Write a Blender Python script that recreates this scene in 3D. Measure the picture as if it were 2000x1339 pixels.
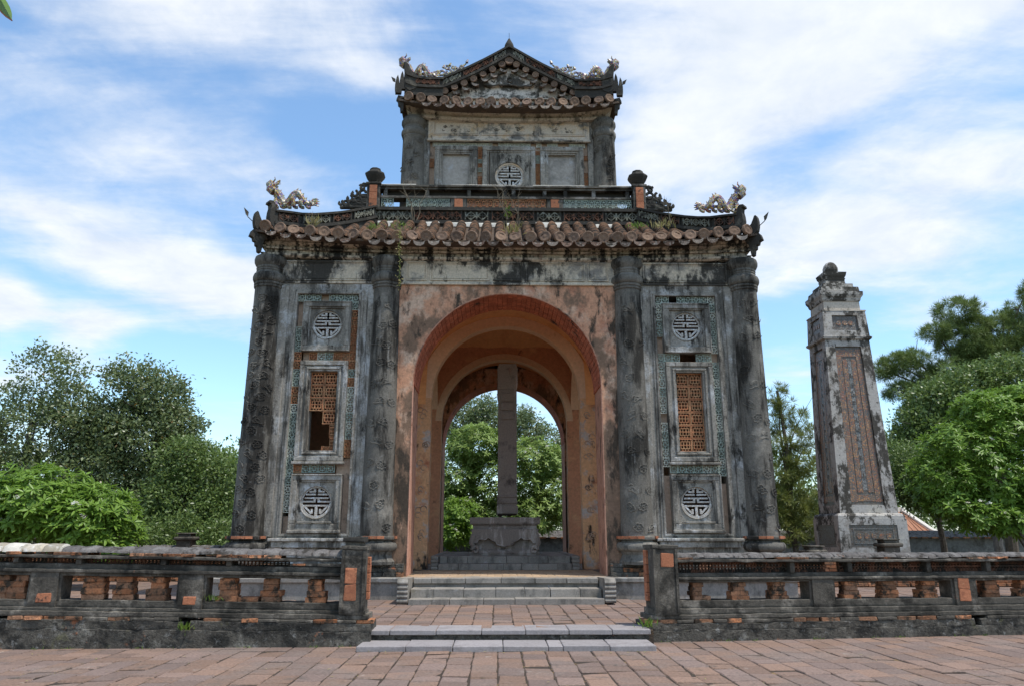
import bpy, bmesh, math, random
import numpy as np
from mathutils import Vector, Matrix, Quaternion

random.seed(7)
rng = np.random.default_rng(11)
R = math.radians
scene = bpy.context.scene
for o in list(bpy.data.objects):
    bpy.data.objects.remove(o)
COL = scene.collection

# ------------------------------------------------------------ camera
cam = bpy.data.cameras.new("camera")
cam.sensor_width = 36.0
cam.lens = 1450.0 / 2000.0 * 36.0
cam.clip_start = 0.05
cam.clip_end = 3000
camo = bpy.data.objects.new("camera", cam)
camo.location = (0, 0, 1.5)
camo.rotation_euler = (R(90 + 14.33), 0, R(-1.15))
COL.objects.link(camo)
scene.camera = camo

# ------------------------------------------------------------ sun + sky
SUN_DIR = Vector((0.36, -0.20, 1.0)).normalized()   # high, a little to the right and behind the camera
SUN_EL = math.asin(SUN_DIR.z); SUN_AZ = math.atan2(SUN_DIR.x, SUN_DIR.y)
sun = bpy.data.lights.new("sun", 'SUN')
sun.energy = 2.5
sun.angle = R(1.2)
sun.color = (1.0, 0.955, 0.88)
suno = bpy.data.objects.new("sun", sun)
sd = SUN_DIR
suno.rotation_euler = sd.to_track_quat('Z', 'Y').to_euler()
suno.location = (0, 0, 40)
COL.objects.link(suno)

world = bpy.data.worlds.new("World")
scene.world = world
world.use_nodes = True
wn, wl = world.node_tree.nodes, world.node_tree.links
wn.clear()

def wnode(t, **kw):
    n = wn.new(t)
    for k, v in kw.items():
        setattr(n, k, v)
    return n

def build_sky():
    out = wnode('ShaderNodeOutputWorld')
    sky = wnode('ShaderNodeTexSky', sky_type='NISHITA')
    sky.sun_disc = False
    sky.sun_elevation = SUN_EL
    sky.sun_rotation = SUN_AZ
    sky.air_density = 1.0
    sky.dust_density = 0.6
    sky.ozone_density = 1.6
    tint = wnode('ShaderNodeMix', data_type='RGBA', blend_type='MULTIPLY')
    tint.inputs[0].default_value = 1.0
    tint.inputs[7].default_value = SKY_TINT
    wl.new(sky.outputs[0], tint.inputs[6])
    bg_sky = wnode('ShaderNodeBackground')
    bg_sky.inputs[1].default_value = SKY_STR
    wl.new(tint.outputs[2], bg_sky.inputs[0])
    bg_cl = wnode('ShaderNodeBackground')
    bg_cl.inputs[1].default_value = 1.0
    tc = wnode('ShaderNodeTexCoord')
    sep = wnode('ShaderNodeSeparateXYZ')
    wl.new(tc.outputs['Generated'], sep.inputs[0])
    def math_(op, a, b=None, c=None):
        n = wnode('ShaderNodeMath', operation=op)
        for i, v in enumerate((a, b, c)):
            if v is None:
                continue
            if isinstance(v, (int, float)):
                n.inputs[i].default_value = v
            else:
                wl.new(v, n.inputs[i])
        return n.outputs[0]
    x, y, z = sep.outputs
    az = math_('ARCTAN2', x, y)
    el = math_('ARCSINE', z)
    ae = wnode('ShaderNodeCombineXYZ')
    wl.new(az, ae.inputs[0]); wl.new(el, ae.inputs[1])
    # cloud-layer plane coordinates
    zz = math_('MAXIMUM', z, 0.06)
    zz = math_('ADD', zz, 0.10)
    cx = math_('DIVIDE', x, zz); cy = math_('DIVIDE', y, zz)
    pl = wnode('ShaderNodeCombineXYZ')
    wl.new(cx, pl.inputs[0]); wl.new(cy, pl.inputs[1])
    def noise(src, scale, loc, rot, ns, detail, rough, dist=0.0):
        m = wnode('ShaderNodeMapping')
        m.inputs['Location'].default_value = loc
        m.inputs['Rotation'].default_value = (0, 0, rot)
        m.inputs['Scale'].default_value = scale
        wl.new(src, m.inputs[0])
        n = wnode('ShaderNodeTexNoise')
        n.inputs['Scale'].default_value = ns
        n.inputs['Detail'].default_value = detail
        n.inputs['Roughness'].default_value = rough
        n.inputs['Distortion'].default_value = dist
        wl.new(m.outputs[0], n.inputs['Vector'])
        return n.outputs[0]
    n1 = noise(pl.outputs[0], (0.55, 1.5, 1), (3.1, 0.7, 0), R(-28), 1.3, 10, 0.62, 0.7)   # drawn-out cirrus
    n2 = noise(pl.outputs[0], (1, 1, 1), (8.1, 4.2, 0), 0.3, 4.5, 6, 0.62, 0.25)           # puffs
    n3 = noise(ae.outputs[0], (1.0, 1.9, 1), (1.7, 2.3, 0), R(14), 3.2, 7, 0.60, 0.6)
    s = math_('MULTIPLY_ADD', math_('SUBTRACT', n1, 0.5), 1.45, 0.0)
    s = math_('MULTIPLY_ADD', math_('SUBTRACT', n2, 0.5), 0.45, s)
    s = math_('MULTIPLY_ADD', math_('SUBTRACT', n3, 0.5), 0.95, s)
    # broad banks and gaps of the cloud cover (azimuth, elevation in degrees)
    for (a, e, ra, re, rot, w) in CLOUD_BANKS:
        m = wnode('ShaderNodeMapping', vector_type='TEXTURE')
        m.inputs['Location'].default_value = (R(a), R(e), 0)
        m.inputs['Rotation'].default_value = (0, 0, R(rot))
        m.inputs['Scale'].default_value = (R(ra), R(re), 1)
        wl.new(ae.outputs[0], m.inputs[0])
        ln = wnode('ShaderNodeVectorMath', operation='LENGTH')
        wl.new(m.outputs[0], ln.inputs[0])
        mr = wnode('ShaderNodeMapRange', interpolation_type='SMOOTHSTEP')
        mr.inputs[1].default_value = 0.0; mr.inputs[2].default_value = 1.0
        mr.inputs[3].default_value = w; mr.inputs[4].default_value = 0.0
        wl.new(ln.outputs['Value'], mr.inputs[0])
        s = math_('ADD', s, mr.outputs[0])
    cov = wnode('ShaderNodeMapRange', interpolation_type='SMOOTHSTEP')
    cov.inputs[1].default_value = -0.22; cov.inputs[2].default_value = 0.60
    cov.inputs[3].default_value = 0.0; cov.inputs[4].default_value = 0.95
    wl.new(s, cov.inputs[0])
    # cloud body: slightly darker, bluish where thick
    cr = wnode('ShaderNodeMapRange')
    cr.inputs[1].default_value = 0.3; cr.inputs[2].default_value = 0.72
    wl.new(n2, cr.inputs[0])
    cc = wnode('ShaderNodeMix', data_type='RGBA')
    cc.inputs[6].default_value = CLOUD_DARK; cc.inputs[7].default_value = CLOUD_LIGHT
    wl.new(cr.outputs[0], cc.inputs[0])
    wl.new(cc.outputs[2], bg_cl.inputs[0])
    mx = wnode('ShaderNodeMixShader')
    wl.new(cov.outputs[0], mx.inputs[0])
    wl.new(bg_sky.outputs[0], mx.inputs[1]); wl.new(bg_cl.outputs[0], mx.inputs[2])
    wl.new(mx.outputs[0], out.inputs[0])

SKY_STR = 0.157
SKY_TINT = (0.86, 0.985, 1.0, 1)
CLOUD_LIGHT = (0.64, 0.655, 0.68, 1)
CLOUD_DARK = (0.48, 0.525, 0.59, 1)
# (azimuth, elevation, half width, half height, tilt, weight)
CLOUD_BANKS = [
    (-24, 35, 17, 7, -12, 0.30), (-12, 34, 9, 3.6, -14, 0.28), (-27, 26, 16, 6, -8, 0.16),
    (-28, 19.0, 17, 4.2, -6, 0.62), (-22, 17.5, 12, 3.0, -3, 0.42),
    (26, 36, 28, 15, -6, 1.0), (14, 26, 12, 8, 6, 0.45), (30, 21, 18, 5.5, 3, 0.62), (20, 22, 7, 3.5, 4, 0.25),
    (-35, 14.5, 4, 2.6, 0, 0.8), (-29, 13.2, 4.5, 2.6, 0, 0.7),
    (-9, 29.5, 13, 4.2, -6, -0.62), (-6, 39, 9, 4, 0, -0.25), (-17, 29, 6, 2.5, -10, -0.2),
    (-22, 12.2, 14, 2.0, -4, -0.55), (-19, 9, 7, 3.5, 0, -0.15),
    (26, 27.2, 14, 2.2, 12, -0.42), (17.5, 19, 3, 6, 0, -0.40), (24, 15.5, 9, 2.6, 0, -0.40), (36, 31, 5, 2, 10, -0.1),
    (-38, 31.5, 4, 2, 0, -0.3), (10, 33, 4, 5, 0, -0.2), (0, 18, 50, 6, 0, 0.05),
]
build_sky()

scene.view_settings.view_transform = 'Standard'
scene.view_settings.look = 'None'
scene.view_settings.gamma = 1.0
scene.view_settings.exposure = 0.72
scene.view_settings.use_curve_mapping = False
scene.render.engine = 'CYCLES'
scene.cycles.use_denoising = True
scene.cycles.max_bounces = 10
scene.cycles.diffuse_bounces = 6
scene.cycles.transparent_max_bounces = 8
scene.cycles.caustics_reflective = False
scene.cycles.caustics_refractive = False
scene.cycles.use_adaptive_sampling = True
world.cycles.sampling_method = 'MANUAL'
world.cycles.sample_map_resolution = 1024

# ------------------------------------------------------------ helpers
def link(o, parent=None):
    COL.objects.link(o)
    if parent is not None:
        o.parent = parent
    return o

def tag(o, label=None, cat=None, group=None, kind=None):
    if label: o['label'] = label
    if cat: o['category'] = cat
    if group: o['group'] = group
    if kind: o['kind'] = kind
    return o

def empty(name, loc, label=None, cat=None, group=None, rz=0.0):
    o = bpy.data.objects.new(name, None)
    o.empty_display_size = 0.2
    o.location = loc
    o.rotation_euler = (0, 0, rz)
    COL.objects.link(o)
    return tag(o, label, cat, group)

class MB:
    """collects geometry for one mesh"""
    def __init__(s):
        s.v, s.f, s.m = [], [], []
    def add(s, verts, faces, mi=0):
        b = len(s.v)
        s.v += [tuple(p) for p in verts]
        s.f += [tuple(b + i for i in f) for f in faces]
        s.m += [mi] * len(faces)
        return s
    def box(s, x0, x1, y0, y1, z0, z1, mi=0, c=0.0):
        if x1 < x0: x0, x1 = x1, x0
        if y1 < y0: y0, y1 = y1, y0
        if z1 < z0: z0, z1 = z1, z0
        if c <= 0:
            v = [(x0,y0,z0),(x1,y0,z0),(x1,y1,z0),(x0,y1,z0),(x0,y0,z1),(x1,y0,z1),(x1,y1,z1),(x0,y1,z1)]
            f = [(0,3,2,1),(4,5,6,7),(0,1,5,4),(1,2,6,5),(2,3,7,6),(3,0,4,7)]
            return s.add(v, f, mi)
        c = min(c, (x1-x0)*.45, (y1-y0)*.45, (z1-z0)*.45)
        v, idx = [], {}
        X, Y, Z = (x0, x1), (y0, y1), (z0, z1)
        for i in (0,1):
            for j in (0,1):
                for k in (0,1):
                    sx, sy, sz = (1-2*i)*c, (1-2*j)*c, (1-2*k)*c
                    idx[i,j,k] = (len(v), len(v)+1, len(v)+2)
                    v += [(X[i], Y[j]+sy, Z[k]+sz), (X[i]+sx, Y[j], Z[k]+sz), (X[i]+sx, Y[j]+sy, Z[k])]
        f = []
        def q(a):
            f.append(tuple(a))
        I = idx
        q([I[0,0,0][0],I[0,0,1][0],I[0,1,1][0],I[0,1,0][0]]); q([I[1,0,0][0],I[1,1,0][0],I[1,1,1][0],I[1,0,1][0]])
        q([I[0,0,0][1],I[1,0,0][1],I[1,0,1][1],I[0,0,1][1]]); q([I[0,1,0][1],I[0,1,1][1],I[1,1,1][1],I[1,1,0][1]])
        q([I[0,0,0][2],I[0,1,0][2],I[1,1,0][2],I[1,0,0][2]]); q([I[0,0,1][2],I[1,0,1][2],I[1,1,1][2],I[0,1,1][2]])
        for j in (0,1):
            for k in (0,1):
                q([I[0,j,k][1],I[1,j,k][1],I[1,j,k][2],I[0,j,k][2]])
        for i in (0,1):
            for k in (0,1):
                q([I[i,0,k][0],I[i,1,k][0],I[i,1,k][2],I[i,0,k][2]])
        for i in (0,1):
            for j in (0,1):
                q([I[i,j,0][0],I[i,j,1][0],I[i,j,1][1],I[i,j,0][1]])
        for t in idx.values():
            q(t)
        return s.add(v, f, mi)
    def bar(s, p, q, w, h, up=(0,-1,0), mi=0):
        """rectangular bar from p to q; w across, h along 'up'"""
        p, q, up = Vector(p), Vector(q), Vector(up)
        d = (q - p).normalized()
        a = d.cross(up)
        if a.length < 1e-6: a = d.orthogonal()
        a = a.normalized() * (w/2)
        b = a.cross(d).normalized() * (h/2)
        v = []
        for e in (p, q):
            v += [e-a-b, e+a-b, e+a+b, e-a+b]
        f = [(0,1,2,3),(4,7,6,5),(0,4,5,1),(1,5,6,2),(2,6,7,3),(3,7,4,0)]
        return s.add(v, f, mi)
    def tube(s, path, rad, n=6, mi=0, cap=True):
        path = [Vector(p) for p in path]
        m = len(path)
        if not hasattr(rad, '__len__'): rad = [rad]*m
        v, f = [], []
        prev = None
        for i, p in enumerate(path):
            t = (path[min(i+1, m-1)] - path[max(i-1, 0)])
            if t.length < 1e-9: t = Vector((0,0,1))
            t.normalize()
            if prev is None:
                a = t.orthogonal().normalized()
            else:
                a = (prev - t*prev.dot(t))
                a = a.normalized() if a.length > 1e-6 else t.orthogonal().normalized()
            prev = a
            b = t.cross(a)
            for k in range(n):
                an = 2*math.pi*k/n
                v.append(p + (a*math.cos(an) + b*math.sin(an))*rad[i])
        for i in range(m-1):
            for k in range(n):
                k2 = (k+1) % n
                f.append((i*n+k, i*n+k2, (i+1)*n+k2, (i+1)*n+k))
        if cap:
            f.append(tuple(range(n))[::-1]); f.append(tuple((m-1)*n+k for k in range(n)))
        return s.add(v, f, mi)
    def lathe(s, prof, cx=0, cy=0, n=28, mi=0, jit=0.0):
        v, f = [], []
        for (r, z) in prof:
            for k in range(n):
                a = 2*math.pi*k/n
                rr = r*(1 + random.uniform(-jit, jit))
                v.append((cx + rr*math.cos(a), cy + rr*math.sin(a), z))
        for i in range(len(prof)-1):
            for k in range(n):
                k2 = (k+1) % n
                f.append((i*n+k, i*n+k2, (i+1)*n+k2, (i+1)*n+k))
        f.append(tuple(range(n))[::-1]); f.append(tuple((len(prof)-1)*n+k for k in range(n)))
        return s.add(v, f, mi)
    def poly(s, pts, d, mi=0):
        """closed outline (3-D points) extruded by vector d"""
        pts = [Vector(p) for p in pts]; d = Vector(d); n = len(pts)
        v = pts + [p+d for p in pts]
        f = [tuple(range(n))[::-1], tuple(range(n, 2*n))]
        f += [(i, (i+1) % n, n+(i+1) % n, n+i) for i in range(n)]
        return s.add(v, f, mi)
    def xf(s, M, start=0):
        for i in range(start, len(s.v)):
            s.v[i] = tuple(M @ Vector(s.v[i]))
        return s
    def mesh(s, name, mats, smooth=False, fix=True):
        me = bpy.data.meshes.new(name)
        me.from_pydata(s.v, [], s.f)
        if not isinstance(mats, (list, tuple)): mats = [mats]
        for m in mats: me.materials.append(m)
        if len(mats) > 1:
            me.polygons.foreach_set('material_index', s.m)
        if fix:
            bm = bmesh.new(); bm.from_mesh(me)
            bmesh.ops.recalc_face_normals(bm, faces=bm.faces)
            bm.to_mesh(me); bm.free()
        if smooth:
            me.polygons.foreach_set('use_smooth', [True]*len(me.polygons))
            try:
                me.set_sharp_from_angle(angle=R(38))
            except Exception:
                pass
        me.update()
        return me
    def build(s, name, mats, parent=None, smooth=False, loc=(0,0,0), rot=(0,0,0), fix=True):
        o = bpy.data.objects.new(name, s.mesh(name, mats, smooth, fix))
        o.location = loc; o.rotation_euler = rot
        return link(o, parent)

def inst(name, mesh, parent=None, loc=(0,0,0), rot=(0,0,0), sc=(1,1,1)):
    o = bpy.data.objects.new(name, mesh)
    o.location = loc; o.rotation_euler = rot; o.scale = sc
    return link(o, parent)

def roughen(o, amt, seed=0, scale=6.0):
    """small uneven displacement of a mesh so that no edge is dead straight"""
    from mathutils import noise
    for v in o.data.vertices:
        p = v.co*scale + Vector((seed*3.1, seed*1.7, 0))
        v.co += Vector((noise.noise(p), noise.noise(p+Vector((9,2,4))), noise.noise(p+Vector((3,8,1)))))*amt
    o.data.update()

def sweep_rect(mb, prof, hx, hy, c, dz=None, n=24, mi=0, sides=(0,1,2,3)):
    """profile [(out, z)] swept round a rectangle with mitred corners; dz(t in -1..1)"""
    cx, cy = c
    cor = [(-1,-1),(1,-1),(1,1),(-1,1)]
    for sidx in sides:
        a, b = cor[sidx], cor[(sidx+1) % 4]
        v, f = [], []
        m = len(prof)
        for i in range(n+1):
            t = i/n
            # denser toward the ends
            t = 0.5 - 0.5*math.cos(math.pi*t)
            sx = a[0] + (b[0]-a[0])*t; sy = a[1] + (b[1]-a[1])*t
            d = dz(2*t-1) if dz else 0.0
            for (o, z) in prof:
                v.append((cx + sx*(hx+o), cy + sy*(hy+o), z + d))
        for i in range(n):
            for k in range(m-1):
                f.append((i*m+k, (i+1)*m+k, (i+1)*m+k+1, i*m+k+1))
        mb.add(v, f, mi)
    return mb
# ------------------------------------------------------------ materials
def warm(c):
    """old lime and stone greys are a little brownish"""
    if max(c[:3])-min(c[:3]) < 0.02: return (c[0]*1.09, c[1]*1.0, c[2]*0.86)
    return c
def mat(name, base, layers=(), rough=0.9, var=0.14, bump=0.35, bsc=26.0, isl=0.0, islc=None, coord='pos', spec=0.25, bdist=0.02):
    m = bpy.data.materials.new(name)
    base = warm(base)
    m.use_nodes = True
    nt = m.node_tree; N, L = nt.nodes, nt.links
    N.clear()
    out = N.new('ShaderNodeOutputMaterial')
    bs = N.new('ShaderNodeBsdfPrincipled')
    bs.inputs['Roughness'].default_value = rough
    bs.inputs['Specular IOR Level'].default_value = spec
    L.new(bs.outputs[0], out.inputs[0])
    geo = N.new('ShaderNodeNewGeometry')
    if coord == 'pos':
        src = geo.outputs['Position']
    else:
        src = N.new('ShaderNodeTexCoord').outputs['Object']
    oi = N.new('ShaderNodeObjectInfo')
    def noise(scale, detail=5, st=(1,1,1), dist=0.0, off=0.0, rgh=0.58):
        mp = N.new('ShaderNodeMapping')
        mp.inputs['Scale'].default_value = st
        mp.inputs['Location'].default_value = (off, off*1.7, off*0.6)
        L.new(src, mp.inputs[0])
        n = N.new('ShaderNodeTexNoise')
        n.inputs['Scale'].default_value = scale
        n.inputs['Detail'].default_value = detail
        n.inputs['Roughness'].default_value = rgh
        n.inputs['Distortion'].default_value = dist
        L.new(mp.outputs[0], n.inputs['Vector'])
        return n.outputs[0]
    def mix(fac, a, b, blend='MIX'):
        x = N.new('ShaderNodeMix'); x.data_type = 'RGBA'; x.blend_type = blend
        for sock, v in ((x.inputs[0], fac), (x.inputs[6], a), (x.inputs[7], b)):
            if isinstance(v, (int, float)): sock.default_value = v
            elif isinstance(v, tuple): sock.default_value = (*v[:3], 1)
            else: L.new(v, sock)
        return x.outputs[2]
    def mrange(v, lo, hi, a=0.0, b=1.0, smooth=True):
        r = N.new('ShaderNodeMapRange')
        if smooth: r.interpolation_type = 'SMOOTHSTEP'
        r.inputs[1].default_value = lo; r.inputs[2].default_value = hi
        r.inputs[3].default_value = a; r.inputs[4].default_value = b
        L.new(v, r.inputs[0])
        return r.outputs[0]
    col = base
    if isl > 0 or islc is not None:
        ad = N.new('ShaderNodeMath'); ad.operation = 'ADD'
        L.new(geo.outputs['Random Per Island'], ad.inputs[0]); L.new(oi.outputs['Random'], ad.inputs[1])
        fr = N.new('ShaderNodeMath'); fr.operation = 'FRACT'
        L.new(ad.outputs[0], fr.inputs[0])
        rnd = fr.outputs[0]
        if islc is not None:
            col = mix(mrange(rnd, 0.15, 0.9), base, islc)
            mu = N.new('ShaderNodeMath'); mu.operation = 'MULTIPLY'; mu.inputs[1].default_value = 7.31
            L.new(rnd, mu.inputs[0])
            f2 = N.new('ShaderNodeMath'); f2.operation = 'FRACT'; L.new(mu.outputs[0], f2.inputs[0])
            rnd = f2.outputs[0]
        if isl > 0:
            g = mrange(rnd, 0, 1, 1-isl, 1+isl, False)
            cc = N.new('ShaderNodeCombineColor')
            for i in range(3): L.new(g, cc.inputs[i])
            col = mix(1.0, col, cc.outputs[0], 'MULTIPLY')
    for i, l in enumerate(layers):
        n = noise(l.get('s', 2), l.get('d', 6), l.get('st', (1,1,1)), l.get('dist', 0.08), off=3.7*i+1.3+l.get('off', 0), rgh=l.get('r', 0.68))
        lo, hi = l['t']
        if 'zr' in l:      # damp and dirt creeping up from the foot of the wall
            z0, z1, am = l['zr']
            sx = N.new('ShaderNodeSeparateXYZ'); L.new(src, sx.inputs[0])
            ad2 = N.new('ShaderNodeMath'); ad2.operation = 'ADD'
            L.new(n, ad2.inputs[0]); L.new(mrange(sx.outputs[2], z0, z1, am, 0.0), ad2.inputs[1]); n = ad2.outputs[0]
        col = mix(mrange(n, lo, hi, 0, l.get('op', 1.0)), col, warm(l['c']))
    if var > 0:
        n = noise(bsc*0.7, 4, off=5.5)
        g = mrange(n, 0.3, 0.7, 1-var, 1+var, False)
        cc = N.new('ShaderNodeCombineColor')
        for i in range(3): L.new(g, cc.inputs[i])
        col = mix(1.0, col, cc.outputs[0], 'MULTIPLY')
    if isinstance(col, tuple): bs.inputs['Base Color'].default_value = (*col[:3], 1)
    else: L.new(col, bs.inputs['Base Color'])
    if bump > 0:
        b = N.new('ShaderNodeBump'); b.inputs['Strength'].default_value = bump; b.inputs['Distance'].default_value = bdist
        L.new(noise(bsc, 6, off=2.2, rgh=0.65), b.inputs['Height'])
        L.new(b.outputs[0], bs.inputs['Normal'])
    return m

def leafmat(name, c1, c2, trans=0.35, rough=0.45, spec=0.3, c3=None):
    m = bpy.data.materials.new(name)
    m.use_nodes = True
    nt = m.node_tree; N, L = nt.nodes, nt.links
    N.clear()
    out = N.new('ShaderNodeOutputMaterial')
    bs = N.new('ShaderNodeBsdfPrincipled')
    bs.inputs['Roughness'].default_value = rough
    bs.inputs['Specular IOR Level'].default_value = spec
    tr = N.new('ShaderNodeBsdfTranslucent')
    ms = N.new('ShaderNodeMixShader'); ms.inputs[0].default_value = trans
    geo = N.new('ShaderNodeNewGeometry'); oi = N.new('ShaderNodeObjectInfo')
    ad = N.new('ShaderNodeMath'); ad.operation = 'ADD'
    L.new(geo.outputs['Random Per Island'], ad.inputs[0]); L.new(oi.outputs['Random'], ad.inputs[1])
    fr = N.new('ShaderNodeMath'); fr.operation = 'FRACT'; L.new(ad.outputs[0], fr.inputs[0])
    rp = N.new('ShaderNodeValToRGB')
    rp.color_ramp.elements[0].color = (*c1, 1); rp.color_ramp.elements[1].color = (*c2, 1)
    if c3 is not None:
        e = rp.color_ramp.elements.new(0.965); e.color = (*c2, 1)
        rp.color_ramp.elements[-1].color = (*c3, 1)
    L.new(fr.outputs[0], rp.inputs[0])
    L.new(rp.outputs[0], bs.inputs['Base Color']); L.new(rp.outputs[0], tr.inputs[0])
    L.new(bs.outputs[0], ms.inputs[1]); L.new(tr.outputs[0], ms.inputs[2]); L.new(ms.outputs[0], out.inputs[0])
    return m

def Ly(c, s, lo, hi, **k):
    return dict(c=c, s=s, t=(lo, hi), **k)

BLACK = (0.025, 0.025, 0.026)
GREYD = (0.075, 0.075, 0.078)
GREYM = (0.17, 0.17, 0.175)
PALE = (0.50, 0.47, 0.43)
LICHEN = (0.46, 0.46, 0.43)

MT = {}
# weathered dark-grey lime plaster of the facade
MT['plaster'] = mat('grey_plaster', (0.255,0.25,0.245), [
    Ly((0.46,0.45,0.435), 1.5, 0.50, 0.66, d=8), Ly((0.10,0.098,0.096), 1.3, 0.47, 0.61, st=(1.7,1.7,0.45), d=9),
    Ly((0.035,0.034,0.033), 2.6, 0.53, 0.65, st=(1.4,1.4,0.6), d=10, r=0.7), Ly((0.42,0.40,0.37), 7, 0.60, 0.72, op=0.65, d=8), Ly((0.04,0.038,0.036), 2.2, 0.56, 0.66, st=(5,5,.3), d=8, op=.75), Ly((0.50,0.48,0.44), 2.4, 0.62, 0.72, st=(5,5,.35), d=8, op=.6), Ly((0.05,0.048,0.045), 16, 0.60, 0.70, op=0.6)], var=0.25, bump=0.5, bsc=34)
MT['column'] = mat('dark_column_plaster', (0.13,0.128,0.126), [
    Ly((0.25,0.245,0.24), 1.2, 0.50, 0.70, d=8), Ly((0.026,0.025,0.024), 1.2, 0.455, 0.585, st=(1.7,1.7,0.42), d=10),
    Ly((0.26,0.25,0.24), 7, 0.58, 0.74, op=0.5, d=8), Ly((0.30,0.29,0.27), 2.4, 0.60, 0.72, st=(4,4,.35), d=8, op=.6), Ly((0.04,0.039,0.038), 15, 0.60, 0.72, op=0.5), Ly(LICHEN, 1.8, 0.665, 0.70, st=(3.2,3.2,0.6), d=10, r=0.78, op=0.9),
    Ly(LICHEN, 13, 0.70, 0.74, op=0.75)], var=0.2, bump=0.4, bsc=36)
MT['black'] = mat('blackened_mortar', (0.04,0.039,0.038), [
    Ly((0.115,0.11,0.10), 4, 0.52, 0.70, d=8), Ly((0.16,0.15,0.14), 12, 0.62, 0.75, op=0.6)], var=0.25, bump=0.5, bsc=40)
MT['cream'] = mat('stained_cream_plaster', (0.52,0.45,0.37), [
    Ly((0.42,0.30,0.20), 1.7, 0.52, 0.72, op=0.6), Ly((0.12,0.115,0.11), 1.3, 0.485, 0.60, st=(1.5,1.5,0.7), d=9),
    Ly(BLACK, 2.4, 0.55, 0.66, st=(1.8,1.8,0.4), d=9), Ly((0.20,0.19,0.18), 7, 0.58, 0.72, op=0.7)], var=0.2, bump=0.4, bsc=30)
MT['frieze'] = mat('frieze_plaster', (0.58,0.49,0.375), [
    Ly((0.27,0.245,0.215), 1.6, 0.48, 0.60, d=9), Ly((0.05,0.049,0.048), 0.95, 0.49, 0.57, st=(1.3,1.3,0.7), d=10), Ly((0.62,0.57,0.48), 6, 0.58, 0.70, op=.6, d=8), Ly((0.04,0.039,0.037), 2.4, 0.58, 0.66, st=(4.5,4.5,.4), d=8, op=.8),
    Ly((0.5,0.33,0.15), 3.2, 0.64, 0.78, op=0.4)], var=0.2, bump=0.35, bsc=30)
MT['painted'] = mat('faded_painted_plaster', (0.62,0.53,0.44), [
    Ly((0.56,0.36,0.16), 2.2, 0.48, 0.66, op=0.7), Ly((0.20,0.185,0.17), 2.0, 0.48, 0.60, d=9), Ly(BLACK, 5, 0.58, 0.68, op=0.8), Ly((0.7,0.66,0.6), 8, .58, .7, op=.6)],
    var=0.15, bump=0.35, bsc=40)
MT['pediment'] = mat('pediment_plaster', (0.62,0.55,0.48), [
    Ly((0.085,0.085,0.085), 2.1, 0.47, 0.56, d=9), Ly((0.50,0.34,0.26), 4, 0.62, 0.72, op=0.5), Ly(BLACK, 5, 0.56, 0.66)], var=0.2, bump=0.4, bsc=34)
MT['cornice'] = mat('cornice_plaster', (0.56,0.475,0.375), [
    Ly((0.30,0.26,0.225), 1.6, 0.47, 0.66), Ly((0.36,0.17,0.12), 2.3, 0.62, 0.70, op=0.6),
    Ly(BLACK, 1.9, 0.46, 0.57, st=(2.4,2.4,0.35), d=10), Ly((0.04,0.036,0.033), 6, 0.52, 0.64, st=(1.8,1.8,0.3), op=.85), Ly((0.58,0.52,0.42), 5, .58,.68, op=.6)], var=0.22, bump=0.45, bsc=30)
# salmon / terracotta wash round the arch
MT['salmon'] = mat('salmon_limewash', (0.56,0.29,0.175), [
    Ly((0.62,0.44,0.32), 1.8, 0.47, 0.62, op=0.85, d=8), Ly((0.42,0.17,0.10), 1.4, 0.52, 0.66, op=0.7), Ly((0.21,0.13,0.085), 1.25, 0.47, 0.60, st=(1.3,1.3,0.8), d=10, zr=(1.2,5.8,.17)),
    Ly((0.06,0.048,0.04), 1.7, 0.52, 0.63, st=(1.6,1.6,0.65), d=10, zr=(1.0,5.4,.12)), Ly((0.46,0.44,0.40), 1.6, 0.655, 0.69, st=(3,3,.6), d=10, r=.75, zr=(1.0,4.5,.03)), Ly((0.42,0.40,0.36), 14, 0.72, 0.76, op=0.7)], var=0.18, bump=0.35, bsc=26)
MT['archbrick'] = mat('arch_brick_red', (0.50,0.165,0.095), [
    Ly((0.36,0.12,0.07), 2.5, 0.46, 0.62), Ly((0.07,0.045,0.035), 1.5, 0.56, 0.64, d=9), Ly((0.55,0.30,0.2), 4, 0.58, 0.7, op=.5)], var=0.2, bump=0.3, bsc=30, isl=0.18)
MT['jamb'] = mat('arch_edge_wash', (0.52,0.28,0.195), [
    Ly((0.36,0.165,0.10), 3, 0.48, 0.66), Ly((0.10,0.07,0.055), 2.4, 0.54, 0.66, st=(1,1,.6), d=9)], var=0.15, bump=0.25, bsc=26)
MT['ochre'] = mat('worn_ochre_wash', (0.68,0.40,0.22), [
    Ly((0.50,0.46,0.43), 2.0, 0.52, 0.64, d=8), Ly((0.46,0.18,0.10), 1.6, 0.54, 0.70), Ly((0.06,0.05,0.045), 1.5, 0.60, 0.68, st=(1.5,1.5,0.7), d=9, zr=(.6,1.7,.12)),
    Ly((0.34,0.35,0.40), 4.5, 0.62, 0.67, dist=2.0, op=0.7)], var=0.15, bump=0.3, bsc=26)
MT['vault'] = mat('vault_orange_wash', (0.74,0.37,0.155), [
    Ly((0.62,0.27,0.11), 1.4, 0.50, 0.72), Ly((0.55,0.28,0.12), 5, 0.60, 0.8, op=0.5)], var=0.1, bump=0.2, bsc=18)
MT['archband'] = mat('pale_arch_band', (0.74,0.49,0.32), [
    Ly((0.45,0.24,0.14), 2.5, 0.58, 0.75, op=0.7)], var=0.1, bump=0.2, bsc=18)
MT['redwall'] = mat('brown_red_wash', (0.58,0.27,0.15), [
    Ly((0.66,0.36,0.19), 1.5, 0.52, 0.7), Ly((0.06,0.045,0.04), 2.0, 0.60, 0.72)], var=0.15, bump=0.25, bsc=22)
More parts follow.
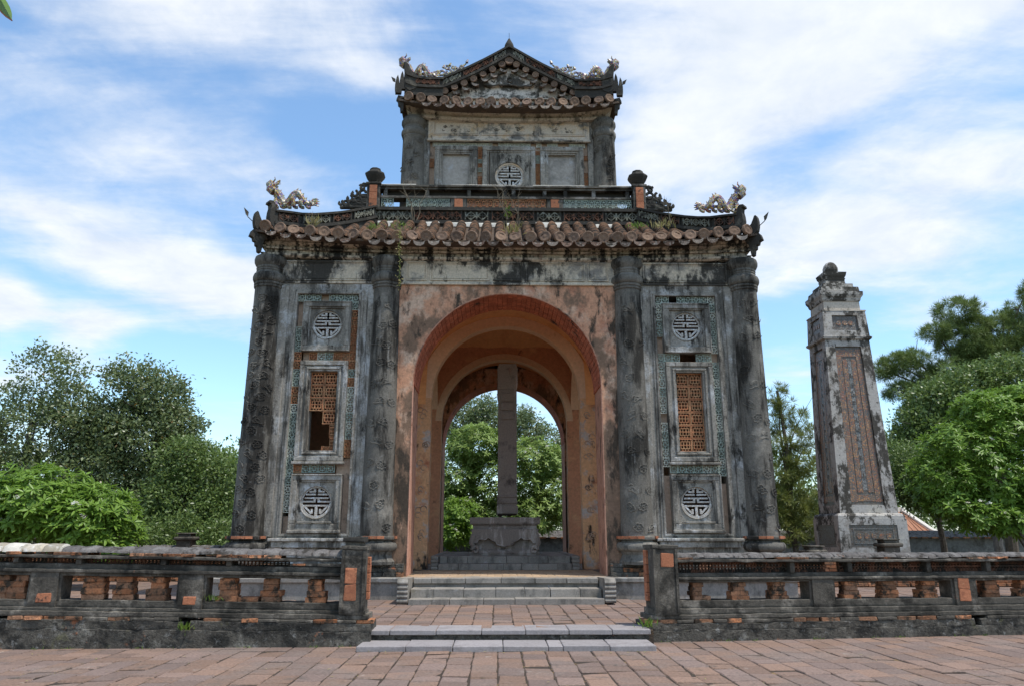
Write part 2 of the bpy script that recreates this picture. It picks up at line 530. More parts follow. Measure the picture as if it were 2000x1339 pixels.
MT['niche'] = mat('bare_pink_backing', (0.47,0.33,0.24), [
    Ly((0.16,0.13,0.10), 3, 0.52, 0.68), Ly((0.52,0.42,0.34), 5, 0.58, 0.72)], var=0.15, bump=0.3)
# roof tiles
MT['tile'] = mat('roof_tile_clay', (0.135,0.072,0.041), [
    Ly((0.22,0.118,0.062), 7, 0.52, 0.70), Ly((0.028,0.023,0.019), 5, 0.45, 0.58, d=9), Ly((0.26,0.22,0.13), 11, 0.64, 0.74, op=0.6)],
    isl=0.25, var=0.2, bump=0.4, bsc=40)
MT['disc'] = mat('tile_end_clay', (0.20,0.128,0.086), [
    Ly((0.29,0.185,0.12), 9, 0.52, 0.70), Ly((0.07,0.055,0.05), 10, 0.56, 0.70)], isl=0.28, islc=(0.16,0.105,0.075), var=0.25, bump=0.5, bsc=60)
MT['drip'] = mat('drip_tile_clay', (0.32,0.25,0.20), [
    Ly((0.44,0.38,0.32), 16, 0.52, 0.62), Ly((0.05,0.045,0.04), 9, 0.52, 0.64)], isl=0.3, islc=(0.18,0.11,0.08), var=0.2, bump=0.6, bsc=70)
MT['roofbase'] = mat('roof_underlay', (0.09,0.065,0.05), [Ly((0.16,0.11,0.07), 5, 0.5, 0.7)], var=0.2)
# bricks and stones
MT['brick'] = mat('old_brick', (0.43,0.175,0.08), [
    Ly((0.22,0.115,0.065), 9, 0.46, 0.64), Ly((0.05,0.04,0.032), 7, 0.48, 0.60, d=8), Ly((0.46,0.27,0.14), 16, 0.60, 0.72, op=0.6)],
    isl=0.35, islc=(0.27,0.145,0.085), var=0.25, bump=0.7, bsc=50)
MT['brickred'] = mat('red_inset_brick', (0.40,0.155,0.08), [
    Ly((0.30,0.11,0.06), 8, 0.48, 0.66), Ly((0.07,0.05,0.04), 7, 0.56, 0.68, d=8), Ly((0.44,0.26,0.15), 11, .6,.72, op=.6)], isl=0.2, var=0.15, bump=0.4, bsc=50)
MT['wallgrey'] = mat('low_wall_plaster', (0.085,0.081,0.076), [
    Ly((0.22,0.21,0.20), 3, 0.50, 0.68, d=8), Ly((0.03,0.029,0.027), 2.4, 0.46, 0.62, d=9), Ly((0.27,0.25,0.22), 13, 0.64, 0.74, op=0.6),
    Ly((0.33,0.13,0.07), 3.3, 0.68, 0.73, d=7, op=0.8)], var=0.25, bump=0.6, bsc=38)
MT['plinth'] = mat('rough_plinth', (0.085,0.082,0.078), [
    Ly((0.20,0.20,0.195), 3.4, 0.52, 0.70), Ly((0.03,0.03,0.03), 2.6, 0.46, 0.62, d=8), Ly((0.30,0.12,0.06), 2.6, 0.62, 0.68, d=8),
    Ly((0.15,0.14,0.07), 4.2, 0.60, 0.72, op=0.6), Ly((0.26,0.25,0.23), 9, 0.56, 0.66, op=0.6, d=9), Ly((0.025,0.025,0.024), 13, 0.54, 0.64, op=.8, d=8), Ly((0.40,0.38,0.34), 30, 0.64, 0.72, op=0.7)], var=0.25, bump=0.8, bsc=30, bdist=0.03)
MT['coping'] = mat('coping_tile', (0.125,0.112,0.103), [
    Ly((0.20,0.185,0.17), 7, 0.5, 0.68), Ly((0.035,0.032,0.03), 6, 0.50, 0.64), Ly((0.28,0.13,0.08), 4, 0.64, 0.72, op=0.7)], isl=0.22, var=0.25, bump=0.7, bsc=40)
MT['copingnew'] = mat('pale_coping_tile', (0.50,0.46,0.40), [
    Ly((0.62,0.58,0.54), 6, 0.5, 0.7), Ly((0.26,0.24,0.19), 7, 0.54, 0.66)], isl=0.3, islc=(0.34,0.29,0.22), var=0.15, bump=0.4)
MT['slab'] = mat('step_slab_stone', (0.29,0.262,0.255), [
    Ly((0.23,0.205,0.20), 3, 0.48, 0.7), Ly((0.16,0.15,0.145), 4.5, 0.60, 0.74, d=8), Ly((0.36,0.31,0.31), 9, 0.6, 0.75, op=0.6)], isl=0.09, var=0.14, bump=0.3, bsc=50)
MT['darkstone'] = mat('dark_step_stone', (0.24,0.235,0.235), [
    Ly((0.13,0.13,0.13), 2.5, 0.47, 0.66, st=(1.2,1.2,0.6)), Ly((0.34,0.33,0.32), 6, 0.58, 0.72), Ly((0.22,0.19,0.13), 4, 0.62, 0.74, op=0.6)], isl=0.15, var=0.16, bump=0.35, bsc=44)
MT['pave'] = mat('paving_tile_clay', (0.228,0.146,0.106), [
    Ly((0.19,0.148,0.125), 1.1, 0.46, 0.68, op=0.7), Ly((0.10,0.085,0.072), 3.0, 0.56, 0.72, d=8, op=0.8), Ly((0.34,0.29,0.25), 2.6, 0.64, 0.74, op=0.7), Ly((0.06,0.055,0.035), 5, 0.60, 0.70, op=.6, d=9), Ly((0.29,0.175,0.12), 9, 0.6, 0.75, op=0.5)],
    isl=0.17, islc=(0.20,0.142,0.118), var=0.24, bump=0.5, bsc=45)
MT['joint'] = mat('paving_joint_earth', (0.055,0.04,0.03), [
    Ly((0.25,0.16,0.07), 4, 0.56, 0.68), Ly((0.04,0.032,0.027), 6, 0.5, 0.64)], var=0.25, bump=0.6)
MT['floor'] = mat('floor_tile', (0.42,0.30,0.19), [Ly((0.28,0.20,0.14), 3, 0.5, 0.7)], isl=0.14, var=0.15, bump=0.25, bsc=40)
MT['earth'] = mat('bare_earth', (0.16,0.12,0.08), [Ly((0.09,0.11,0.04), 0.6, 0.46, 0.6)], var=0.2, bump=0.5, bsc=6)
MT['stele'] = mat('stele_stone', (0.24,0.20,0.17), [
    Ly((0.42,0.37,0.33), 1.0, 0.53, 0.62, st=(2.4,2.4,0.45)), Ly((0.075,0.06,0.052), 2.0, 0.54, 0.70, d=8), Ly((0.22,0.13,0.10), 3, 0.6, 0.74, op=0.6)], var=0.16, bump=0.35, bsc=40)
# glazed lattice tiles
MT['glaze_green'] = mat('glazed_lattice_green', (0.41,0.46,0.385), [Ly((0.56,0.57,0.47), 12, 0.55, 0.7), Ly((0.16,0.20,0.18), 8, 0.55, 0.7)], isl=0.25, var=0.15, bump=0.3, rough=0.5)
MT['glaze_pale'] = mat('glazed_lattice_pale', (0.62,0.62,0.52), [Ly((0.36,0.42,0.37), 10, 0.55, 0.7)], isl=0.2, var=0.15, bump=0.3, rough=0.6)
MT['terra'] = mat('terracotta_lattice', (0.52,0.215,0.105), [Ly((0.24,0.12,0.065), 9, 0.52, 0.68), Ly((0.09,0.07,0.05), 9, 0.62, 0.74)], isl=0.2, islc=(0.44,0.25,0.13), var=0.15, bump=0.3)
MT['terra_grimy'] = mat('grimy_terracotta', (0.17,0.075,0.045), [Ly((0.035,0.03,0.027), 6, 0.42, 0.56, d=8), Ly((0.30,0.13,0.07), 9, 0.58, 0.72)], var=0.2, bump=0.4)
MT['pale_grimy'] = mat('grimy_pale_glaze', (0.20,0.21,0.19), [Ly((0.045,0.045,0.042), 6, 0.46, 0.60, d=8), Ly((0.34,0.35,0.32), 10, 0.58, 0.72)], var=0.2, bump=0.4)
MT['parapet'] = mat('weathered_parapet', (0.10,0.096,0.09), [Ly((0.24,0.22,0.20), 2.4, 0.50, 0.66, d=8), Ly((0.03,0.029,0.028), 2.2, 0.48, 0.60, d=9), Ly((0.28,0.15,0.09), 4, 0.64, 0.74, op=.6)], var=0.22, bump=0.5)
MT['capstone'] = mat('blackened_capstone', (0.42,0.385,0.34), [Ly((0.06,0.058,0.055), 2.6, 0.44, 0.53, d=10, r=.72), Ly((0.03,0.03,0.028), 7, 0.54, 0.64, d=8)], var=0.2, bump=0.5)
MT['dark'] = mat('painted_recess_shade', (0.03,0.028,0.026), var=0.1, bump=0)  # near-black colour painted in for the shade inside the parapet slot
# mosaic
MT['mosaic'] = mat('white_shard_mosaic', (0.40,0.395,0.40), [Ly((0.62,0.63,0.64), 22, 0.52, 0.6), Ly((0.22,0.20,0.20), 16, 0.58, 0.68), Ly((0.50,0.42,0.38), 11, 0.6, 0.7, op=0.6)], var=0.2, bump=0.6, bsc=70, rough=0.5)
def mosaic_mat(name, cols, scale=26, grout=(0.10,0.095,0.09), coord='Object', gw=0.09):
    """broken-porcelain mosaic: every shard one flat colour, grout between"""
    m = bpy.data.materials.new(name); m.use_nodes = True
    nt = m.node_tree; N, L = nt.nodes, nt.links
    bs = N['Principled BSDF']; bs.inputs['Roughness'].default_value = 0.35
    tc = N.new('ShaderNodeTexCoord')
    v = N.new('ShaderNodeTexVoronoi'); v.inputs['Scale'].default_value = scale
    L.new(tc.outputs[coord], v.inputs['Vector'])
    sp = N.new('ShaderNodeSeparateColor'); L.new(v.outputs['Color'], sp.inputs[0])
    rp = N.new('ShaderNodeValToRGB'); rp.color_ramp.interpolation = 'CONSTANT'
    el = rp.color_ramp.elements
    for i, c in enumerate(cols):
        p = i/len(cols)
        e = el[i] if i < 2 else el.new(p)
        e.position = p; e.color = (*c, 1)
    L.new(sp.outputs[0], rp.inputs[0])
    v2 = N.new('ShaderNodeTexVoronoi'); v2.feature = 'DISTANCE_TO_EDGE'; v2.inputs['Scale'].default_value = scale
    L.new(tc.outputs[coord], v2.inputs['Vector'])
    mr = N.new('ShaderNodeMapRange'); mr.inputs[1].default_value = gw*0.5; mr.inputs[2].default_value = gw
    L.new(v2.outputs['Distance'], mr.inputs[0])
    mx = N.new('ShaderNodeMix'); mx.data_type = 'RGBA'
    mx.inputs[6].default_value = (*grout, 1)
    L.new(mr.outputs[0], mx.inputs[0]); L.new(rp.outputs[0], mx.inputs[7])
    L.new(mx.outputs[2], bs.inputs['Base Color'])
    b = N.new('ShaderNodeBump'); b.inputs['Strength'].default_value = 0.5; b.inputs['Distance'].default_value = 0.01
    L.new(mr.outputs[0], b.inputs['Height']); L.new(b.outputs[0], bs.inputs['Normal'])
    return m

MT['dragon'] = mosaic_mat('dragon_shard_mosaic', [(0.55,0.45,0.26),(0.55,0.36,0.05),(0.10,0.11,0.38),(0.50,0.30,0.22),(0.60,0.55,0.46),(0.46,0.10,0.09),(0.20,0.26,0.16),(0.50,0.40,0.16),(0.32,0.24,0.30)], 30)
MT['dragon2'] = mosaic_mat('scroll_shard_mosaic', [(0.50,0.42,0.10),(0.20,0.16,0.30),(0.45,0.25,0.25),(0.55,0.52,0.48),(0.50,0.44,0.14),(0.16,0.15,0.22)], 30)
MT['shard_orange'] = mosaic_mat('orange_shard_mosaic', [(0.31,0.14,0.06),(0.36,0.18,0.075),(0.27,0.11,0.055),(0.20,0.12,0.07)], 16, gw=0.12)
MT['shard_dark'] = mosaic_mat('dark_shard_mosaic', [(0.10,0.075,0.055),(0.14,0.10,0.07),(0.15,0.13,0.11),(0.11,0.07,0.05)], 20, (0.12,0.115,0.10), gw=0.12)
MT['shard_white'] = mosaic_mat('pale_shard_mosaic', [(0.24,0.23,0.21),(0.20,0.20,0.19),(0.30,0.29,0.27),(0.15,0.14,0.13)], 22, gw=0.1)
MT['obelisk'] = mat('obelisk_plaster', (0.43,0.40,0.365), [
    Ly((0.52,0.47,0.38), 1.2, 0.54, 0.70, op=0.6), Ly((0.26,0.25,0.25), 2.2, 0.48, 0.62, d=9), Ly((0.06,0.058,0.056), 2.4, 0.50, 0.565, st=(1,1,.6), d=10, r=.72), Ly((0.12,0.115,0.115), 6, 0.56, 0.64, d=8),
    Ly((0.50,0.34,0.28), 3, 0.63, 0.74, op=0.45)], var=0.16, bump=0.45, bsc=30)
MT['bark'] = mat('tree_bark', (0.11,0.085,0.065), [Ly((0.20,0.17,0.14), 6, 0.52, 0.7)], var=0.25, bump=0.7, bsc=20)
MT['barkpale'] = mat('pale_bark', (0.20,0.17,0.145), [Ly((0.10,0.085,0.07), 6, 0.52, 0.7)], var=0.2, bump=0.6, bsc=20)
MT['drystalk'] = mat('dry_stalk', (0.24,0.19,0.13), var=0.2, bump=0.2)
MT['plumeria'] = leafmat('plumeria_leaf', (0.135,0.235,0.028), (0.235,0.37,0.06), 0.38, 0.38, 0.35)
MT['plumeria_pale'] = leafmat('plumeria_leaf_dusty', (0.17,0.265,0.05), (0.31,0.40,0.11), 0.35, 0.45)
MT['darkleaf'] = leafmat('dark_leaf', (0.11,0.155,0.055), (0.23,0.275,0.115), 0.36, 0.38, 0.6, c3=(0.20,0.11,0.03))
MT['midleaf'] = leafmat('mid_leaf', (0.105,0.165,0.042), (0.20,0.27,0.075), 0.36, 0.40, 0.5)
MT['olive'] = leafmat('olive_leaf', (0.075,0.10,0.022), (0.14,0.16,0.045), 0.32, 0.5)
MT['needle'] = leafmat('pine_needle', (0.115,0.175,0.042), (0.23,0.28,0.09), 0.25, 0.5)
MT['needley'] = leafmat('yellowish_pine_needle', (0.15,0.19,0.04), (0.28,0.29,0.08), 0.30, 0.5)
MT['yellowleaf'] = leafmat('yellow_green_leaf', (0.13,0.21,0.03), (0.20,0.28,0.05), 0.4, 0.45)
MT['petal'] = leafmat('plumeria_petal', (0.75,0.72,0.60), (0.80,0.78,0.72), 0.3, 0.5)
MT['weed'] = leafmat('weed_leaf', (0.12,0.22,0.03), (0.22,0.30,0.06), 0.4, 0.45)
MT['drygrass'] = leafmat('dry_grass', (0.30,0.28,0.10), (0.40,0.33,0.16), 0.4, 0.6)
MT['whiteridge'] = mat('white_ridge_plaster', (0.78,0.78,0.78), var=0.05, bump=0.2)
MT['redtile'] = mat('small_red_tiles', (0.36,0.17,0.10), [Ly((0.28,0.12,0.07), 5, 0.5, 0.7)], isl=0.2, var=0.15, bump=0.4)
MT['wood'] = mat('ochre_timber', (0.40,0.22,0.06), var=0.15, bump=0.2)
MT['farwall'] = mat('far_wall_plaster', (0.20,0.19,0.18), [Ly((0.10,0.10,0.10), 1.5, 0.48, 0.66), Ly((0.30,0.28,0.26), 3, 0.56, 0.72)], var=0.2, bump=0.5, bsc=14)
# ------------------------------------------------------------ ground
def sheet(name, pts, z, m, thick=0.0, kind='structure', parent=None):
    mb = MB()
    if thick > 0:
        mb.poly([(x, y, z-thick) for x, y in pts], (0, 0, thick))
    else:
        mb.add([(x, y, z) for x, y in pts], [tuple(range(len(pts)))])
    o = mb.build(name, m, parent)
    return tag(o, kind=kind) if parent is None else o

ground = sheet('ground', [(-900,-400),(900,-400),(900,1500),(-900,1500)], -0.05, MT['earth'])
ground['label'] = 'bare brown earth around the monument'
paving = sheet('paving', [(-16,-6),(16,-6),(16,13.2),(-16,13.2)], -0.012, MT['joint'], 0.03)
paving['label'] = 'brick-red clay tiled courtyard in front of the walls'
LA, RA = R(1.7), R(7.0)
LO, RO = Vector((-1.9, 10.85, 0)), Vector((2.29, 11.2, 0))
def lpt(u, y):  # point on the left low wall: u along, y behind its face
    return (LO.x - math.cos(LA)*u + math.sin(LA)*y, LO.y - math.sin(LA)*u + math.cos(LA)*y)
def rpt(u, y):
    return (RO.x + math.cos(RA)*u - math.sin(RA)*y, RO.y + math.sin(RA)*u + math.cos(RA)*y)
TZ = 0.19
terrace = sheet('terrace', [lpt(16, .25), lpt(0, .25), (-1.75, 11.02), (2.2, 11.02), rpt(0, .25), rpt(16, .25), (20, 44), (-20, 44)],
                TZ-0.012, MT['joint'], 0.24)
terrace['label'] = 'raised clay tiled terrace around the pavilion'

TW, TL = 0.307, 0.46
def tile_mesh(i, w=TW, l=TL):
    mb = MB(); mb.box(-w/2+.0075, w/2-.0075, -l/2+.010, l/2-.010, -0.03, 0, c=0.010)
    rr = random.Random(i)
    cor = {}
    for k, v in enumerate(mb.v):
        q = (v[0] > 0, v[1] > 0)
        if q not in cor: cor[q] = (rr.uniform(-.008,.004) if rr.random() < .3 else 0, rr.uniform(-.01,.004))
        h = (math.sin(k*12.9+i*7.1)*.5)
        mb.v[k] = (v[0]+h*.007 - math.copysign(cor[q][0], v[0])*-1, v[1]+math.cos(k*5.3+i*3.3)*.005 + math.copysign(1, v[1])*cor[q][1], v[2]+(h*.002 if v[2] > -.01 else 0))
    return mb.mesh('paving_tile', MT['pave'])
tile_meshes = [tile_mesh(i) for i in range(12)]

def behind_walls(x, y):
    if x > 2.2: return (y - rpt(0, .32)[1]) > (x - RO.x)*math.tan(RA)
    if x < -1.8: return y > 11.2
    return True
def pave(parent, x0, x1, y0, y1, z, visible, limit, joined_name, xoff=0.0):
    cells = []
    k0, k1 = math.floor((x0-xoff)/TW), math.ceil((x1-xoff)/TW)
    for k in range(k0, k1):
        x = xoff + (k+.5)*TW
        y = y0 + random.uniform(0, TL) - TL
        while y < y1:
            l = TL*random.choice((1, 1, .9, .8, 0.68, 0.68, 0.6))
            cells.append((x, y+l/2, l)); y += l
    cells = [c for c in cells if x0 <= c[0] <= x1 and y0 <= c[1]-c[2]*.35 and c[1] <= y1 and (z < .1 or behind_walls(c[0], c[1]-c[2]/2))]
    vis = [c for c in cells if visible(c[0], c[1])]
    vis.sort(key=lambda c: (c[0]**2 + c[1]**2))
    own = vis[:limit]; ids = set(map(id, own))
    for c in own:
        inst('paving_tile', random.choice(tile_meshes), parent, (c[0]+random.uniform(-.004,.004), c[1], z+random.uniform(-.008,.004)),
             (R(random.gauss(0,1.1)), R(random.gauss(0,1.1)), R(random.gauss(0,1.0))), (random.uniform(.985,1.005), c[2]/TL, 1))
    rest = MB()
    for c in cells:
        if id(c) in ids: continue
        g = .008; dz = random.uniform(-.004,.004)
        rest.box(c[0]-TW/2+g, c[0]+TW/2-g, c[1]-c[2]/2+g, c[1]+c[2]/2-g, z-.03, z+dz, c=.006)
    if rest.v:
        tag(rest.build(joined_name, MT['pave'], parent, fix=False), kind='stuff')

cyaw, syaw = math.cos(R(1.15)), math.sin(R(1.15))
def in_frame(x, y, m=0.72):
    d = (x*syaw + y*cyaw)*math.cos(R(14.33)) - 1.4*math.sin(R(14.33))
    return abs(x*cyaw - y*syaw) < m*d
pave(paving, -10, 10, 3.0, 12.4, 0.0, lambda x, y: in_frame(x, y) and y > 7.35 and y < 12, 300, 'outlying_paving_tiles', xoff=0.02)
pave(terrace, -9.5, 9.5, 11.0, 15.9, TZ, lambda x, y: -2.4 < x < 2.9 and 11.3 < y < 15.0, 200, 'terrace_side_tiles', xoff=-0.05)
def other(x0, x1, y0, y1):
    rest = MB(); y = y0
    while y < y1:
        x = x0
        while x < x1:
            rest.box(x+.008, x+TL-.008, y+.008, y+TL-.008, TZ-.03, TZ+random.uniform(-.003,.003)); x += TL
        y += TL
    tag(rest.build('terrace_far_tiles', MT['pave'], terrace, fix=False), kind='stuff')
other(-14, -6.2, 16, 23); other(6.7, 14.5, 16, 23)

# ------------------------------------------------------------ steps
def step_row(parent, xs, y0, y1, z0, z1, m, c=.008, name='step_slab'):
    for a, b in zip(xs[:-1], xs[1:]):
        mb = MB(); mb.box(a+.004, b-.004, y0+random.uniform(-.008,.008), y1, z0, z1+random.uniform(-.004,.004), c=c)
        roughen(mb.build(name, m, parent), .007, random.random()*9)

def remap(zs, za, zb, xa, xb):
    return [xa + (v-za)/(zb-za)*(xb-xa) for v in zs]

def finish(root):
    loc = Vector(root.location)
    for o in root.children:
        o.location = Vector(o.location) - loc

gs = empty('gate_steps', (0.14, 10.4, 0), 'two long pale grey stone steps in the gap between the two low front walls', 'steps')
step_row(gs, remap((113,405,680,980,1248,1337,1613,1890), 113, 1890, -1.83, 2.11), 10.41, 11.02, -0.01, .066, MT['slab'])
step_row(gs, remap((160,300,577,850,1113,1375,1635,1870), 160, 1870, -1.80, 2.16), 10.98, 11.56, .132, .197, MT['slab'])
mb = MB(); mb.box(-1.78, 2.14, 11.015, 11.5, -.01, .1315)
roughen(mb.build('rubble_riser', MT['plinth'], gs), .006)
for i in range(34):
    mb = MB(); w = random.uniform(.02,.06); x = random.uniform(-1.7, 2.05); z = random.uniform(.068, .1)
    mb.box(x, x+w, 10.995, 11.03, z, z+random.uniform(.015,.03), c=.004)
    mb.build('rubble_chip', MT['plinth'], gs)
finish(gs)

es = empty('entrance_steps', (0.2, 14.8, TZ), 'three dark stone steps with ridged end blocks leading up into the arched doorway', 'steps')
step_row(es, remap((410,550,655,857,1045,1580), 410, 1580, -1.66, 2.05), 14.77, 15.18, TZ-.01, .294, MT['darkstone'])
step_row(es, remap((410,547,733,930,1108,1265,1447,1580), 410, 1580, -1.66, 2.05), 15.14, 15.66, .28, .45, MT['darkstone'])
step_row(es, remap((410,522,736,962,1178,1380,1580), 410, 1580, -1.66, 2.05), 15.60, 15.97, .52, .624, MT['darkstone'])
mb = MB(); mb.box(-1.66, 2.05, 15.65, 15.95, .4, .5195); mb.build('riser', MT['darkstone'], es)
for (a, b) in ((-1.88, -1.68), (2.07, 2.28)):
    pts = [(0, .0), (0.02, 0)]
    out = []
    for k in range(5):
        for q in range(5):
            t = q/4*math.pi
            out.append((14.84 - .028*math.sin(t), TZ + .02 + k*.082 + .082*q/4))
    out += [(14.86, .645), (14.95, .66), (15.9, .63), (15.9, TZ)]
    mb = MB(); mb.poly([(a, y, z) for y, z in out], (b-a, 0, 0))
    roughen(mb.build('end_block', MT['darkstone'], es), .004)
finish(es)

# ------------------------------------------------------------ the low front walls
def brick_mesh(i, m):
    r = random.Random(i)
    mb = MB(); mb.box(-.5, .5, -.5, .5, 0, 1, c=.06)
    for k, v in enumerate(mb.v):
        mb.v[k] = tuple(c + r.uniform(-.035,.035) for c in v)
    return mb.mesh('brick', m)
brick_meshes = [brick_mesh(i, MT['brick']) for i in range(8)]
redbrick_meshes = [brick_mesh(30+i, MT['brickred']) for i in range(4)]
cop_meshes = []
for i in range(6):
    r = random.Random(70+i); mb = MB(); n = 9
    for e, (xx, rr) in enumerate(((-.5,.80),(-.42,.96),(-.1,1.03),(.25,1.0),(.44,.95),(.5,.82))):
        for k in range(n):
            a = math.pi*k/(n-1)
            q = rr*r.uniform(.92,1.06)
            mb.v.append((xx, -math.cos(a)*q*.5, math.sin(a)*q))
    for e in range(5):
        for k in range(n-1):
            mb.f.append((e*n+k, (e+1)*n+k, (e+1)*n+k+1, e*n+k+1)); mb.m.append(0)
    mb.f += [tuple(range(n)), tuple(5*n+k for k in range(n))[::-1]]; mb.m += [0, 0]
    cop_meshes.append(mb.mesh('coping_tile', MT['coping'], smooth=True))
cop_new = [m.copy() for m in cop_meshes]
for m in cop_new:
    m.materials.clear(); m.materials.append(MT['copingnew'])

def low_wall(root, s, Z, tilt, openings, pillars, stacks, mullions, missing, post, scups, L, insets, newcop=None, seed=1):
    """s = +1/-1 direction of u; Z: heights of the mouldings"""
    rd = random.Random(seed)
    def bx(mb, u0, u1, y0, y1, z0, z1, c=.006, n=None):
        i0 = len(mb.v)
        n = n or max(1, int(abs(u1-u0)/.35))
        for k in range(n):
            a, b = u0+(u1-u0)*k/n, u0+(u1-u0)*(k+1)/n
            mb.box(s*a, s*b, y0, y1, z0, z1, c=0 if n > 1 else c)
        for i in range(i0, len(mb.v)):
            x, y, z = mb.v[i]
            mb.v[i] = (x, y, z + tilt*abs(x))
    def long(name, u0, u1, y0, y1, z0, z1, m, rough=.007, sub=0):
        """a run of moulding, subdivided so that it can be worn uneven"""
        n = max(2, int((u1-u0)/.10)); nz = 3 if sub == 0 else sub
        mb = MB(); ring = []
        prof = [(y1, z0), (y0+.006, z0), (y0, z0+.008)] + [(y0, z0+(z1-z0)*k/nz) for k in range(1, nz)] + [(y0, z1-.008), (y0+.008, z1), (y1, z1)]
        k = len(prof)
        for i in range(n+1):
            u = u0+(u1-u0)*i/n
            mb.v += [(s*u, y, z+tilt*u) for y, z in prof]
        for i in range(n):
            for j in range(k):
                j2 = (j+1) % k
                mb.f.append((i*k+j, (i+1)*k+j, (i+1)*k+j2, i*k+j2)); mb.m.append(0)
        mb.f += [tuple(range(k)), tuple(n*k+j for j in range(k))[::-1]]; mb.m += [0, 0]
        o = mb.build(name, m, root, smooth=True)
        roughen(o, rough, rd.random()*50, 7.0); roughen(o, rough*.6, rd.random()*50, 22.0)
        return o
    def brick(u, y, z, w, d, h, meshes=brick_meshes, rot=0.0, name='brick'):
        inst(name, rd.choice(meshes), root, (s*u, y, z+tilt*u), (0, R(rd.uniform(-1.2,1.2)), R(rot+rd.uniform(-4,4))), (w, d, h))
    pl, co, le, ra, si, op, mi, l0, l1, li, rg = Z
    u_end = L
    # plinth, with drain notches
    cuts = [post['plinth']] + [q for sc in scups for q in (sc-.05, sc+.05)] + [u_end]
    long('plinth', post['plinth'], u_end, 0, .6, -.2, pl*.62, MT['plinth'], .022, 6)
    for a, b in zip(cuts[0::2], cuts[1::2]):
        long('plinth', a, b, .004, .6, pl*.62-.01, pl, MT['plinth'], .018, 4)
    # brick course
    u = post['plinth']-.03
    while u < u_end:
        w = rd.uniform(.2, .34)
        if not any(abs(u+w/2-sc) < w/2+.05 for sc in scups):
            if rd.random() < .55:
                brick(u+w/2, .135+rd.uniform(-.012,.03), pl-.004, w-.008, .28, co-pl+.004)
            else:
                long('mortar_course', u, u+w, .0, .4, pl, co-.004, MT['wallgrey'], .01)
        u += w
    a0 = post['plinth']+.05
    long('ledge', a0, u_end, .015, .5, co-.002, le, MT['wallgrey'], .010)
    long('base_moulding', a0+.05, u_end, .055, .46, le-.002, ra, MT['wallgrey'], .008)
    long('bottom_rail', post['u1']-.01, u_end, .095, .40, ra-.002, si, MT['wallgrey'], .009)
    # pillars between the openings
    for (a, b) in pillars:
        long('pillar', a, b, .06, .40, ra-.003, mi+.002, MT['wallgrey'], .006, 6)
        for e in (a-.035, b+.0):
            long('pillar_edge', e, e+.035, .09, .37, si-.01, op+.01, MT['wallgrey'], .004, 4)
    long('upper_rail', post['u1']-.01, u_end, .085, .40, op, op+(mi-op)*.5, MT['wallgrey'], .007)
    long('upper_rail', post['u1']-.01, u_end, .045, .43, op+(mi-op)*.5-.002, mi, MT['wallgrey'], .007)
    long('lattice_rail', post['u1']-.01, u_end, .095, .38, mi-.002, l0, MT['wallgrey'], .006)
    for u in mullions:
        long('lattice_post', u-.035, u+.035, .07, .38, l0-.002, l1+.002, MT['wallgrey'], .005)
    edges = [post['u1']] + list(mullions) + [u_end]
    for a, b in zip(edges[:-1], edges[1:]):
        mb = MB(); w = .052; u = a+.04
        hz = l1-l0
        while u < b-.04:
            if not any(p <= u <= q for p, q in missing):
                bx(mb, u, u+.012, .19, .24, l0, l1, n=1, c=0); bx(mb, u+.012, u+w, .19, .24, l0+hz*.44, l0+hz*.58, n=1, c=0)
                bx(mb, u+.024, u+.04, .19, .24, l0, l0+hz*.3, n=1, c=0); bx(mb, u+.024, u+.04, .19, .24, l1-hz*.28, l1, n=1, c=0)
            u += w
        if mb.v:
            tag(mb.build('lattice_strip', MT['terra_grimy'], root), kind='stuff')
    # coping
    long('coping_lip', post['u1']-.01, u_end, .02, .44, l1, li, MT['wallgrey'], .011)
    u = post['u1']-.01
    while u < u_end:
        w = rd.uniform(.18, .3)
        if rd.random() < .36:
            brick(u+w/2, .24+rd.uniform(-.012,.012), li-.003, w-.006, .44, (rg-li)*.34, meshes=brick_meshes, name='coping_brick')
        u += w
    u = post['u1']-.01
    while u < u_end:
        w = rd.uniform(.19, .26)
        new = newcop and newcop[0] < u+w/2 < newcop[1]
        if new: w = .265
        me = rd.choice(cop_new if new else cop_meshes)
        inst('coping_tile', me, root, (s*(u+w/2), .22, li+(rg-li)*.3+tilt*u), (R(rd.uniform(-2,2)), R(rd.uniform(-2,2)), R(rd.uniform(-2,2))), (w*1.04*s, .36, (rg-li)*(.9 if new else rd.uniform(.66,.76))))
        u += w
    # brick balusters
    for st in stacks:
        uc, rows = st[0], st[1]
        z = si-.004
        H = (op-si)
        h = H/len(rows) if len(rows) > 2 else .066
        for (du, w) in rows:
            brick(uc+du, .235+rd.uniform(-.01,.01), z, w, .2+rd.uniform(-.02,.02), h*.985)
            z += h
    for (u0, u1, z0, z1, k) in insets:
        hh = (z1-z0)/k
        for i in range(k):
            inst('inset_brick', rd.choice(redbrick_meshes), root, (s*(u0+u1)/2, post.get('iy', .02)+.0 if u1 < post['u1'] else .075, z0+i*hh+tilt*u0), (0,0,0), (u1-u0, .06, hh*.96))
    # gate post
    p0, p1, pt = post['u0'], post['u1'], post['top']
    long('gate_post', p0, p1, .0, .42, le-.002, pt-.05, MT['wallgrey'], .007, 10)
    long('gate_post_cap', p0-.012, p1+.012, -.02, .44, pt-.052, pt, MT['wallgrey'], .009)
    for e in (p0-.004, p1-.034):
        long('gate_post_edge', e, e+.038, -.018, .05, le+.03, pt-.055, MT['wallgrey'], .004, 8)
    if post.get('cap'):
        long('post_finial', p0+.06, p1-.03, .03, .34, pt, pt+.055, MT['wallgrey'], .012)
        long('post_finial', p0+.03, p1-.0, .0, .38, pt+.054, pt+.12, MT['black'], .014)
    z = le+.18
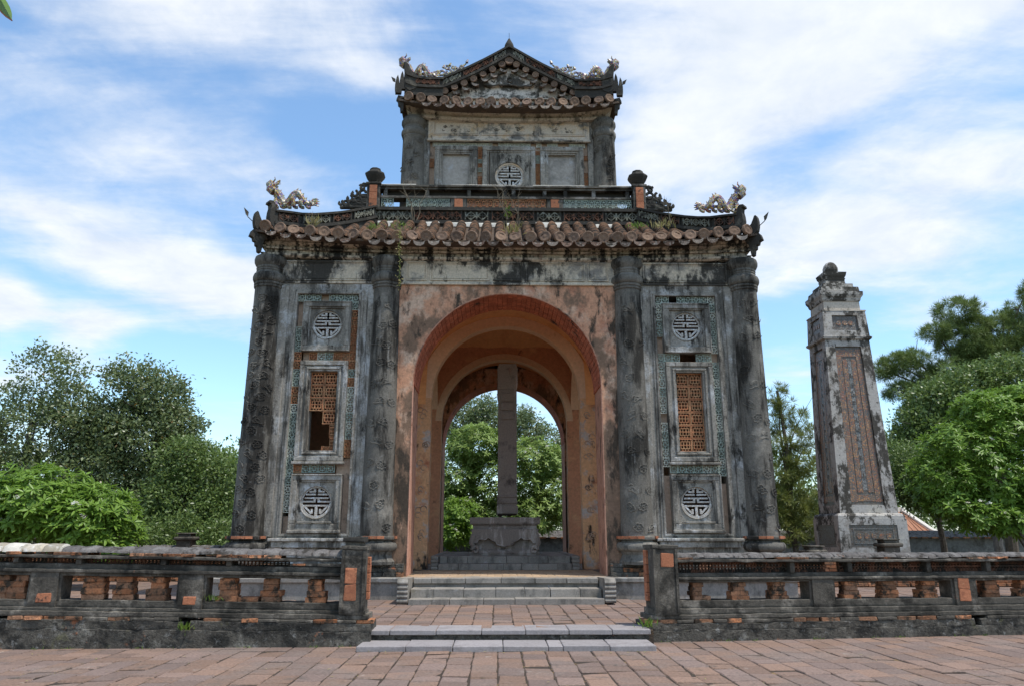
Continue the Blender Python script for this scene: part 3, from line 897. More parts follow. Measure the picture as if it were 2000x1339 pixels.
    while z < pt-.16:
        h = rd.uniform(.09,.15)
        inst('brick', rd.choice(redbrick_meshes), root, (s*(p0-.012), .30, z), (0,0,0), (.05, .13, h*.96)); z += h
    return root

W26, W19 = .265, .19
S1 = lambda: [(0,.27),(.0,.265),(.0,.2),(.005,.19)]
lw = empty('low_wall', (LO.x, LO.y, 0), 'low blackened balustrade wall on the left of the gate steps, with brick stacks in its openings', 'wall', 'ruined low front walls', LA)
low_wall(lw, -1, (.30,.345,.41,.455,.55,.865,.955,1.025,1.10,1.14,1.262), .017,
    None, [(2.15,2.475),(4.105,4.475),(6.1,6.45),(8.0,8.3)],
    [(1.844,[(0,.3),(-.02,.24),(0,.26),(0,.22)]), (1.546,[(0,.28)]), (1.233,[(.01,.27),(0,.29),(.02,.2),(.02,.2)]), (.618,[(0,.28),(0,.26),(.02,.19),(.02,.2)]),
     (3.671,[(0,.3),(0,.3),(0,.28),(0,.27)]), (3.255,[(0,.28),(.01,.29),(.0,.22),(0,.21)]), (2.803,[(0,.29),(0,.28),(0,.19),(0,.2)]),
     (4.688,[(0,.27),(.04,.3),(.02,.26),(-.06,.17)]), (4.95,[(0,.24),(0,.27),(0,.25),(.0,.27)]), (5.4,S1()), (5.8,S1()), (6.8,S1()), (7.3,S1())],
    [1.83,2.727,3.875,4.72,5.7,6.6,7.5], [(.3,1.0)],
    dict(plinth=-.183, u0=-.07, u1=.26, top=1.325, cap=True), [2.3, 4.87], 9.5,
    [(.045,.205,.60,1.035,2),(2.23,2.4,.51,.62,1),(4.17,4.36,.52,.64,1)], (4.02, 9.5), 3)
rw = empty('low_wall', (RO.x, RO.y, 0), 'low blackened balustrade wall on the right of the gate steps, running back towards the obelisk', 'wall', 'ruined low front walls', RA)
low_wall(rw, 1, (.25,.30,.36,.44,.548,.80,.872,.93,1.085,1.125,1.216), -.002,
    None, [(2.46,2.8),(4.80,5.16),(7.2,7.5)],
    [(.709,[(.05,.27),(-.03,.15),(-.02,.14),(-.0,.17)]), (1.346,[(0,.28),(0,.28),(-.01,.19),(0,.2)]), (1.969,[(0,.29),(-.01,.26),(0,.19),(0,.2)]),
     (3.138,[(0,.29),(0,.24),(-.01,.2),(-.01,.2)]), (3.764,[(0,.29),(0,.28),(0,.25),(0,.22)]), (4.408,[(0,.3),(0,.28),(.02,.22),(.02,.2)]),
     (5.5,[(0,.28),(-.01,.24),(0,.24),(-.01,.2)]), (6.1,S1()), (6.7,S1())],
    [2.171,3.104,4.417,5.437,6.4,7.3], [(2.75,2.95)],
    dict(plinth=-.133, u0=-.011, u1=.351, top=1.33), [5.063], 8.5,
    [(.105,.29,1.02,1.225,1),(4.86,5.04,.50,.86,2)], None, 5)

# ------------------------------------------------------------ walls behind
def back_wall(label, x0, x1, y, zt, posts, name='terrace_wall', m=None, group='walls at the rear of the terrace'):
    r = empty(name, ((x0+x1)/2, y, TZ), label, 'wall', group)
    rd = random.Random(int(abs(x0*10)))
    mb = MB(); mb.box(x0, x1, y, y+.35, 0, zt-.28)
    roughen(mb.build('body', MT['wallgrey'], r), .01)
    z = TZ+.02; k = 0
    own = 0
    while z < zt-.16:
        x = x0 - rd.uniform(0, .2)
        while x < x1:
            w = rd.uniform(.26, .4)
            inst('brick', rd.choice(brick_meshes), r, (x+w/2, y-.01+.04*((k % 3) == 0)*-1, z), (0,0,0), (w-.012, .12, .078)); own += 1
            x += w
        z += .088; k += 1
    x = x0
    while x < x1:
        w = rd.uniform(.24,.34)
        inst('coping_tile', rd.choice(cop_meshes), r, (x+w/2, y+.16, zt-.13), (0,0,0), (w, .42, .13)); x += w
    for (px, pz) in posts:
        mb = MB(); mb.box(px-.2, px+.2, y-.05, y+.36, TZ, pz-.2, c=.01); mb.build('post', MT['wallgrey'], r)
        mb = MB(); mb.box(px-.27, px+.27, y-.12, y+.43, pz-.2, pz-.1, c=.03); mb.box(px-.18, px+.18, y-.03, y+.34, pz-.1, pz-.03, c=.01); mb.box(px-.22, px+.22, y-.07, y+.38, pz-.03, pz, c=.01)
        roughen(mb.build('post_cap', MT['wallgrey'], r), .012, px)
    finish(r)
back_wall('weathered brick wall with capped posts behind the left low wall', -15, -6.3, 22, 1.17, [(-10.87,1.53),(-8.87,1.50),(-12.9,1.52)])
back_wall('weathered brick wall with broken post caps in front of the obelisk', 6.6, 15, 19.4, .98, [(8.1,1.19),(10.05,1.36)])
fwl = empty('boundary_wall', (20, 36, 0), 'long grey boundary wall with tiled coping far behind the pavilion', 'wall')
mb = MB(); mb.box(-3, 48, 36, 36.5, -.05, 1.32); mb.build('body', MT['farwall'], fwl)
mb = MB(); mb.poly([(-3, 35.75, 1.3), (-3, 36.25, 1.62), (-3, 36.75, 1.3)], (51, 0, 0)); roughen(mb.build('coping', MT['coping'], fwl), .02)
x = -3
mb = MB()
while x < 48:
    mb.box(x, x+.3, 35.7, 35.78, 1.26, 1.33); x += .5
tag(mb.build('coping_tile_ends', MT['brick'], fwl), kind='stuff')
finish(fwl)
# ------------------------------------------------------------ the pavilion
X0, YC = 0.225, 21.5
XU = 0.29
pav = empty('pavilion', (X0, YC, TZ), 'ruined two-storey dark stone pavilion with a tall salmon arched doorway and tiled roofs', 'pavilion')
YF = 16.32
PZ = 0.618
P = pav

# platform
mb = MB()
sweep_rect(mb, [(0, TZ-.1), (0, TZ+.02), (0, .525), (.055, .53), (.06, .60), (.045, PZ), (-.5, PZ)], 5.98, 5.57, (X0, YC), n=30)
plat = mb.build('platform', MT['darkstone'], P)
mb = MB(); mb.box(X0-5.9, X0+5.9, 15.96, 27.0, .3, PZ-.022); mb.build('platform_core', MT['darkstone'], plat)
mbj = MB()
y = 15.98
k = 0
while y < 19.0:
    x = X0-2.2 + (.16 if k % 2 else 0)
    while x < X0+2.1:
        m2 = MB(); m2.box(x+.004, min(x+.32, X0+2.14)-.004, y+.004, y+.316, PZ-.05, PZ+random.uniform(-.002,.003), c=.004)
        m2.build('floor_tile', MT['floor'], plat)
        x += .324
    y += .32; k += 1

# brick footing courses
for (hz0, hz1, out) in ((PZ-.002, .71, .10), (.708, .80, .05), (.798, .885, .01)):
    for (a, b) in ((-5.85, -2.16), (2.16, 5.85)):
        x = X0 + a
        while x < X0+b-.05:
            w = min(random.uniform(.2, .32), X0+b-x)
            mm = MB(); mm.box(x+.003, x+w-.003, YF-out-.10-random.uniform(0,.02), YF+.1, hz0, hz1-.005, c=.008)
            roughen(mm.build('footing_brick', MT['plinth'] if random.random() < .8 else MT['brick'], P), .006)
            x += w

def archwall(cx, w, z0, z1, r, sp, y0, y1, n=40, swap=False):
    """wall with a round-headed opening; material 0 = face, 1 = reveal, 2 = soffit"""
    mb = MB()
    arc = [(cx - r*math.cos(math.pi*i/n), sp + r*math.sin(math.pi*i/n)) for i in range(n+1)]
    for y in (y0, y1):
        b = len(mb.v)
        for xa, xb in ((cx-w, cx-r), (cx+r, cx+w)):
            for za, zb in ((z0, sp), (sp, z1)):
                mb.add([(xa,y,za),(xb,y,za),(xb,y,zb),(xa,y,zb)], [(0,1,2,3)], 0)
        for (p, q) in zip(arc[:-1], arc[1:]):
            mb.add([(p[0],y,p[1]),(q[0],y,q[1]),(q[0],y,z1),(p[0],y,z1)], [(0,1,2,3)], 0)
    for x in (cx-r, cx+r):
        mb.add([(x,y0,z0),(x,y1,z0),(x,y1,sp),(x,y0,sp)], [(0,1,2,3)], 1)
    for (p, q) in zip(arc[:-1], arc[1:]):
        mb.add([(p[0],y0,p[1]),(q[0],y0,q[1]),(q[0],y1,q[1]),(p[0],y1,p[1])], [(0,1,2,3)], 2)
    mb.add([(cx-w,y0,z1),(cx+w,y0,z1),(cx+w,y1,z1),(cx-w,y1,z1)], [(0,1,2,3)], 0)
    for x in (cx-w, cx+w):
        mb.add([(x,y0,z0),(x,y1,z0),(x,y1,z1),(x,y0,z1)], [(0,1,2,3)], 0)
    if swap:   # turn the wall to face the sides
        mb.v = [(X0 + (y-YC), YC + (x-X0), z) for x, y, z in mb.v]
    return mb

AR, ASP = 2.12, 4.73
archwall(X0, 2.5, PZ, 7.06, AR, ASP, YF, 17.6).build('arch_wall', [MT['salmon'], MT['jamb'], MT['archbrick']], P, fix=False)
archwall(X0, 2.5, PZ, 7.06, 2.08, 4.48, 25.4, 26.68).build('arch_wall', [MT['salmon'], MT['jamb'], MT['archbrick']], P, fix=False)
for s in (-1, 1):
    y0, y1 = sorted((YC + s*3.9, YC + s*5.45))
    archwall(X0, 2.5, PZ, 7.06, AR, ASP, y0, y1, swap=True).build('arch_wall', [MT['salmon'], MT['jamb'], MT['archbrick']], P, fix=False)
# the small bricks lining the arch
mb = MB()
nb = 58
for i in range(nb):
    a0, a1 = math.pi*(i+.05)/nb, math.pi*(i+.95)/nb
    for j in range(8):
        ya, yb = YF+.02 + j*.157 + .004, YF+.02 + (j+1)*.157 - .004
        q = 2.098 - random.uniform(0, .006)
        pts = [(X0 - r*math.cos(a), ASP + r*math.sin(a)) for a in (a0, a1) for r in (q, 2.13)]
        v = [(pts[k][0], y, pts[k][1]) for y in (ya, yb) for k in (0, 1, 3, 2)]
        mb.add(v, [(0,3,7,4),(0,1,2,3),(4,7,6,5),(0,4,5,1),(3,2,6,7)])
tag(mb.build('arch_bricks', MT['archbrick'], P), kind='stuff')
# rounded lip of the arch
def arc_path(r, sp, y, n=40, z0=PZ, cx=X0):
    return [(cx-r, y, z0 + (sp-z0)*k/6) for k in range(6)] + [(cx - r*math.cos(math.pi*i/n), y, sp + r*math.sin(math.pi*i/n)) for i in range(n+1)] + [(cx+r, y, sp - (sp-z0)*(k+1)/6) for k in range(6)]
mb = MB(); mb.tube(arc_path(2.115, ASP, YF+.02), .022, 6); mb.build('arch_lip', MT['jamb'], P, smooth=True)

# inside: arms, crossing arches, vaults
for (ya, yb) in ((17.6, 19.42), (23.58, 25.4)):
    for s in (-1, 1):
        mb = MB(); mb.box(X0+s*2.46, X0+s*2.75, ya, yb, PZ, 7.0); mb.build('inner_wall', MT['ochre'], P)
        mb = MB(); xa, xb = X0 + s*2.46, X0+s*(YC-17.6)
        yy = 19.05 if ya < 20 else 23.95
        mb.box(X0+s*2.7, X0+s*5.6, yy-.15 if ya < 20 else yy, yy if ya < 20 else yy+.15, PZ, 7.0); mb.build('inner_wall', MT['redwall'], P)
    mb = MB(); n = 20
    for i in range(n+1):
        a = math.pi*i/n
        for y in (ya, yb): mb.v.append((X0-2.46*math.cos(a), y, 4.73+2.46*math.sin(a)))
    mb.f = [(2*i, 2*i+1, 2*i+3, 2*i+2) for i in range(n)]; mb.m = [0]*n
    mb.build('arm_vault', MT['vault'], P, smooth=True, fix=False)
    m2 = MB(); m2.v = [(X0+(y-YC), YC+(x-X0), z) for x, y, z in mb.v]; m2.f = mb.f; m2.m = mb.m
    m2.build('arm_vault', MT['vault'], P, smooth=True, fix=False)
CR, CSP = 1.97, 4.96
archwall(X0, 2.46, PZ, 7.3, CR, CSP, 19.42, 19.78).build('crossing_arch', [MT['redwall'], MT['ochre'], MT['archband']], P, fix=False)
archwall(X0, 2.46, PZ, 7.3, CR, CSP-.05, 23.22, 23.58).build('crossing_arch', [MT['redwall'], MT['ochre'], MT['archband']], P, fix=False)
for y0, y1 in ((19.08, 19.40), (23.60, 23.92)):
    archwall(X0, 1.9, PZ, 7.3, 1.75, CSP, y0, y1, swap=True).build('crossing_arch', [MT['redwall'], MT['ochre'], MT['archband']], P, fix=False)
# pale painted bands on the faces of the crossing arches
def arch_band(y, sp, r0, r1, th, m, z0=None, name='arch_band'):
    mb = MB(); n = 40
    pts0 = [(X0 - r0*math.cos(math.pi*i/n), sp + r0*math.sin(math.pi*i/n)) for i in range(n+1)]
    pts1 = [(X0 - r1*math.cos(math.pi*i/n), sp + r1*math.sin(math.pi*i/n)) for i in range(n+1)]
    for (p, q, p1, q1) in zip(pts0[:-1], pts0[1:], pts1[:-1], pts1[1:]):
        v = [(a[0], yy, a[1]) for yy in (y-th, y) for a in (p, q, q1, p1)]
        mb.add(v, [(0,1,2,3),(0,4,5,1),(3,2,6,7)])
    return mb.build(name, m, P)
arch_band(19.42, CSP, CR-.004, 2.30, .02, MT['archband'])
arch_band(23.22, CSP-.05, CR-.004, 2.16, .02, MT['archband'])
for s in (-1, 1):
    mb = MB(); a, b = sorted((X0+s*(CR-.002), X0+s*2.46)); mb.box(a, b, 19.40, 19.425, PZ, CSP); mb.build('painted_pier_face', MT['ochre'], P)
    # worn cloud scrolls in low relief on the pier faces
    for k in range(6):
        zc = 1.4 + k*.62 + random.uniform(-.1,.1)
        xc = X0 + s*random.uniform(2.12, 2.32)
        mc = MB()
        for q in range(3):
            ox, oz, rr = random.uniform(-.09,.09), random.uniform(-.12,.12), random.uniform(.05,.09)
            mc.tube([(xc+ox+rr*(1-t*.06)*math.cos(t), 19.395, zc+oz+rr*(1-t*.06)*math.sin(t)) for t in np.linspace(0, 5.2, 12)], .012, 5)
        mc.build('cloud_relief', MT['niche'], P, smooth=True)
mb = MB(); n = 16
for i in range(n+1):
    for j in range(n+1):
        u, v = -1+2*i/n, -1+2*j/n
        d = max(abs(u), abs(v)); c = (abs(u)**2+abs(v)**2)**.5
        a = math.atan2(v, u)
        mb.v.append((X0+u*2.12, YC+v*2.1, 6.95 + 1.15*(1-d**1.7) + .03*math.cos(a*12)*d))
for i in range(n):
    for j in range(n):
        mb.f.append((i*(n+1)+j, i*(n+1)+j+1, (i+1)*(n+1)+j+1, (i+1)*(n+1)+j)); mb.m.append(0)
mb.build('crossing_vault', MT['vault'], P, smooth=False, fix=False)
mb = MB()
for (a, b, c_, d) in ((-5.5,5.5,16.5,19.2),(-5.5,5.5,23.8,26.5),(-5.5,-2.3,19.2,23.8),(2.3,5.5,19.2,23.8)):
    mb.box(X0+a, X0+b, c_, d, 7.66, 7.85)
mb.build('ceiling_slab', MT['roofbase'], P)

# ---------- columns
def column(cx, cy, pedestal=True):
    pr = []
    if pedestal:
        pr += [(.40, .86), (.41, .92), (.37, .98), (.345, 1.06), (.37, 1.12), (.43, 1.15), (.455, 1.20), (.455, 1.26), (.42, 1.305), (.35, 1.32), (.34, 1.35)]
        pr += [(.41, 1.365), (.425, 1.40), (.42, 1.435), (.355, 1.445)]
    pr += [(.352, 1.6), (.342, 2.6), (.328, 4.2), (.312, 5.8), (.302, 6.9), (.325, 6.915), (.332, 6.95), (.312, 6.965), (.335, 6.985), (.338, 7.02), (.318, 7.04),
           (.352, 7.06), (.372, 7.11), (.376, 7.17), (.358, 7.23), (.315, 7.26), (.300, 7.30), (.312, 7.32), (.300, 7.35), (.315, 7.38), (.305, 7.42), (.335, 7.46), (.365, 7.52), (.372, 7.585), (.355, 7.65), (.33, 7.67)]
    mb = MB(); mb.lathe(pr, cx, cy, 36)
    o = mb.build('column', MT['column'], P, smooth=True)
    roughen(o, .006, cx, 5)
    if pedestal:   # broken tile ledge of the base
        mb = MB()
        for k in range(9):
            a0 = math.pi + (k+.03)*math.pi/9; a1 = math.pi + (k+.97)*math.pi/9
            if random.random() < .55:
                q = [(.36, 0), (.45+random.uniform(-.02,.02), 0)]
                v = [(cx+r*math.cos(a), cy+r*math.sin(a), z) for z in (1.385, 1.44) for a in (a0, a1) for r in (.34, .455)]
                mb.add(v, [(0,1,3,2),(4,6,7,5),(0,2,6,4),(1,5,7,3),(0,4,5,1),(2,3,7,6)])
        if mb.v: mb.build('ledge_tiles', MT['brickred'], o)
    return o
def rosette(kind):
    """cloud / flower scroll modelled in stucco, lying in the x-z plane"""
    r = random.Random(kind); mb = MB()
    if kind % 2 == 0:
        for k in range(6):
            a = k*math.pi/3 + r.uniform(-.2,.2); rr = r.uniform(.062, .085)
            c = (math.cos(a)*rr, math.sin(a)*rr*.8)
            mb.tube([(c[0]+.042*math.cos(t+a), 0, c[1]+.036*math.sin(t+a)) for t in np.linspace(-2.2, 2.2, 8)], [.006,.012,.015,.016,.016,.015,.012,.006], 5)
        mb.tube([(.03*math.cos(t), -.006, .026*math.sin(t)) for t in np.linspace(0, 6.28, 9)], .013, 5)
    else:
        for k in range(4):
            ox, oz = r.uniform(-.1,.1), r.uniform(-.05,.06); sg = r.choice((-1, 1))
            mb.tube([(ox + sg*(.062-.008*t)*math.cos(t), 0, oz + (.052-.007*t)*math.sin(t)) for t in np.linspace(0, 5.6, 13)], list(np.linspace(.018,.010,13)), 5)
        mb.tube([(-.15, 0, -.03), (-.08, -.004, -.055), (0, -.006, -.045), (.08, -.004, -.06), (.16, 0, -.02)], [.006,.013,.015,.013,.006], 5)
    return mb.mesh('stucco_scroll', MT['column'], smooth=True)
ros = [rosette(i) for i in range(6)]
cols = []
for cx, left in ((X0-5.49, 0), (X0-2.78, 1), (X0+2.78, 2), (X0+5.49, 3)):
    o = column(cx, 16.36); cols.append(o)
    z = 1.62; k = 0
    dens = (.25, .44, .40, .38)[left]
    while z < 6.8:
        for a in ((-.62, .35) if k % 2 else (-.15, .78)):
            if left and random.random() < .22: continue
            if left == 0 and a > .7 and random.random() < .5: continue
            aa = a + random.uniform(-.12,.12)
            rr = .352 - (z-1.6)/5.3*.05 + .002
            inst('stucco_scroll', random.choice(ros), o, (cx + rr*math.sin(aa), 16.36 - rr*math.cos(aa), z + random.uniform(-.04,.04)),
                 (0, R(random.uniform(-40,40)), aa), (.95, .8 if left == 0 or z < 2.4 else .45, .95))
        z += dens; k += 1
for cx in (X0-5.49, X0+5.49, X0-2.78, X0+2.78):
    column(cx, 26.64)

# ---------- the two panelled bays
def lattice_mesh(m):
    """pierced square tile: rim, ring and spokes (unit square in x-z, front at -y)"""
    mb = MB(); t = .06
    for a, b in (((-.5,-.455),(.5,-.455)),((-.5,.455),(.5,.455)),((-.455,-.41),(-.455,.41)),((.455,-.41),(.455,.41))):
        mb.bar((a[0],0,a[1]), (b[0],0,b[1]), t, .25)
    n = 8; pts = [(.27*math.cos(R(22.5+45*k)), .27*math.sin(R(22.5+45*k))) for k in range(n)]
    for k in range(n):
        p, q = pts[k], pts[(k+1) % n]
        mb.bar((p[0],-.01,p[1]), (q[0],-.01,q[1]), t, .25)
    for k in range(4):
        a = R(90*k); mb.bar((.07*math.cos(a),0,.07*math.sin(a)), (.47*math.cos(a),0,.47*math.sin(a)), t*.9, .22)
        a = R(90*k+45); mb.bar((.29*math.cos(a),0,.29*math.sin(a)), (.58*math.cos(a),0,.58*math.sin(a)), t*.8, .22)
    return mb.mesh('lattice_tile', m)
LAT = {k: lattice_mesh(MT[k]) for k in ('glaze_green', 'glaze_pale', 'terra')}

def ring_frame(mb, x0, x1, z0, z1, w, y0, y1, c=.006):
    """four butted bars round a rectangle; outer size given"""
    mb.box(x0, x1, y0, y1, z1-w, z1, c=c); mb.box(x0, x1, y0, y1, z0, z0+w, c=c)
    mb.box(x0, x0+w, y0, y1, z0+w, z1-w, c=c); mb.box(x1-w, x1, y0, y1, z0+w, z1-w, c=c)

def circle_plate(mb, cx, cz, hx, hz0, hz1, r, y0, y1, n=48):
    """rectangular plate with a round hole"""
    b = len(mb.v)
    ang = [2*math.pi*k/n for k in range(n)]
    def edge(a):
        c, s_ = math.cos(a), math.sin(a)
        t = min((hx/abs(c)) if abs(c) > 1e-6 else 9e9, ((hz1 if s_ > 0 else hz0)/abs(s_)) if abs(s_) > 1e-6 else 9e9)
        return c*t, s_*t
    for y in (y0, y1):
        for a in ang: mb.v.append((cx+r*math.cos(a), y, cz+r*math.sin(a)))
        for a in ang:
            e = edge(a); mb.v.append((cx+e[0], y, cz+e[1]))
        # corners
        for sx, sz in ((1,1),(-1,1),(-1,-1),(1,-1)):
            mb.v.append((cx+sx*hx, y, cz+(hz1 if sz > 0 else -hz0)))
    N = 2*n+4
    def corner_between(k):
        e0, e1 = edge(ang[k]), edge(ang[(k+1) % n])
        if abs(e0[0]-e1[0]) > 1e-6 and abs(e0[1]-e1[1]) > 1e-6:
            sx = 1 if (e0[0]+e1[0]) > 0 else -1; sz = 1 if (e0[1]+e1[1]) > 0 else -1
            return {(1,1):0,(-1,1):1,(-1,-1):2,(1,-1):3}[(sx,sz)]
        return None
    for s_ in (0, 1):
        o = b + s_*N
        for k in range(n):
            k2 = (k+1) % n
            cb = corner_between(k)
            f = [o+k, o+k2, o+n+k2] + ([o+2*n+cb] if cb is not None else []) + [o+n+k]
            mb.f.append(tuple(f)); mb.m.append(0)
    for k in range(n):
        k2 = (k+1) % n
        mb.f.append((b+k, b+k2, b+N+k2, b+N+k)); mb.m.append(0)

def medallion(cx, cz, r, y, parent, broken=False):
    """round longevity emblem: ring, bars and stem set with white shards"""
    root_mb = MB(); n = 40
    def ringseg(r0, r1, a0, a1, ya, yb, n):
        for i in range(n):
            t0, t1 = a0+(a1-a0)*i/n, a0+(a1-a0)*(i+1)/n
            v = [(cx+q*math.cos(t), yy, cz+q*math.sin(t)) for yy in (ya, yb) for t in (t0, t1) for q in (r0, r1)]
            root_mb.add(v, [(0,1,3,2),(4,6,7,5),(0,2,6,4),(1,5,7,3)] + ([(0,4,5,1)] if i == 0 else []) + ([(2,3,7,6)] if i == n-1 else []))
    ringseg(r*.90, r*1.0, 0, 2*math.pi, y, y+.05, n)
    ringseg(r*.86, r*1.05, math.pi*1.03, math.pi*1.97, y-.025, y+.02, 20)
    ring = root_mb.build('emblem_ring', MT['mosaic'], parent)
    def half(zz): return math.sqrt(max(0, (r*.90)**2 - zz*zz))
    def hbar(z0, z1, x0=None, x1=None, gap=0):
        mb = MB(); h = min(half(z0), half(z1))
        xa = -h if x0 is None else x0*r; xb = h if x1 is None else x1*r
        if gap > 0:
            mb.box(cx+xa, cx-gap*r, y, y+.05, cz+z0, cz+z1, c=.006); mb.box(cx+gap*r, cx+xb, y, y+.05, cz+z0, cz+z1, c=.006)
        else:
            mb.box(cx+xa, cx+xb, y, y+.05, cz+z0, cz+z1, c=.006)
        roughen(mb.build('emblem_bar', MT['mosaic'], ring), .004, cx)
    t = r*.118
    hbar(.44*r, .44*r+t, gap=.06)
    hbar(.21*r, .21*r+t, -.78, .78)
    hbar(-.02*r, -.02*r+t, gap=.06)
    hbar(-.27*r, -.27*r+t, -.84, .84)
    mb = MB()
    for s in (-1, 1):
        mb.box(cx+s*.07*r, cx+s*.22*r, y, y+.05, cz+.62*r, cz+.86*r, c=.006)
        mb.box(cx+s*.22*r, cx+s*.5*r, y, y+.05, cz+.62*r, cz+.62*r+t, c=.006)
        mb.bar((cx+s*.78*r, y+.025, cz-.2*r), (cx+s*.28*r, y+.025, cz-.72*r), t, .05)
        mb.box(cx+s*.20*r, cx+s*.34*r, y, y+.05, cz-.74*r, cz-.42*r, c=.006)
        mb.box(cx+s*.06*r, cx+s*.2*r, y+.004, y+.046, cz+.10*r, cz+.22*r)
    mb.box(cx-.09*r, cx+.09*r, y, y+.05, cz-.9*r, cz-.27*r, c=.006)
    roughen(mb.build('emblem_stroke', MT['mosaic'], ring), .004, cx)
    return ring

def grille_mesh(m):
    """square terracotta fretwork tile"""
    mb = MB(); t = .062
    for a, b in (((-.5,-.46),(.5,-.46)),((-.5,.46),(.5,.46)),((-.46,-.42),(-.46,.42)),((.46,-.42),(.46,.42))):
        mb.bar((a[0],0,a[1]), (b[0],0,b[1]), t, .3)
    for z in (-.26, 0, .26): mb.bar((-.33 if z else -.42,0,z), (.33 if z else .42,0,z), t, .26)
    for x in (-.12, .12, -.33, .33):
        mb.bar((x,0.005,-.28), (x,0.005,.28), t, .24)
    for x in (-.2, 0, .2):
        mb.bar((x,0.01,.26), (x,0.01,.42), t, .22); mb.bar((x,0.01,-.42), (x,0.01,-.26), t, .22)
    return mb.mesh('grille_tile', m)
GR = grille_mesh(MT['terra'])

def bay(xb, side):
    rd = random.Random(side+50)
    pc = MT['plaster']
    bw = MB()
    bw.box(xb-1.36, xb-.70, YF, 17.0, .88, 7.06); bw.box(xb+.70, xb+1.36, YF, 17.0, .88, 7.06)
    bw.box(xb-1.36, xb+1.36, 16.6, 16.9, 7.058, 7.65); bw.box(xb-.70, xb+.70, YF, 17.0, 6.83, 7.06); bw.box(xb-.70, xb+.70, YF, 17.0, .88, 1.42)
    o = bw.build('bay_wall', pc, P); 
    # recessed backing with the three openings
    yb0, yb1 = YF+.13, YF+.35
    bk = MB()
    bk.box(xb-.52, xb-.37, yb0, yb1, 1.42, 6.6); bk.box(xb+.37, xb+.52, yb0, yb1, 1.42, 6.6)
    for (sx, za, zb_) in (((-1, 1.42, 1.85), (-1, 5.98, 6.72), (1, 1.42, 3.08)) if side < 0 else ((-1, 1.42, 2.72), (-1, 5.33, 5.88), (-1, 3.85, 4.1), (1, 1.42, 2.55), (1, 5.2, 5.48))):
        a_, b_ = sorted((xb+sx*.52, xb+sx*.70)); bk.box(a_, b_, yb0, yb1, za, zb_)
    if side < 0: bk.box(xb-.19, xb+.02, yb0, yb1, 6.62, 6.83)
    for a, b in ((1.42, 1.77), (2.51, 2.70), (3.02, 3.2), (4.98, 5.22), (5.5, 5.71), (6.46, 6.58)):
        bk.box(xb-.37, xb+.37, yb0, yb1, a, b)
    bk.build('recess_backing', MT['niche'], P)
    fr = MB()
    ring_frame(fr, xb-.80, xb+.80, 1.38, 6.90, .055, YF-.025, YF+.03); ring_frame(fr, xb-.745, xb+.745, 1.435, 6.845, .05, YF-.045, YF+.06)
    roughen(fr.build('bay_frame', pc, P), .004, xb)
    sl = MB(); sl.box(xb-.93, xb+.93, YF-.16, YF+.02, 1.33, 1.395, c=.015); sl.box(xb-.86, xb+.86, YF-.10, YF+.02, 1.20, 1.332, c=.01)
    roughen(sl.build('sill', pc, P), .008, xb)
    # slab pilasters left and right of the bay
    for a, b in ((xb-1.12, xb-.90), (xb+.90, xb+1.12)):
        m_ = MB(); m_.box(a, b, YF-.035, YF+.01, 1.42, 7.0, c=.012); roughen(m_.build('pilaster', pc, P), .004, a)
    # framed panels
    for (z0, z1, cz, r) in ((5.47, 6.60, 6.08, .335), (1.575, 2.715, 2.14, .338)):
        m_ = MB()
        ring_frame(m_, xb-.53, xb+.53, z0, z1, .115, YF-.055, yb0+.02, c=.012)
        ring_frame(m_, xb-.418, xb+.418, z0+.112, z1-.112, .035, YF-.02, yb0+.02)
        ring_frame(m_, xb-.545, xb+.545, z0-.018, z1+.018, .03, YF-.075, yb0-.02)
        circle_plate(m_, xb, cz, .384, cz-(z0+.146), (z1-.146)-cz, r, YF+.02, YF+.16)
        m_.tube([(xb+(r+.004)*math.cos(t), YF+.02, cz+(r+.004)*math.sin(t)) for t in np.linspace(0, 2*math.pi, 41)], .017, 5, cap=False)
        f_ = m_.build('panel_frame', pc, P)
        medallion(xb, cz, r*.98, YF+.05, f_)
        if z0 < 2:
            m_ = MB(); m_.box(xb-.56, xb+.56, YF-.12, YF, z0-.075, z0-.012, c=.012); m_.box(xb-.36, xb+.36, YF-.085, YF-.05, z0+.13, z0+.165, c=.006)
            roughen(m_.build('panel_ledge', pc, f_), .008)
    m_ = MB(); z0, z1 = 3.01, 5.235
    ring_frame(m_, xb-.53, xb+.53, z0, z1, .10, YF-.055, yb0+.02, c=.012)
    ring_frame(m_, xb-.432, xb+.432, z0+.098, z1-.098, .05, YF-.02, yb0+.02, c=.01)
    ring_frame(m_, xb-.384, xb+.384, z0+.146, z1-.146, .045, YF-.05, yb0+.02, c=.012)
    ring_frame(m_, xb-.341, xb+.341, z0+.189, z1-.189, .04, YF-.01, yb0+.24, c=.006)
    m_.box(xb-.57, xb+.57, YF-.10, YF, z0-.07, z0-.012, c=.012)
    win = m_.build('window', pc, P)
    hw, zb, zt = .30, 3.24, 5.005
    rows, tw = 6, hw
    th = (zt-zb)/rows
    for i in range(rows):
        for j in (0, 1):
            if side < 0 and i < 3 and not (j == 1 and i in (1, 2)): continue
            if side < 0 and i == 1 and j == 1:
                inst('grille_tile', GR, win, (xb+.235, YF+.13, zb+(i+.5)*th), (0,0,0), (.13, .16, th*.98)); continue
            inst('grille_tile', GR, win, (xb-hw+(j+.5)*tw, YF+.13, zb+(i+.5)*th), (R(rd.uniform(-1,1)), R(rd.uniform(-.8,.8)), 0), (tw*.985, .16, th*.985))
    if side < 0:
        inst('grille_tile', GR, win, (xb+.245, YF+.13, zb+.5*th), (0,0,0), (.11, .16, th*.98))
        inst('grille_tile', GR, win, (xb+.1, YF+.13, zb+.18*th), (0,R(3),0), (.17, .16, th*.35))
    # pierced tiles round the panels
    ts, tp = .163, .196
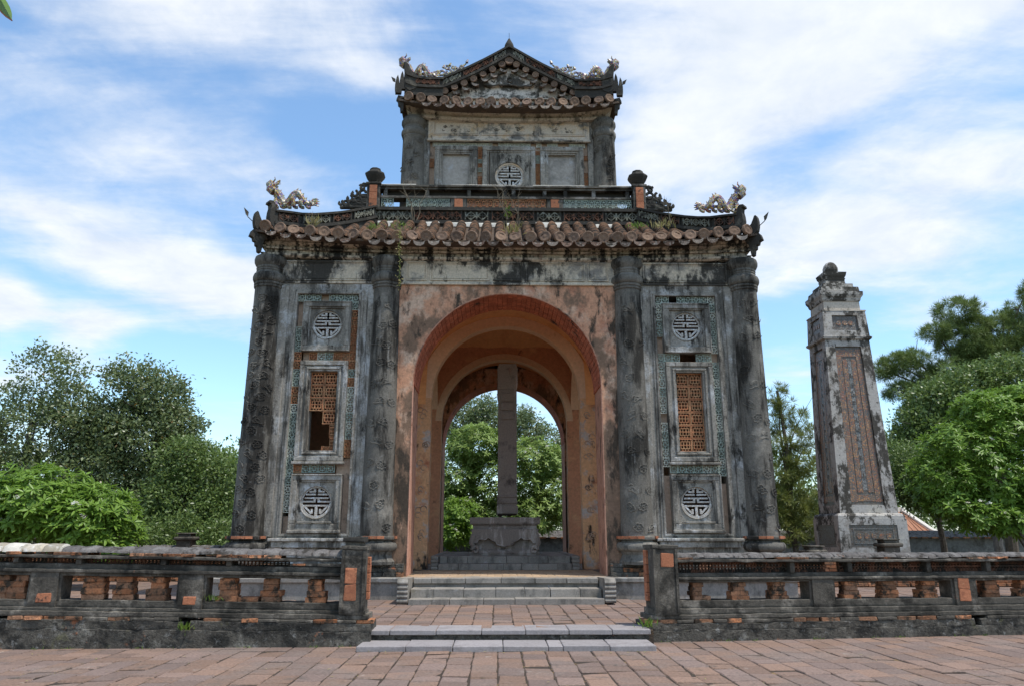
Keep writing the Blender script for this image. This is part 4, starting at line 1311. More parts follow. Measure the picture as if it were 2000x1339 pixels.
    def lt(x, z, key, w=ts, h=tp):
        inst('lattice_tile', LAT[key], P, (x+rd.uniform(-.003,.003), YF+.04, z), (R(rd.uniform(-1,1)), R(rd.uniform(-1,1)), R(rd.uniform(-1,1))), (w*.98, .14, h*.97))
    N = 27
    for s in (-1, 1):
        for i in range(N):
            z = 6.72 - i*tp
            f = i/N
            if side < 0:
                if s < 0 and i in (1, 2, 3) or (s < 0 and i > 24) or (s > 0 and i > 18): continue
                if s < 0: key = ('glaze_green' if i < 7 else rd.choice(('terra','terra','glaze_green')) if i < 12 else ('glaze_green', 'glaze_green', 'glaze_pale', 'terra')[rd.randrange(4)])
                else: key = ('glaze_green' if i < 2 else 'terra' if i in (2,5,6,8,10) else 'glaze_pale' if i in (11,12,13,15) else ('glaze_green','terra')[rd.randrange(2)])
                if i > 20: key = ('glaze_pale','glaze_pale','glaze_green')[rd.randrange(3)]
            else:
                if s < 0 and (i in (5, 6, 14) or i > 19): continue
                if s > 0 and (i in (7,) or i > 20): continue
                key = 'glaze_green' if rd.random() < .62 else 'glaze_pale'
            lt(xb + s*.617, z, key)
    def strip(z, keys, x0=-.45, w=.18):
        for i, k in enumerate(keys):
            if k is None: continue
            lt(xb + x0 + i*w, z, {'g':'glaze_green','p':'glaze_pale','t':'terra'}[k], w, .19)
    if side < 0:
        strip(6.73, ['g','g',None,'g','g','g']); strip(5.35, [None,'t','p','g','t','t']); strip(2.86, ['t','g','g','g','g',None])
    else:
        strip(6.73, ['g',None,'g','g','g','g']); strip(5.35, ['g','g',None,None,'g','g']); strip(2.86, ['g','g','g','g','p','g'])
bay(X0-4.10, -1)
bay(X0+4.10, 1)
# outer wall strips beyond and between columns, side and rear walls of the hollow piers
mb = MB()
for s in (-1, 1):
    a, b = sorted((X0+s*5.44, X0+s*5.62)); mb.box(a, b, 16.40, 18.98, .62, 7.64); mb.box(a, b, 24.02, 26.6, .62, 7.64)
    a, b = sorted((X0+s*2.5, X0+s*5.5)); mb.box(a, b, 26.2, 26.66, .62, 7.06)
mb.build('side_wall', MT['plaster'], P)

# ---------- entablature
# the frieze band is split from the cornice so that each keeps its own plaster
mbf = MB(); sweep_rect(mbf, [(-.6, 7.055), (.03, 7.055), (.035, 7.10), (.004, 7.105), (.004, 7.62), (-.3, 7.64)], 5.62, YC-YF, (X0, YC), n=30)
mbf.build('frieze', MT['frieze'], P)
def eave_lift(t, k=.20):
    return k*max(0, (abs(t)-.35)/.65)**2
mbc = MB(); sweep_rect(mbc, [(-.1, 7.60), (.03, 7.61), (.085, 7.645), (.09, 7.69), (.0, 7.70), (.0, 7.79), (.075, 7.797), (.09, 7.835), (.03, 7.845), (.05, 7.875), (.13, 7.925), (.15, 7.945),
                             (.10, 7.955), (.17, 7.975), (.20, 8.02), (.20, 8.06), (-.1, 8.07)], 5.62, YC-YF, (X0, YC), dz=lambda t: eave_lift(t, .10), n=40)
o = mbc.build('cornice', MT['cornice'], P); roughen(o, .006, 3, 4)
def frieze_panel(xa, xb, z0, z1, y, m, par=P):
    m_ = MB(); ring_frame(m_, xa, xb, z0, z1, .03, y-.028, y+.02, c=.006); ring_frame(m_, xa+.05, xb-.05, z0+.05, z1-.05, .014, y-.014, y+.02)
    o = m_.build('frieze_panel', m, par); roughen(o, .003, xa)
    return o
for s in (-1, 1):
    xb = X0 + s*4.135
    frieze_panel(xb-.98, xb+.98, 7.12, 7.60, YF-.004, MT['frieze'])
for (a, b) in ((-2.35,-1.86),(-1.80,-.42),(-.34,.34),(.42,1.80),(1.86,2.35)):
    frieze_panel(X0+a, X0+b, 7.14, 7.60, YF-.004, MT['frieze'])
mb = MB(); mb.box(X0-2.5, X0+2.5, YF-.06, YF+.03, 7.03, 7.075, c=.01); roughen(mb.build('frieze_ledge', MT['frieze'], P), .004)
# ---------- roof tiles
def imbrex_mesh(i):
    """one barrel tile, lying along +y (uphill), lower end at y=0"""
    r = random.Random(i); mb = MB(); n = 7
    for (y, q) in ((0, 1.0), (.02, 1.04), (.30, .86)):
        for k in range(n):
            a = math.pi*k/(n-1)
            mb.v.append((-math.cos(a)*q*.128*r.uniform(.98,1.02), y, math.sin(a)*q*.128))
    for e in range(2):
        for k in range(n-1): mb.f.append((e*n+k, e*n+k+1, (e+1)*n+k+1, (e+1)*n+k)); mb.m.append(0)
    mb.f.append(tuple(range(n))); mb.m.append(0)
    return mb
imb = [imbrex_mesh(i) for i in range(4)]
imb_me = [b.mesh('roof_tile', MT['tile'], smooth=True) for b in imb]
def disc_mesh(i):
    r = random.Random(i+5); mb = MB(); n = 16
    prof = [(0.0, -.012), (.03, -.016), (.045, -.010), (.085, -.010), (.098, -.018), (.122, -.019), (.134, -.008), (.136, .05)]
    for (q, y) in prof[1:]:
        for k in range(n):
            a = 2*math.pi*k/n; mb.v.append((q*math.cos(a)*r.uniform(.98,1.02), y, q*math.sin(a)))
    for e in range(len(prof)-2):
        for k in range(n):
            k2 = (k+1) % n; mb.f.append((e*n+k, e*n+k2, (e+1)*n+k2, (e+1)*n+k)); mb.m.append(0)
    mb.f.append(tuple(range(n))); mb.m.append(0)
    return mb.mesh('eave_disc', MT['disc'], smooth=True)
disc_me = [disc_mesh(i) for i in range(4)]
def drip_mesh(i, chip=False):
    """crescent drip tile hanging below a pan tile"""
    r = random.Random(i+9); mb = MB(); n = 10
    out, inn = [], []
    for k in range(n+1):
        a = math.pi + math.pi*k/n
        if chip and k > 6: break
        q = .135 + .010*math.cos(k*math.pi)*.5
        out.append((q*math.cos(a), .02*math.sin(a), .125*math.sin(a)*1.0)); inn.append((.128*math.cos(a)*.93, .0, .035*math.sin(a)))
    m = len(out)
    for y in (0, .035):
        for p in out: mb.v.append((p[0], p[1]+y, p[2]))
        for p in inn: mb.v.append((p[0], p[1]+y, p[2]))
    N = 2*m
    for k in range(m-1):
        mb.f += [(k, k+1, m+k+1, m+k), (N+k, N+m+k, N+m+k+1, N+k+1), (k, N+k, N+k+1, k+1), (m+k, m+k+1, N+m+k+1, N+m+k)]
    mb.f += [(0, m, N+m, N), (m-1, N+m-1, N+2*m-1, 2*m-1)]
    # the pan running back uphill
    b = len(mb.v)
    for y, q in ((.0, 1.0), (.30, .95)):
        for k in range(6):
            a = math.pi + math.pi*(k/5); mb.v.append((.128*q*math.cos(a), y+.01, .05*math.sin(a)-.004))
    for k in range(5): mb.f.append((b+k, b+6+k, b+6+k+1, b+k+1))
    mb.m = [0]*len(mb.f)
    return mb.mesh('drip_tile', MT['drip'])
drip_me = [drip_mesh(i) for i in range(4)] + [drip_mesh(7, True)]

class Roof:
    def __init__(s, x0, hx, ye, tx, yt, ze, zt, lift, pw=1.12):
        s.x0, s.hx, s.ye, s.tx, s.yt, s.ze, s.zt, s.lift, s.pw = x0, hx, ye, tx, yt, ze, zt, lift, pw
    def z(s, t, v): return s.ze + eave_lift(t, s.lift)*(1-v)**1.6 + (s.zt-s.ze)*v**s.pw
    def at(s, x, v):   # x is measured from the roof axis, v from eave to top
        t = max(-1, min(1, x/(s.hx + (s.tx-s.hx)*v)))
        return Vector((s.x0+x, s.ye + (s.yt-s.ye)*v, s.z(t, v)))

LR = Roof(X0, 5.80, 15.86, 3.5, 18.08, 7.985, 9.30, .25, 1.30)
def side_roof(r, hy_e, hy_t, name, mats):
    """the underlay of all four slopes; sides and rear get simple ribbed tiling as one mesh"""
    mb = MB(); n, m = 40, 8
    for sidx in range(4):
        b = len(mb.v)
        for i in range(n+1):
            t = -1+2*i/n
            for j in range(m+1):
                v = j/m
                hx = r.hx + (r.tx-r.hx)*v; hy = hy_e + (hy_t-hy_e)*v; z = r.z(t, v) - .035
                p = ((t*hx, -hy), (hx, t*hy), (-t*hx, hy), (-hx, -t*hy))[sidx]
                mb.v.append((r.x0+p[0], YC+p[1], z))
        for i in range(n):
            for j in range(m):
                mb.f.append((b+i*(m+1)+j, b+(i+1)*(m+1)+j, b+(i+1)*(m+1)+j+1, b+i*(m+1)+j+1)); mb.m.append(0)
        # eave underside
        b = len(mb.v)
        for i in range(n+1):
            t = -1+2*i/n
            for (q, dz) in ((0, -.035), (0, -.09), (-.3, -.08)):
                hx = r.hx+q; hy = hy_e+q; z = r.z(t, 0)+dz
                p = ((t*hx, -hy), (hx, t*hy), (-t*hx, hy), (-hx, -t*hy))[sidx]
                mb.v.append((r.x0+p[0], YC+p[1], z))
        for i in range(n):
            for j in range(2):
                mb.f.append((b+i*3+j, b+i*3+j+1, b+(i+1)*3+j+1, b+(i+1)*3+j)); mb.m.append(0)
    base = mb.build(name, mats[0], P, fix=False)
    mb = MB()
    for sidx in (1, 2, 3):
        H = r.hx if sidx == 2 else hy_e
        k = int(2*H/.33)
        for q in range(k):
            w = -H + (q+.5)*2*H/k
            Ht = r.tx if sidx == 2 else hy_t
            vm = min(1.0, (H-abs(w)-.08)/max(H-Ht, .01))
            if vm < .08: continue
            st = 5
            for j in range(st):
                va, vb = vm*j/st, vm*(j+1)/st
                for (v, rr) in ((va, .125), (vb, .11)):
                    hh = H + (Ht-H)*v
                    t = max(-1, min(1, w/hh)); z = r.z(t, v)
                    hx = r.hx + (r.tx-r.hx)*v; hy = hy_e + (hy_t-hy_e)*v
                    for a in range(6):
                        an = math.pi*a/5; o_ = -math.cos(an)*rr; zz = z+math.sin(an)*rr-.01
                        p = (None, (hx, w+o_), (w+o_, hy), (-hx, w+o_))[sidx]
                        mb.v.append((r.x0+p[0], YC+p[1], zz))
                b = len(mb.v)-12
                for a in range(5): mb.f.append((b+a, b+a+1, b+6+a+1, b+6+a)); mb.m.append(0)
                mb.f.append(tuple(range(b, b+6))); mb.m.append(0)
    tag(mb.build('side_roof_tiles', mats[1], P, fix=False), kind='stuff')
    return base
lbase = side_roof(LR, YC-LR.ye, YC-LR.yt, 'roof_underlay', (MT['roofbase'], MT['tile']))

def front_tiles(r, n, vtop, own_rows, pitch, dz_disc, slopelen, discs=True, rd=random.Random(4)):
    rest = MB()
    sp = 2*(r.hx-.1)/n
    for i in range(n):
        x = -(r.hx-.1) + (i+.5)*sp + rd.uniform(-.012,.012)
        vm = min(vtop, (r.hx-abs(x)-.06)/max(1e-3, r.hx-r.tx)) if r.hx > r.tx else vtop
        rows = int(vm*slopelen/pitch)
        sway = rd.uniform(-.06,.06)
        for j in range(max(rows, 1)):
            v0 = j*pitch/slopelen; v1 = min(1, v0+.12)
            p, q = r.at(x, v0), r.at(x, v1)
            d = (q-p); pitch_a = math.atan2(d.z, d.y)
            rot = (pitch_a+R(rd.uniform(-1.5,1.5)), R(rd.uniform(-3,3)), R(rd.uniform(-2.5,2.5))+sway)
            if j < own_rows:
                inst('roof_tile', rd.choice(imb_me), P, (p.x, p.y, p.z+.015), rot, (1,1,1))
            else:
                M_ = Matrix.Translation((p.x, p.y, p.z+.015)) @ Matrix.Rotation(rot[2], 4, 'Z') @ Matrix.Rotation(rot[0], 4, 'X')
                src = rd.choice(imb); rest.add([M_ @ Vector(v) for v in src.v], src.f)
        p = r.at(x, 0)
        inst('eave_disc', rd.choice(disc_me), P, (p.x+rd.uniform(-.012,.012), p.y-.045, p.z+.055+dz_disc+rd.uniform(-.012,.012)), (R(-20+rd.uniform(-6,6)), R(rd.uniform(0,360)), R(rd.uniform(-8,8))), (1,1,1))
        xd = x + sp/2
        if i < n-1 and rd.random() < .93:
            p = r.at(xd, 0)
            inst('drip_tile', rd.choice(drip_me[:4]*4+drip_me[4:]), P, (p.x+rd.uniform(-.01,.01), p.y-.085, p.z-.06+dz_disc+rd.uniform(-.015,.015)), (R(16+rd.uniform(-8,8)), R(rd.uniform(-5,5)), R(rd.uniform(-6,6))), (1,1,1))
    if rest.v:
        tag(rest.build('upper_roof_tiles', MT['tile'], P, smooth=True, fix=False), kind='stuff')
front_tiles(LR, 34, .98, 5, .165, .0, 2.62)

# ---------- ridges with pierced panels
def ridge_band(pts, h, th, panels, parent=P, name='ridge_band', cap=.05, base=.05, skirt=.22):
    """upright band along a polyline, height h above it, with recessed pierced panels on the front"""
    mb = MB()
    pts = [Vector(p) for p in pts]
    def strip(z0, z1, t):
        b = len(mb.v); n = len(pts)
        for i, p in enumerate(pts):
            d = (pts[min(i+1,n-1)]-pts[max(i-1,0)]); d.z = 0; d.normalize()
            nrm = Vector((d.y, -d.x, 0))
            if nrm.y > 0: nrm = -nrm
            for sg, z in ((1,z0),(1,z1),(-1,z1),(-1,z0)):
                q = p + nrm*sg*t/2; mb.v.append((q.x, q.y, q.z+z))
        for i in range(n-1):
            for k in range(4):
                k2 = (k+1) % 4; mb.f.append((b+i*4+k, b+(i+1)*4+k, b+(i+1)*4+k2, b+i*4+k2)); mb.m.append(0)
        mb.f += [tuple(range(b, b+4)), tuple(range(b+4*(n-1), b+4*n))[::-1]]; mb.m += [0, 0]
    strip(-skirt, .01, th*.8); strip(0, base+.03, th+.05); strip(base+.028, h-cap, th*.55); strip(h-cap, h, th+.07); strip(h-.002, h+.025, th*.7)
    o = mb.build(name, MT['black'], parent); roughen(o, .006, pts[0].x, 6)
    # panels: (t0, t1, material)
    L = [0]
    for a, b in zip(pts[:-1], pts[1:]): L.append(L[-1]+(b-a).length)
    def P_(t):
        t *= L[-1]
        for i in range(len(pts)-1):
            if t <= L[i+1] or i == len(pts)-2:
                k = (t-L[i])/(L[i+1]-L[i]); return pts[i].lerp(pts[i+1], k)
    hh = h-cap-base-.03
    for (t0, t1, mk) in panels:
        a, b = P_(t0), P_(t1); ln = (b-a).length; k = max(2, int(round(ln/(hh*.95))))
        m2 = MB(); d = (b-a).normalized(); up = Vector((0,0,1)); nr = Vector((d.y, -d.x, 0)).normalized()
        if nr.y > 0: nr = -nr
        for i in range(k):
            c = a.lerp(b, (i+.5)/k) + up*(base+.03+hh/2) + nr*th*.42
            w = ln/k*.44; g = hh*.40
            q = [c - d*w*.0 + up*g, c + d*w, c - up*g, c - d*w]
            for u in range(4): m2.bar(q[u], q[(u+1) % 4], .022, .05, nr)
            m2.bar(c-d*w*1.1, c+d*w*1.1, .018, .045, nr); m2.bar(c-up*g*1.15, c+up*g*1.15, .018, .045, nr)
            for u in (-1, 1):
                m2.bar(c+d*w*1.05*u-up*g*.9, c+d*w*1.05*u+up*g*.9, .02, .045, nr)
        tag(m2.build('pierced_panel', MT[mk], o), kind='stuff')
        for e in (t0, t1):
            c = P_(e); m3 = MB(); m3.bar(c+up*(base+.02), c+up*(h-cap+.01), .045, th*1.0, nr); m3.build('panel_divider', MT['black'], o)
    return o

hipsL = []
for s in (-1, 1):
    pts = []
    for k in range(9):
        v = .115 + .885*k/8
        x = (5.74 + (3.46-5.74)*v); y = 15.95 + (18.0-15.95)*v
        z = LR.z(1, v) + .10 + .20*max(0, (.45-v)/.45)**2 - (.05 if k == 0 else 0)
        pts.append((X0+s*x, y, z))
    ridge_band(pts, .36, .20, [(.03,.20,'terra_grimy'),(.25,.50,'pale_grimy'),(.54,.72,'terra_grimy'),(.76,.97,'pale_grimy')])
    # curled terminals at the eave corner
    def horn(pts2, th, loc, rz, m=MT['black'], name='ridge_horn'):
        mb = MB(); mb.poly([(x, -th/2, z) for x, z in pts2], (0, th, 0))
        o = mb.build(name, m, P, loc=loc, rot=(0,0,rz)); return o
    ang = math.atan2(2.05, -s*2.28)      # direction along the hip, uphill
    c = Vector(pts[0])
    up = [(.04,-.16),(.16,-.10),(.20,.30),(.10,.36),(.03,.44),(-.01,.55),(-.02,.62),(-.08,.67),(-.16,.655),(-.17,.59),(-.11,.57),(-.10,.48),(-.12,.36),(-.13,.2),(-.10,.02)]
    horn([(x, z*.84) for x, z in up], .20, (c.x, c.y, c.z), ang)
    cc = Vector((X0+s*5.72, 15.93, LR.z(1, .03)+.05))
    hook = [(.34,-.12),(.30,.02),(.16,.09),(.06,.18),(-.01,.32),(-.04,.40),(-.08,.42),(-.11,.36),(-.13,.24),(-.13,.08),(-.10,-.06),(.0,-.16)]
    horn([(x*.85, z*.8) for x, z in hook], .13, (cc.x, cc.y-.02, cc.z), ang)
    low = [(.28,-.08),(-.08,-.04),(-.16,-.14),(-.20,-.27),(-.12,-.30),(-.10,-.37),(-.05,-.38),(-.04,-.46),(.0,-.48),(.02,-.60),(.08,-.62),(.12,-.35)]
    horn(low, .12, (cc.x, cc.y+.04, cc.z), ang, name='corner_bracket')
    mb = MB(); e = Vector((math.cos(ang), math.sin(ang), 0))
    a = cc - e*.10 + Vector((0,0,.06))
    mb.tube([a, a-e*.16+Vector((0,0,.10))], .010, 5); 
    b = a-e*.16+Vector((0,0,.09))
    mb.poly([b+Vector((0,-.01,0)), b-e*.05+Vector((0,-.01,.05)), b-e*.11+Vector((0,-.01,.21)), b+e*.01+Vector((0,-.01,.13))], (0,.02,0))
    mb.build('iron_leaf', MT['black'], P)
    # rear hips, plain
    pts3 = [(p[0], 2*YC-p[1], p[2]) for p in pts]
    ridge_band(pts3, .36, .20, [])
# band at the foot of the parapet
ridge_band([(X0-3.5, 18.08, 9.27), (X0+3.5, 18.08, 9.27)], .46, .22, [(.01,.145,'pale_grimy'),(.155,.33,'terra_grimy'),(.345,.43,'pale_grimy'),(.445,.60,'terra_grimy'),(.615,.70,'pale_grimy'),(.715,.86,'terra_grimy'),(.87,.99,'pale_grimy')], cap=.09, base=.06)
for a, b in ((-3.35,-2.9),(-2.1,-1.75),(-1.5,-1.25),(-1.15,-.9),(-.75,-.1),(-.0,.1),(.75,1.45),(2.3,2.9)):
    mb = MB(); mb.box(X0+a, X0+b, 17.90+random.uniform(-.02,.02), 18.02, 9.16, 9.29+random.uniform(-.02,.02), c=.01)
    roughen(mb.build('lime_flaunching', MT['whiteridge'], P), .015)

# ---------- parapet of the upper terrace
YP = 18.07
par = MB()
def prail(z0, z1, out, c=.012, m=MT['parapet'], name='parapet_rail', rough=.006):
    k = 12
    mb = MB()
    for q in range(k):
        a, b = -3.36+6.72*q/k, -3.36+6.72*(q+1)/k
        mb.box(X0+a, X0+b, YP-out, YP+.24, z0, z1)
    o = mb.build(name, m, P); roughen(o, rough, z0*3, 5); return o
prail(10.27, 10.33, .05); prail(10.325, 10.375, .10)
x = -3.36
while x < 3.3:
    w = random.uniform(.3, .6)
    tp = MB()
    if random.random() < .7: tp.box(X0+x, X0+min(x+w, 3.36), YP-.09, YP+.2, 10.374, 10.388+random.uniform(0,.01), c=.004)
    if tp.v: roughen(tp.build('lime_capping', MT['whiteridge'], P), .006)
    x += w
prail(10.02, 10.085, .05); prail(9.70, 9.76, .07)
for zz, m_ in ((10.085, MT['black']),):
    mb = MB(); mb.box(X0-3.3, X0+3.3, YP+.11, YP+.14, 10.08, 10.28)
    mb.build('slot_shade_backing', MT['dark'], P)  # dark sheet whose colour stands for the slot's shade
for x in (-3.2,-2.1,-1.0,-.05,.18,1.0,1.55,2.3,3.2):
    mb = MB(); mb.box(X0+x-.05, X0+x+.05, YP-.03, YP+.2, 10.084, 10.272, c=.008); mb.build('slot_post', MT['parapet'], P)
for s, xs in ((0, (-1.27, 1.27)),):
    for x in xs:
        mb = MB(); mb.box(X0+x-.21, X0+x+.21, YP-.03, YP+.22, 9.758, 10.022, c=.01); o = mb.build('parapet_pier', MT['parapet'], P)
        mb = MB(); mb.box(X0+x-.11, X0+x+.11, YP-.05, YP, 9.77, 10.01, c=.008); mb.build('inset_brick', MT['brickred'], o)
def plat_row(xa, xb, keys, z=9.89, h=.255):
    n = max(1, int(round((xb-xa)/.17))); w = (xb-xa)/n
    for i in range(n):
        k = keys(i, n)
        if k: inst('lattice_tile', LAT[k], P, (X0+xa+(i+.5)*w, YP+.0, z), (0,0,0), (w*.96, .16, h))
plat_row(-3.30, -1.5, lambda i, n: None if i in (2, 3) else 'glaze_green')
plat_row(-1.04, 1.04, lambda i, n: 'terra')
plat_row(1.5, 3.30, lambda i, n: 'glaze_green' if i < n-2 else 'glaze_green')
for s in (-1, 1):
    xs = X0+s*3.5
    mb = MB(); mb.box(xs-.17, xs+.17, YP-.14, YP+.22, 9.68, 10.36, c=.012); mb.box(xs-.20, xs+.20, YP-.17, YP+.25, 10.355, 10.42, c=.015)
    o = mb.build('parapet_post', MT['parapet'], P); roughen(o, .006, s)
    for k in range(3):
        mb = MB(); mb.box(xs-.10, xs+.10, YP-.165, YP-.13, 9.72+k*.205, 9.92+k*.205, c=.006); mb.build('inset_brick', MT['brickred'], o)
    mb = MB()
    n = 8
    prof = [(.12, 10.42), (.13, 10.47), (.16, 10.50), (.25, 10.63), (.275, 10.69), (.265, 10.73), (.20, 10.775), (.165, 10.79), (.155, 10.80), (.15, 10.86), (.14, 10.87)]
    for (r_, z) in prof:
        for k in range(n):
            a = 2*math.pi*(k+.5)/n; mb.v.append((xs+r_*math.cos(a), YP+.04+r_*math.sin(a), z))
    for i in range(len(prof)-1):
        for k in range(n): mb.f.append((i*n+k, i*n+(k+1) % n, (i+1)*n+(k+1) % n, (i+1)*n+k)); mb.m.append(0)
    mb.f.append(tuple((len(prof)-1)*n+k for k in range(n))); mb.m.append(0)
    mb.build('urn_finial', MT['black'], P)
    # carved scroll buttress running down on to the hip ridge
    mb = MB()
    X = lambda u: xs + s*u
    Y_ = YP - .10
    for (u, z, r_, q) in ((.30,10.28,.07,1),(.26,10.12,.12,2),(.50,10.10,.10,1),(.38,9.93,.13,2),(.62,9.96,.09,1),(.70,9.84,.07,2),(.84,9.82,.065,1),(.55,9.82,.10,2),(.22,9.90,.11,1)):
        mb.tube([(X(u+r_*(1-.1*t)*math.cos(q*2+t)), Y_-.02*u, z+r_*(1-.1*t)*math.sin(q*2+t)) for t in np.linspace(0, 5.4, 14)], .040, 6)
    for (u0, u1, z0, z1) in ((.17,.86,9.68,9.76),(.17,.60,9.75,9.86),(.17,.44,9.85,9.98),(.17,.34,9.97,10.10)):
        mb.box(X(u0), X(u1), Y_-.03, Y_+.09, z0, z1, c=.02)
    mb.tube([(X(.17), Y_, 10.34), (X(.26), Y_, 10.36), (X(.34), Y_, 10.33), (X(.37), Y_, 10.36)], [.05,.05,.045,.04], 6)
    o = mb.build('scroll_buttress', MT['black'], P); roughen(o, .02, s, 9)
    # side parapets
    mb = MB(); mb.box(xs-.09, xs+.09, YP+.3, 24.9, 9.3, 9.8); mb.box(xs-.12, xs+.12, YP+.3, 24.9, 10.2, 10.34)
    for k in range(9): mb.box(xs-.08, xs+.08, YP+.6+k*.75, YP+.75+k*.75, 9.8, 10.2)
    mb.build('side_parapet', MT['black'], P)
mb = MB(); mb.box(X0-3.4, X0+3.4, 18.2, 24.8, 9.22, 9.34); mb.build('upper_floor', MT['roofbase'], P)
mb = MB(); mb.box(X0-3.4, X0+3.4, 24.75, 24.95, 9.3, 10.34); mb.build('rear_parapet', MT['black'], P)

# ---------- upper storey
UY = 18.66
mb = MB()
for (a, b, z0, z1) in ((-2.62,-2.2,9.3,12.72),(2.2,2.62,9.3,12.72),(-2.2,2.2,12.05,12.72),(-2.2,2.2,9.3,9.68)):
    mb.box(XU+a, XU+b, UY, UY+.3, z0, z1)
mb.box(XU-2.62, XU-2.4, UY+.3, 24.3, 9.3, 12.72); mb.box(XU+2.4, XU+2.62, UY+.3, 24.3, 9.3, 12.72); mb.box(XU-2.62, XU+2.62, 24.3, 24.5, 9.3, 12.72)
mb.build('upper_wall', MT['plaster'], P)
mb = MB()
mb.box(XU-2.2, XU-.36, UY+.12, UY+.3, 9.68, 12.05); mb.box(XU+.36, XU+2.2, UY+.12, UY+.3, 9.68, 12.05)
mb.box(XU-.36, XU+.36, UY+.12, UY+.3, 9.68, 10.6); mb.box(XU-.36, XU+.36, UY+.12, UY+.3, 11.4, 12.05)
mb.build('recess_backing', MT['niche'], P)
MT['palepanel'] = mat('pale_grey_plaster', (0.34,0.335,0.345), [Ly((0.20,0.20,0.205), 1.6, 0.48, 0.68), Ly((0.42,0.42,0.44), 2.2, 0.55, 0.72), Ly((0.40,0.28,0.20), 3, 0.66, 0.76, op=0.5)], var=0.14, bump=0.3)
for (a, b) in ((-2.05,-.87),(.87,2.07)):
    m_ = MB(); xa, xb = XU+a, XU+b
    ring_frame(m_, xa, xb, 9.7, 11.88, .13, UY-.05, UY+.14, c=.014); ring_frame(m_, xa+.13, xb-.13, 9.83, 11.75, .05, UY-.02, UY+.14, c=.01); ring_frame(m_, xa+.18, xb-.18, 9.88, 11.70, .04, UY+.005, UY+.2, c=.006)
    f_ = m_.build('panel_frame', MT['plaster'], P)
    m_ = MB(); m_.box(xa+.2, xb-.2, UY+.10, UY+.118, 9.9, 11.68); m_.build('blind_panel', MT['palepanel'], f_)
m_ = MB(); xa, xb = XU-.73, XU+.73
ring_frame(m_, xa, xb, 9.7, 11.88, .13, UY-.05, UY+.14, c=.014); ring_frame(m_, xa+.13, xb-.13, 9.83, 11.75, .05, UY-.02, UY+.14, c=.01)
circle_plate(m_, XU+.02, 11.0, .55, 1.14, .72, .405, UY+.0, UY+.14)
m_.tube([(XU+.02+.425*math.cos(t), UY-.0, 11.0+.425*math.sin(t)) for t in np.linspace(0, 2*math.pi, 49)], .022, 6, cap=False)
f_ = m_.build('panel_frame', MT['plaster'], P)
m_ = MB()
for i in range(40):
    t0, t1 = 2*math.pi*i/40, 2*math.pi*(i+1)/40
    v = [(XU+.02+q*math.cos(t), yy, 11.0+q*math.sin(t)) for yy in (UY+.02, UY+.2) for t in (t0, t1) for q in (.365, .404)]
    m_.add(v, [(0,1,3,2),(0,2,6,4)])
m_.build('emblem_reveal', MT['painted'], f_)
medallion(XU+.02, 11.0, .365, UY+.05, f_)
for xx in (-2.135, -.80, .80, 2.135):
    for i in range(17):
        z = 9.78 + i*.13
        if random.random() < .18 or (abs(xx) > 2 and i > 9 and random.random() < .6): continue
        inst('lattice_tile', LAT['terra' if random.random() < .8 else 'glaze_green'], P, (XU+xx, UY+.07, z), (0,0,0), (.115, .13, .125))
for i in range(28):
    x = -2.05 + i*.152
    if random.random() < .72: inst('lattice_tile', LAT['glaze_pale'], P, (XU+x, UY+.07, 11.965), (0,0,0), (.145, .13, .12))
def ucolumn(cx, cy):
    pr = [(.33, 9.3), (.325, 9.9), (.308, 11.4), (.30, 12.08), (.315, 12.10), (.30, 12.13), (.33, 12.16), (.352, 12.22), (.352, 12.28), (.325, 12.34), (.295, 12.37), (.305, 12.40), (.295, 12.43), (.325, 12.47), (.352, 12.54), (.35, 12.61), (.32, 12.66), (.3, 12.72)]
    mb = MB(); mb.lathe(pr, cx, cy, 32); o = mb.build('column', MT['column'], P, smooth=True); roughen(o, .006, cx, 5); return o
for cx in (XU-2.65, XU+2.65):
    o = ucolumn(cx, 18.70); ucolumn(cx, 24.3)
    for k in range(9):
        a = random.uniform(-.8, .8); z = 10.2 + k*.22
        inst('stucco_scroll', random.choice(ros), o, (cx+.325*math.sin(a), 18.70-.325*math.cos(a), z), (0, R(random.uniform(-40,40)), a), (.9, .7, .9))
mb = MB(); ring_frame(mb, XU-2.25, XU+2.25, 12.09, 12.74, .05, UY-.03, UY+.05); roughen(mb.build('frieze_frame', MT['painted'], P), .004)
mb = MB(); mb.box(XU-2.28, XU+2.28, UY-.06, UY+.02, 12.03, 12.085, c=.012); roughen(mb.build('frieze_ledge', MT['cream'], P), .005)
mb = MB(); mb.box(XU-2.2, XU+2.2, UY-.008, UY+.03, 12.135, 12.695); mb.build('painted_field', MT['painted'], P)
for (a, b) in ((-2.12,-.84),(-.76,.76),(.84,2.12)):
    o = frieze_panel(XU+a, XU+b, 12.22, 12.66, UY-.012, MT['painted'])
    cxx = XU+(a+b)/2
    for k in range(7):
        mc = MB()
        ox, oz, rr = random.uniform(-.38,.38), random.uniform(-.09,.09), random.uniform(.04,.07)
        mc.tube([(cxx+ox+rr*(1-.08*t)*math.cos(t), UY-.015, 12.44+oz+rr*(1-.08*t)*math.sin(t)*.7) for t in np.linspace(random.uniform(0,3), 6, 11)], .009, 4)
        mc.build('scroll_relief', MT['wallgrey'], o)
mbc = MB(); sweep_rect(mbc, [(-.1, 12.60), (.02, 12.60), (.06, 12.63), (.065, 12.665), (.01, 12.675), (.02, 12.73), (.10, 12.79), (.12, 12.83), (.13, 12.84), (.16, 12.88), (-.2, 12.9)], 2.72, 2.95, (XU, YC), dz=lambda t: .11*t*t, n=30)
roughen(mbc.build('upper_cornice', MT['cream'], P), .006, 8, 4)

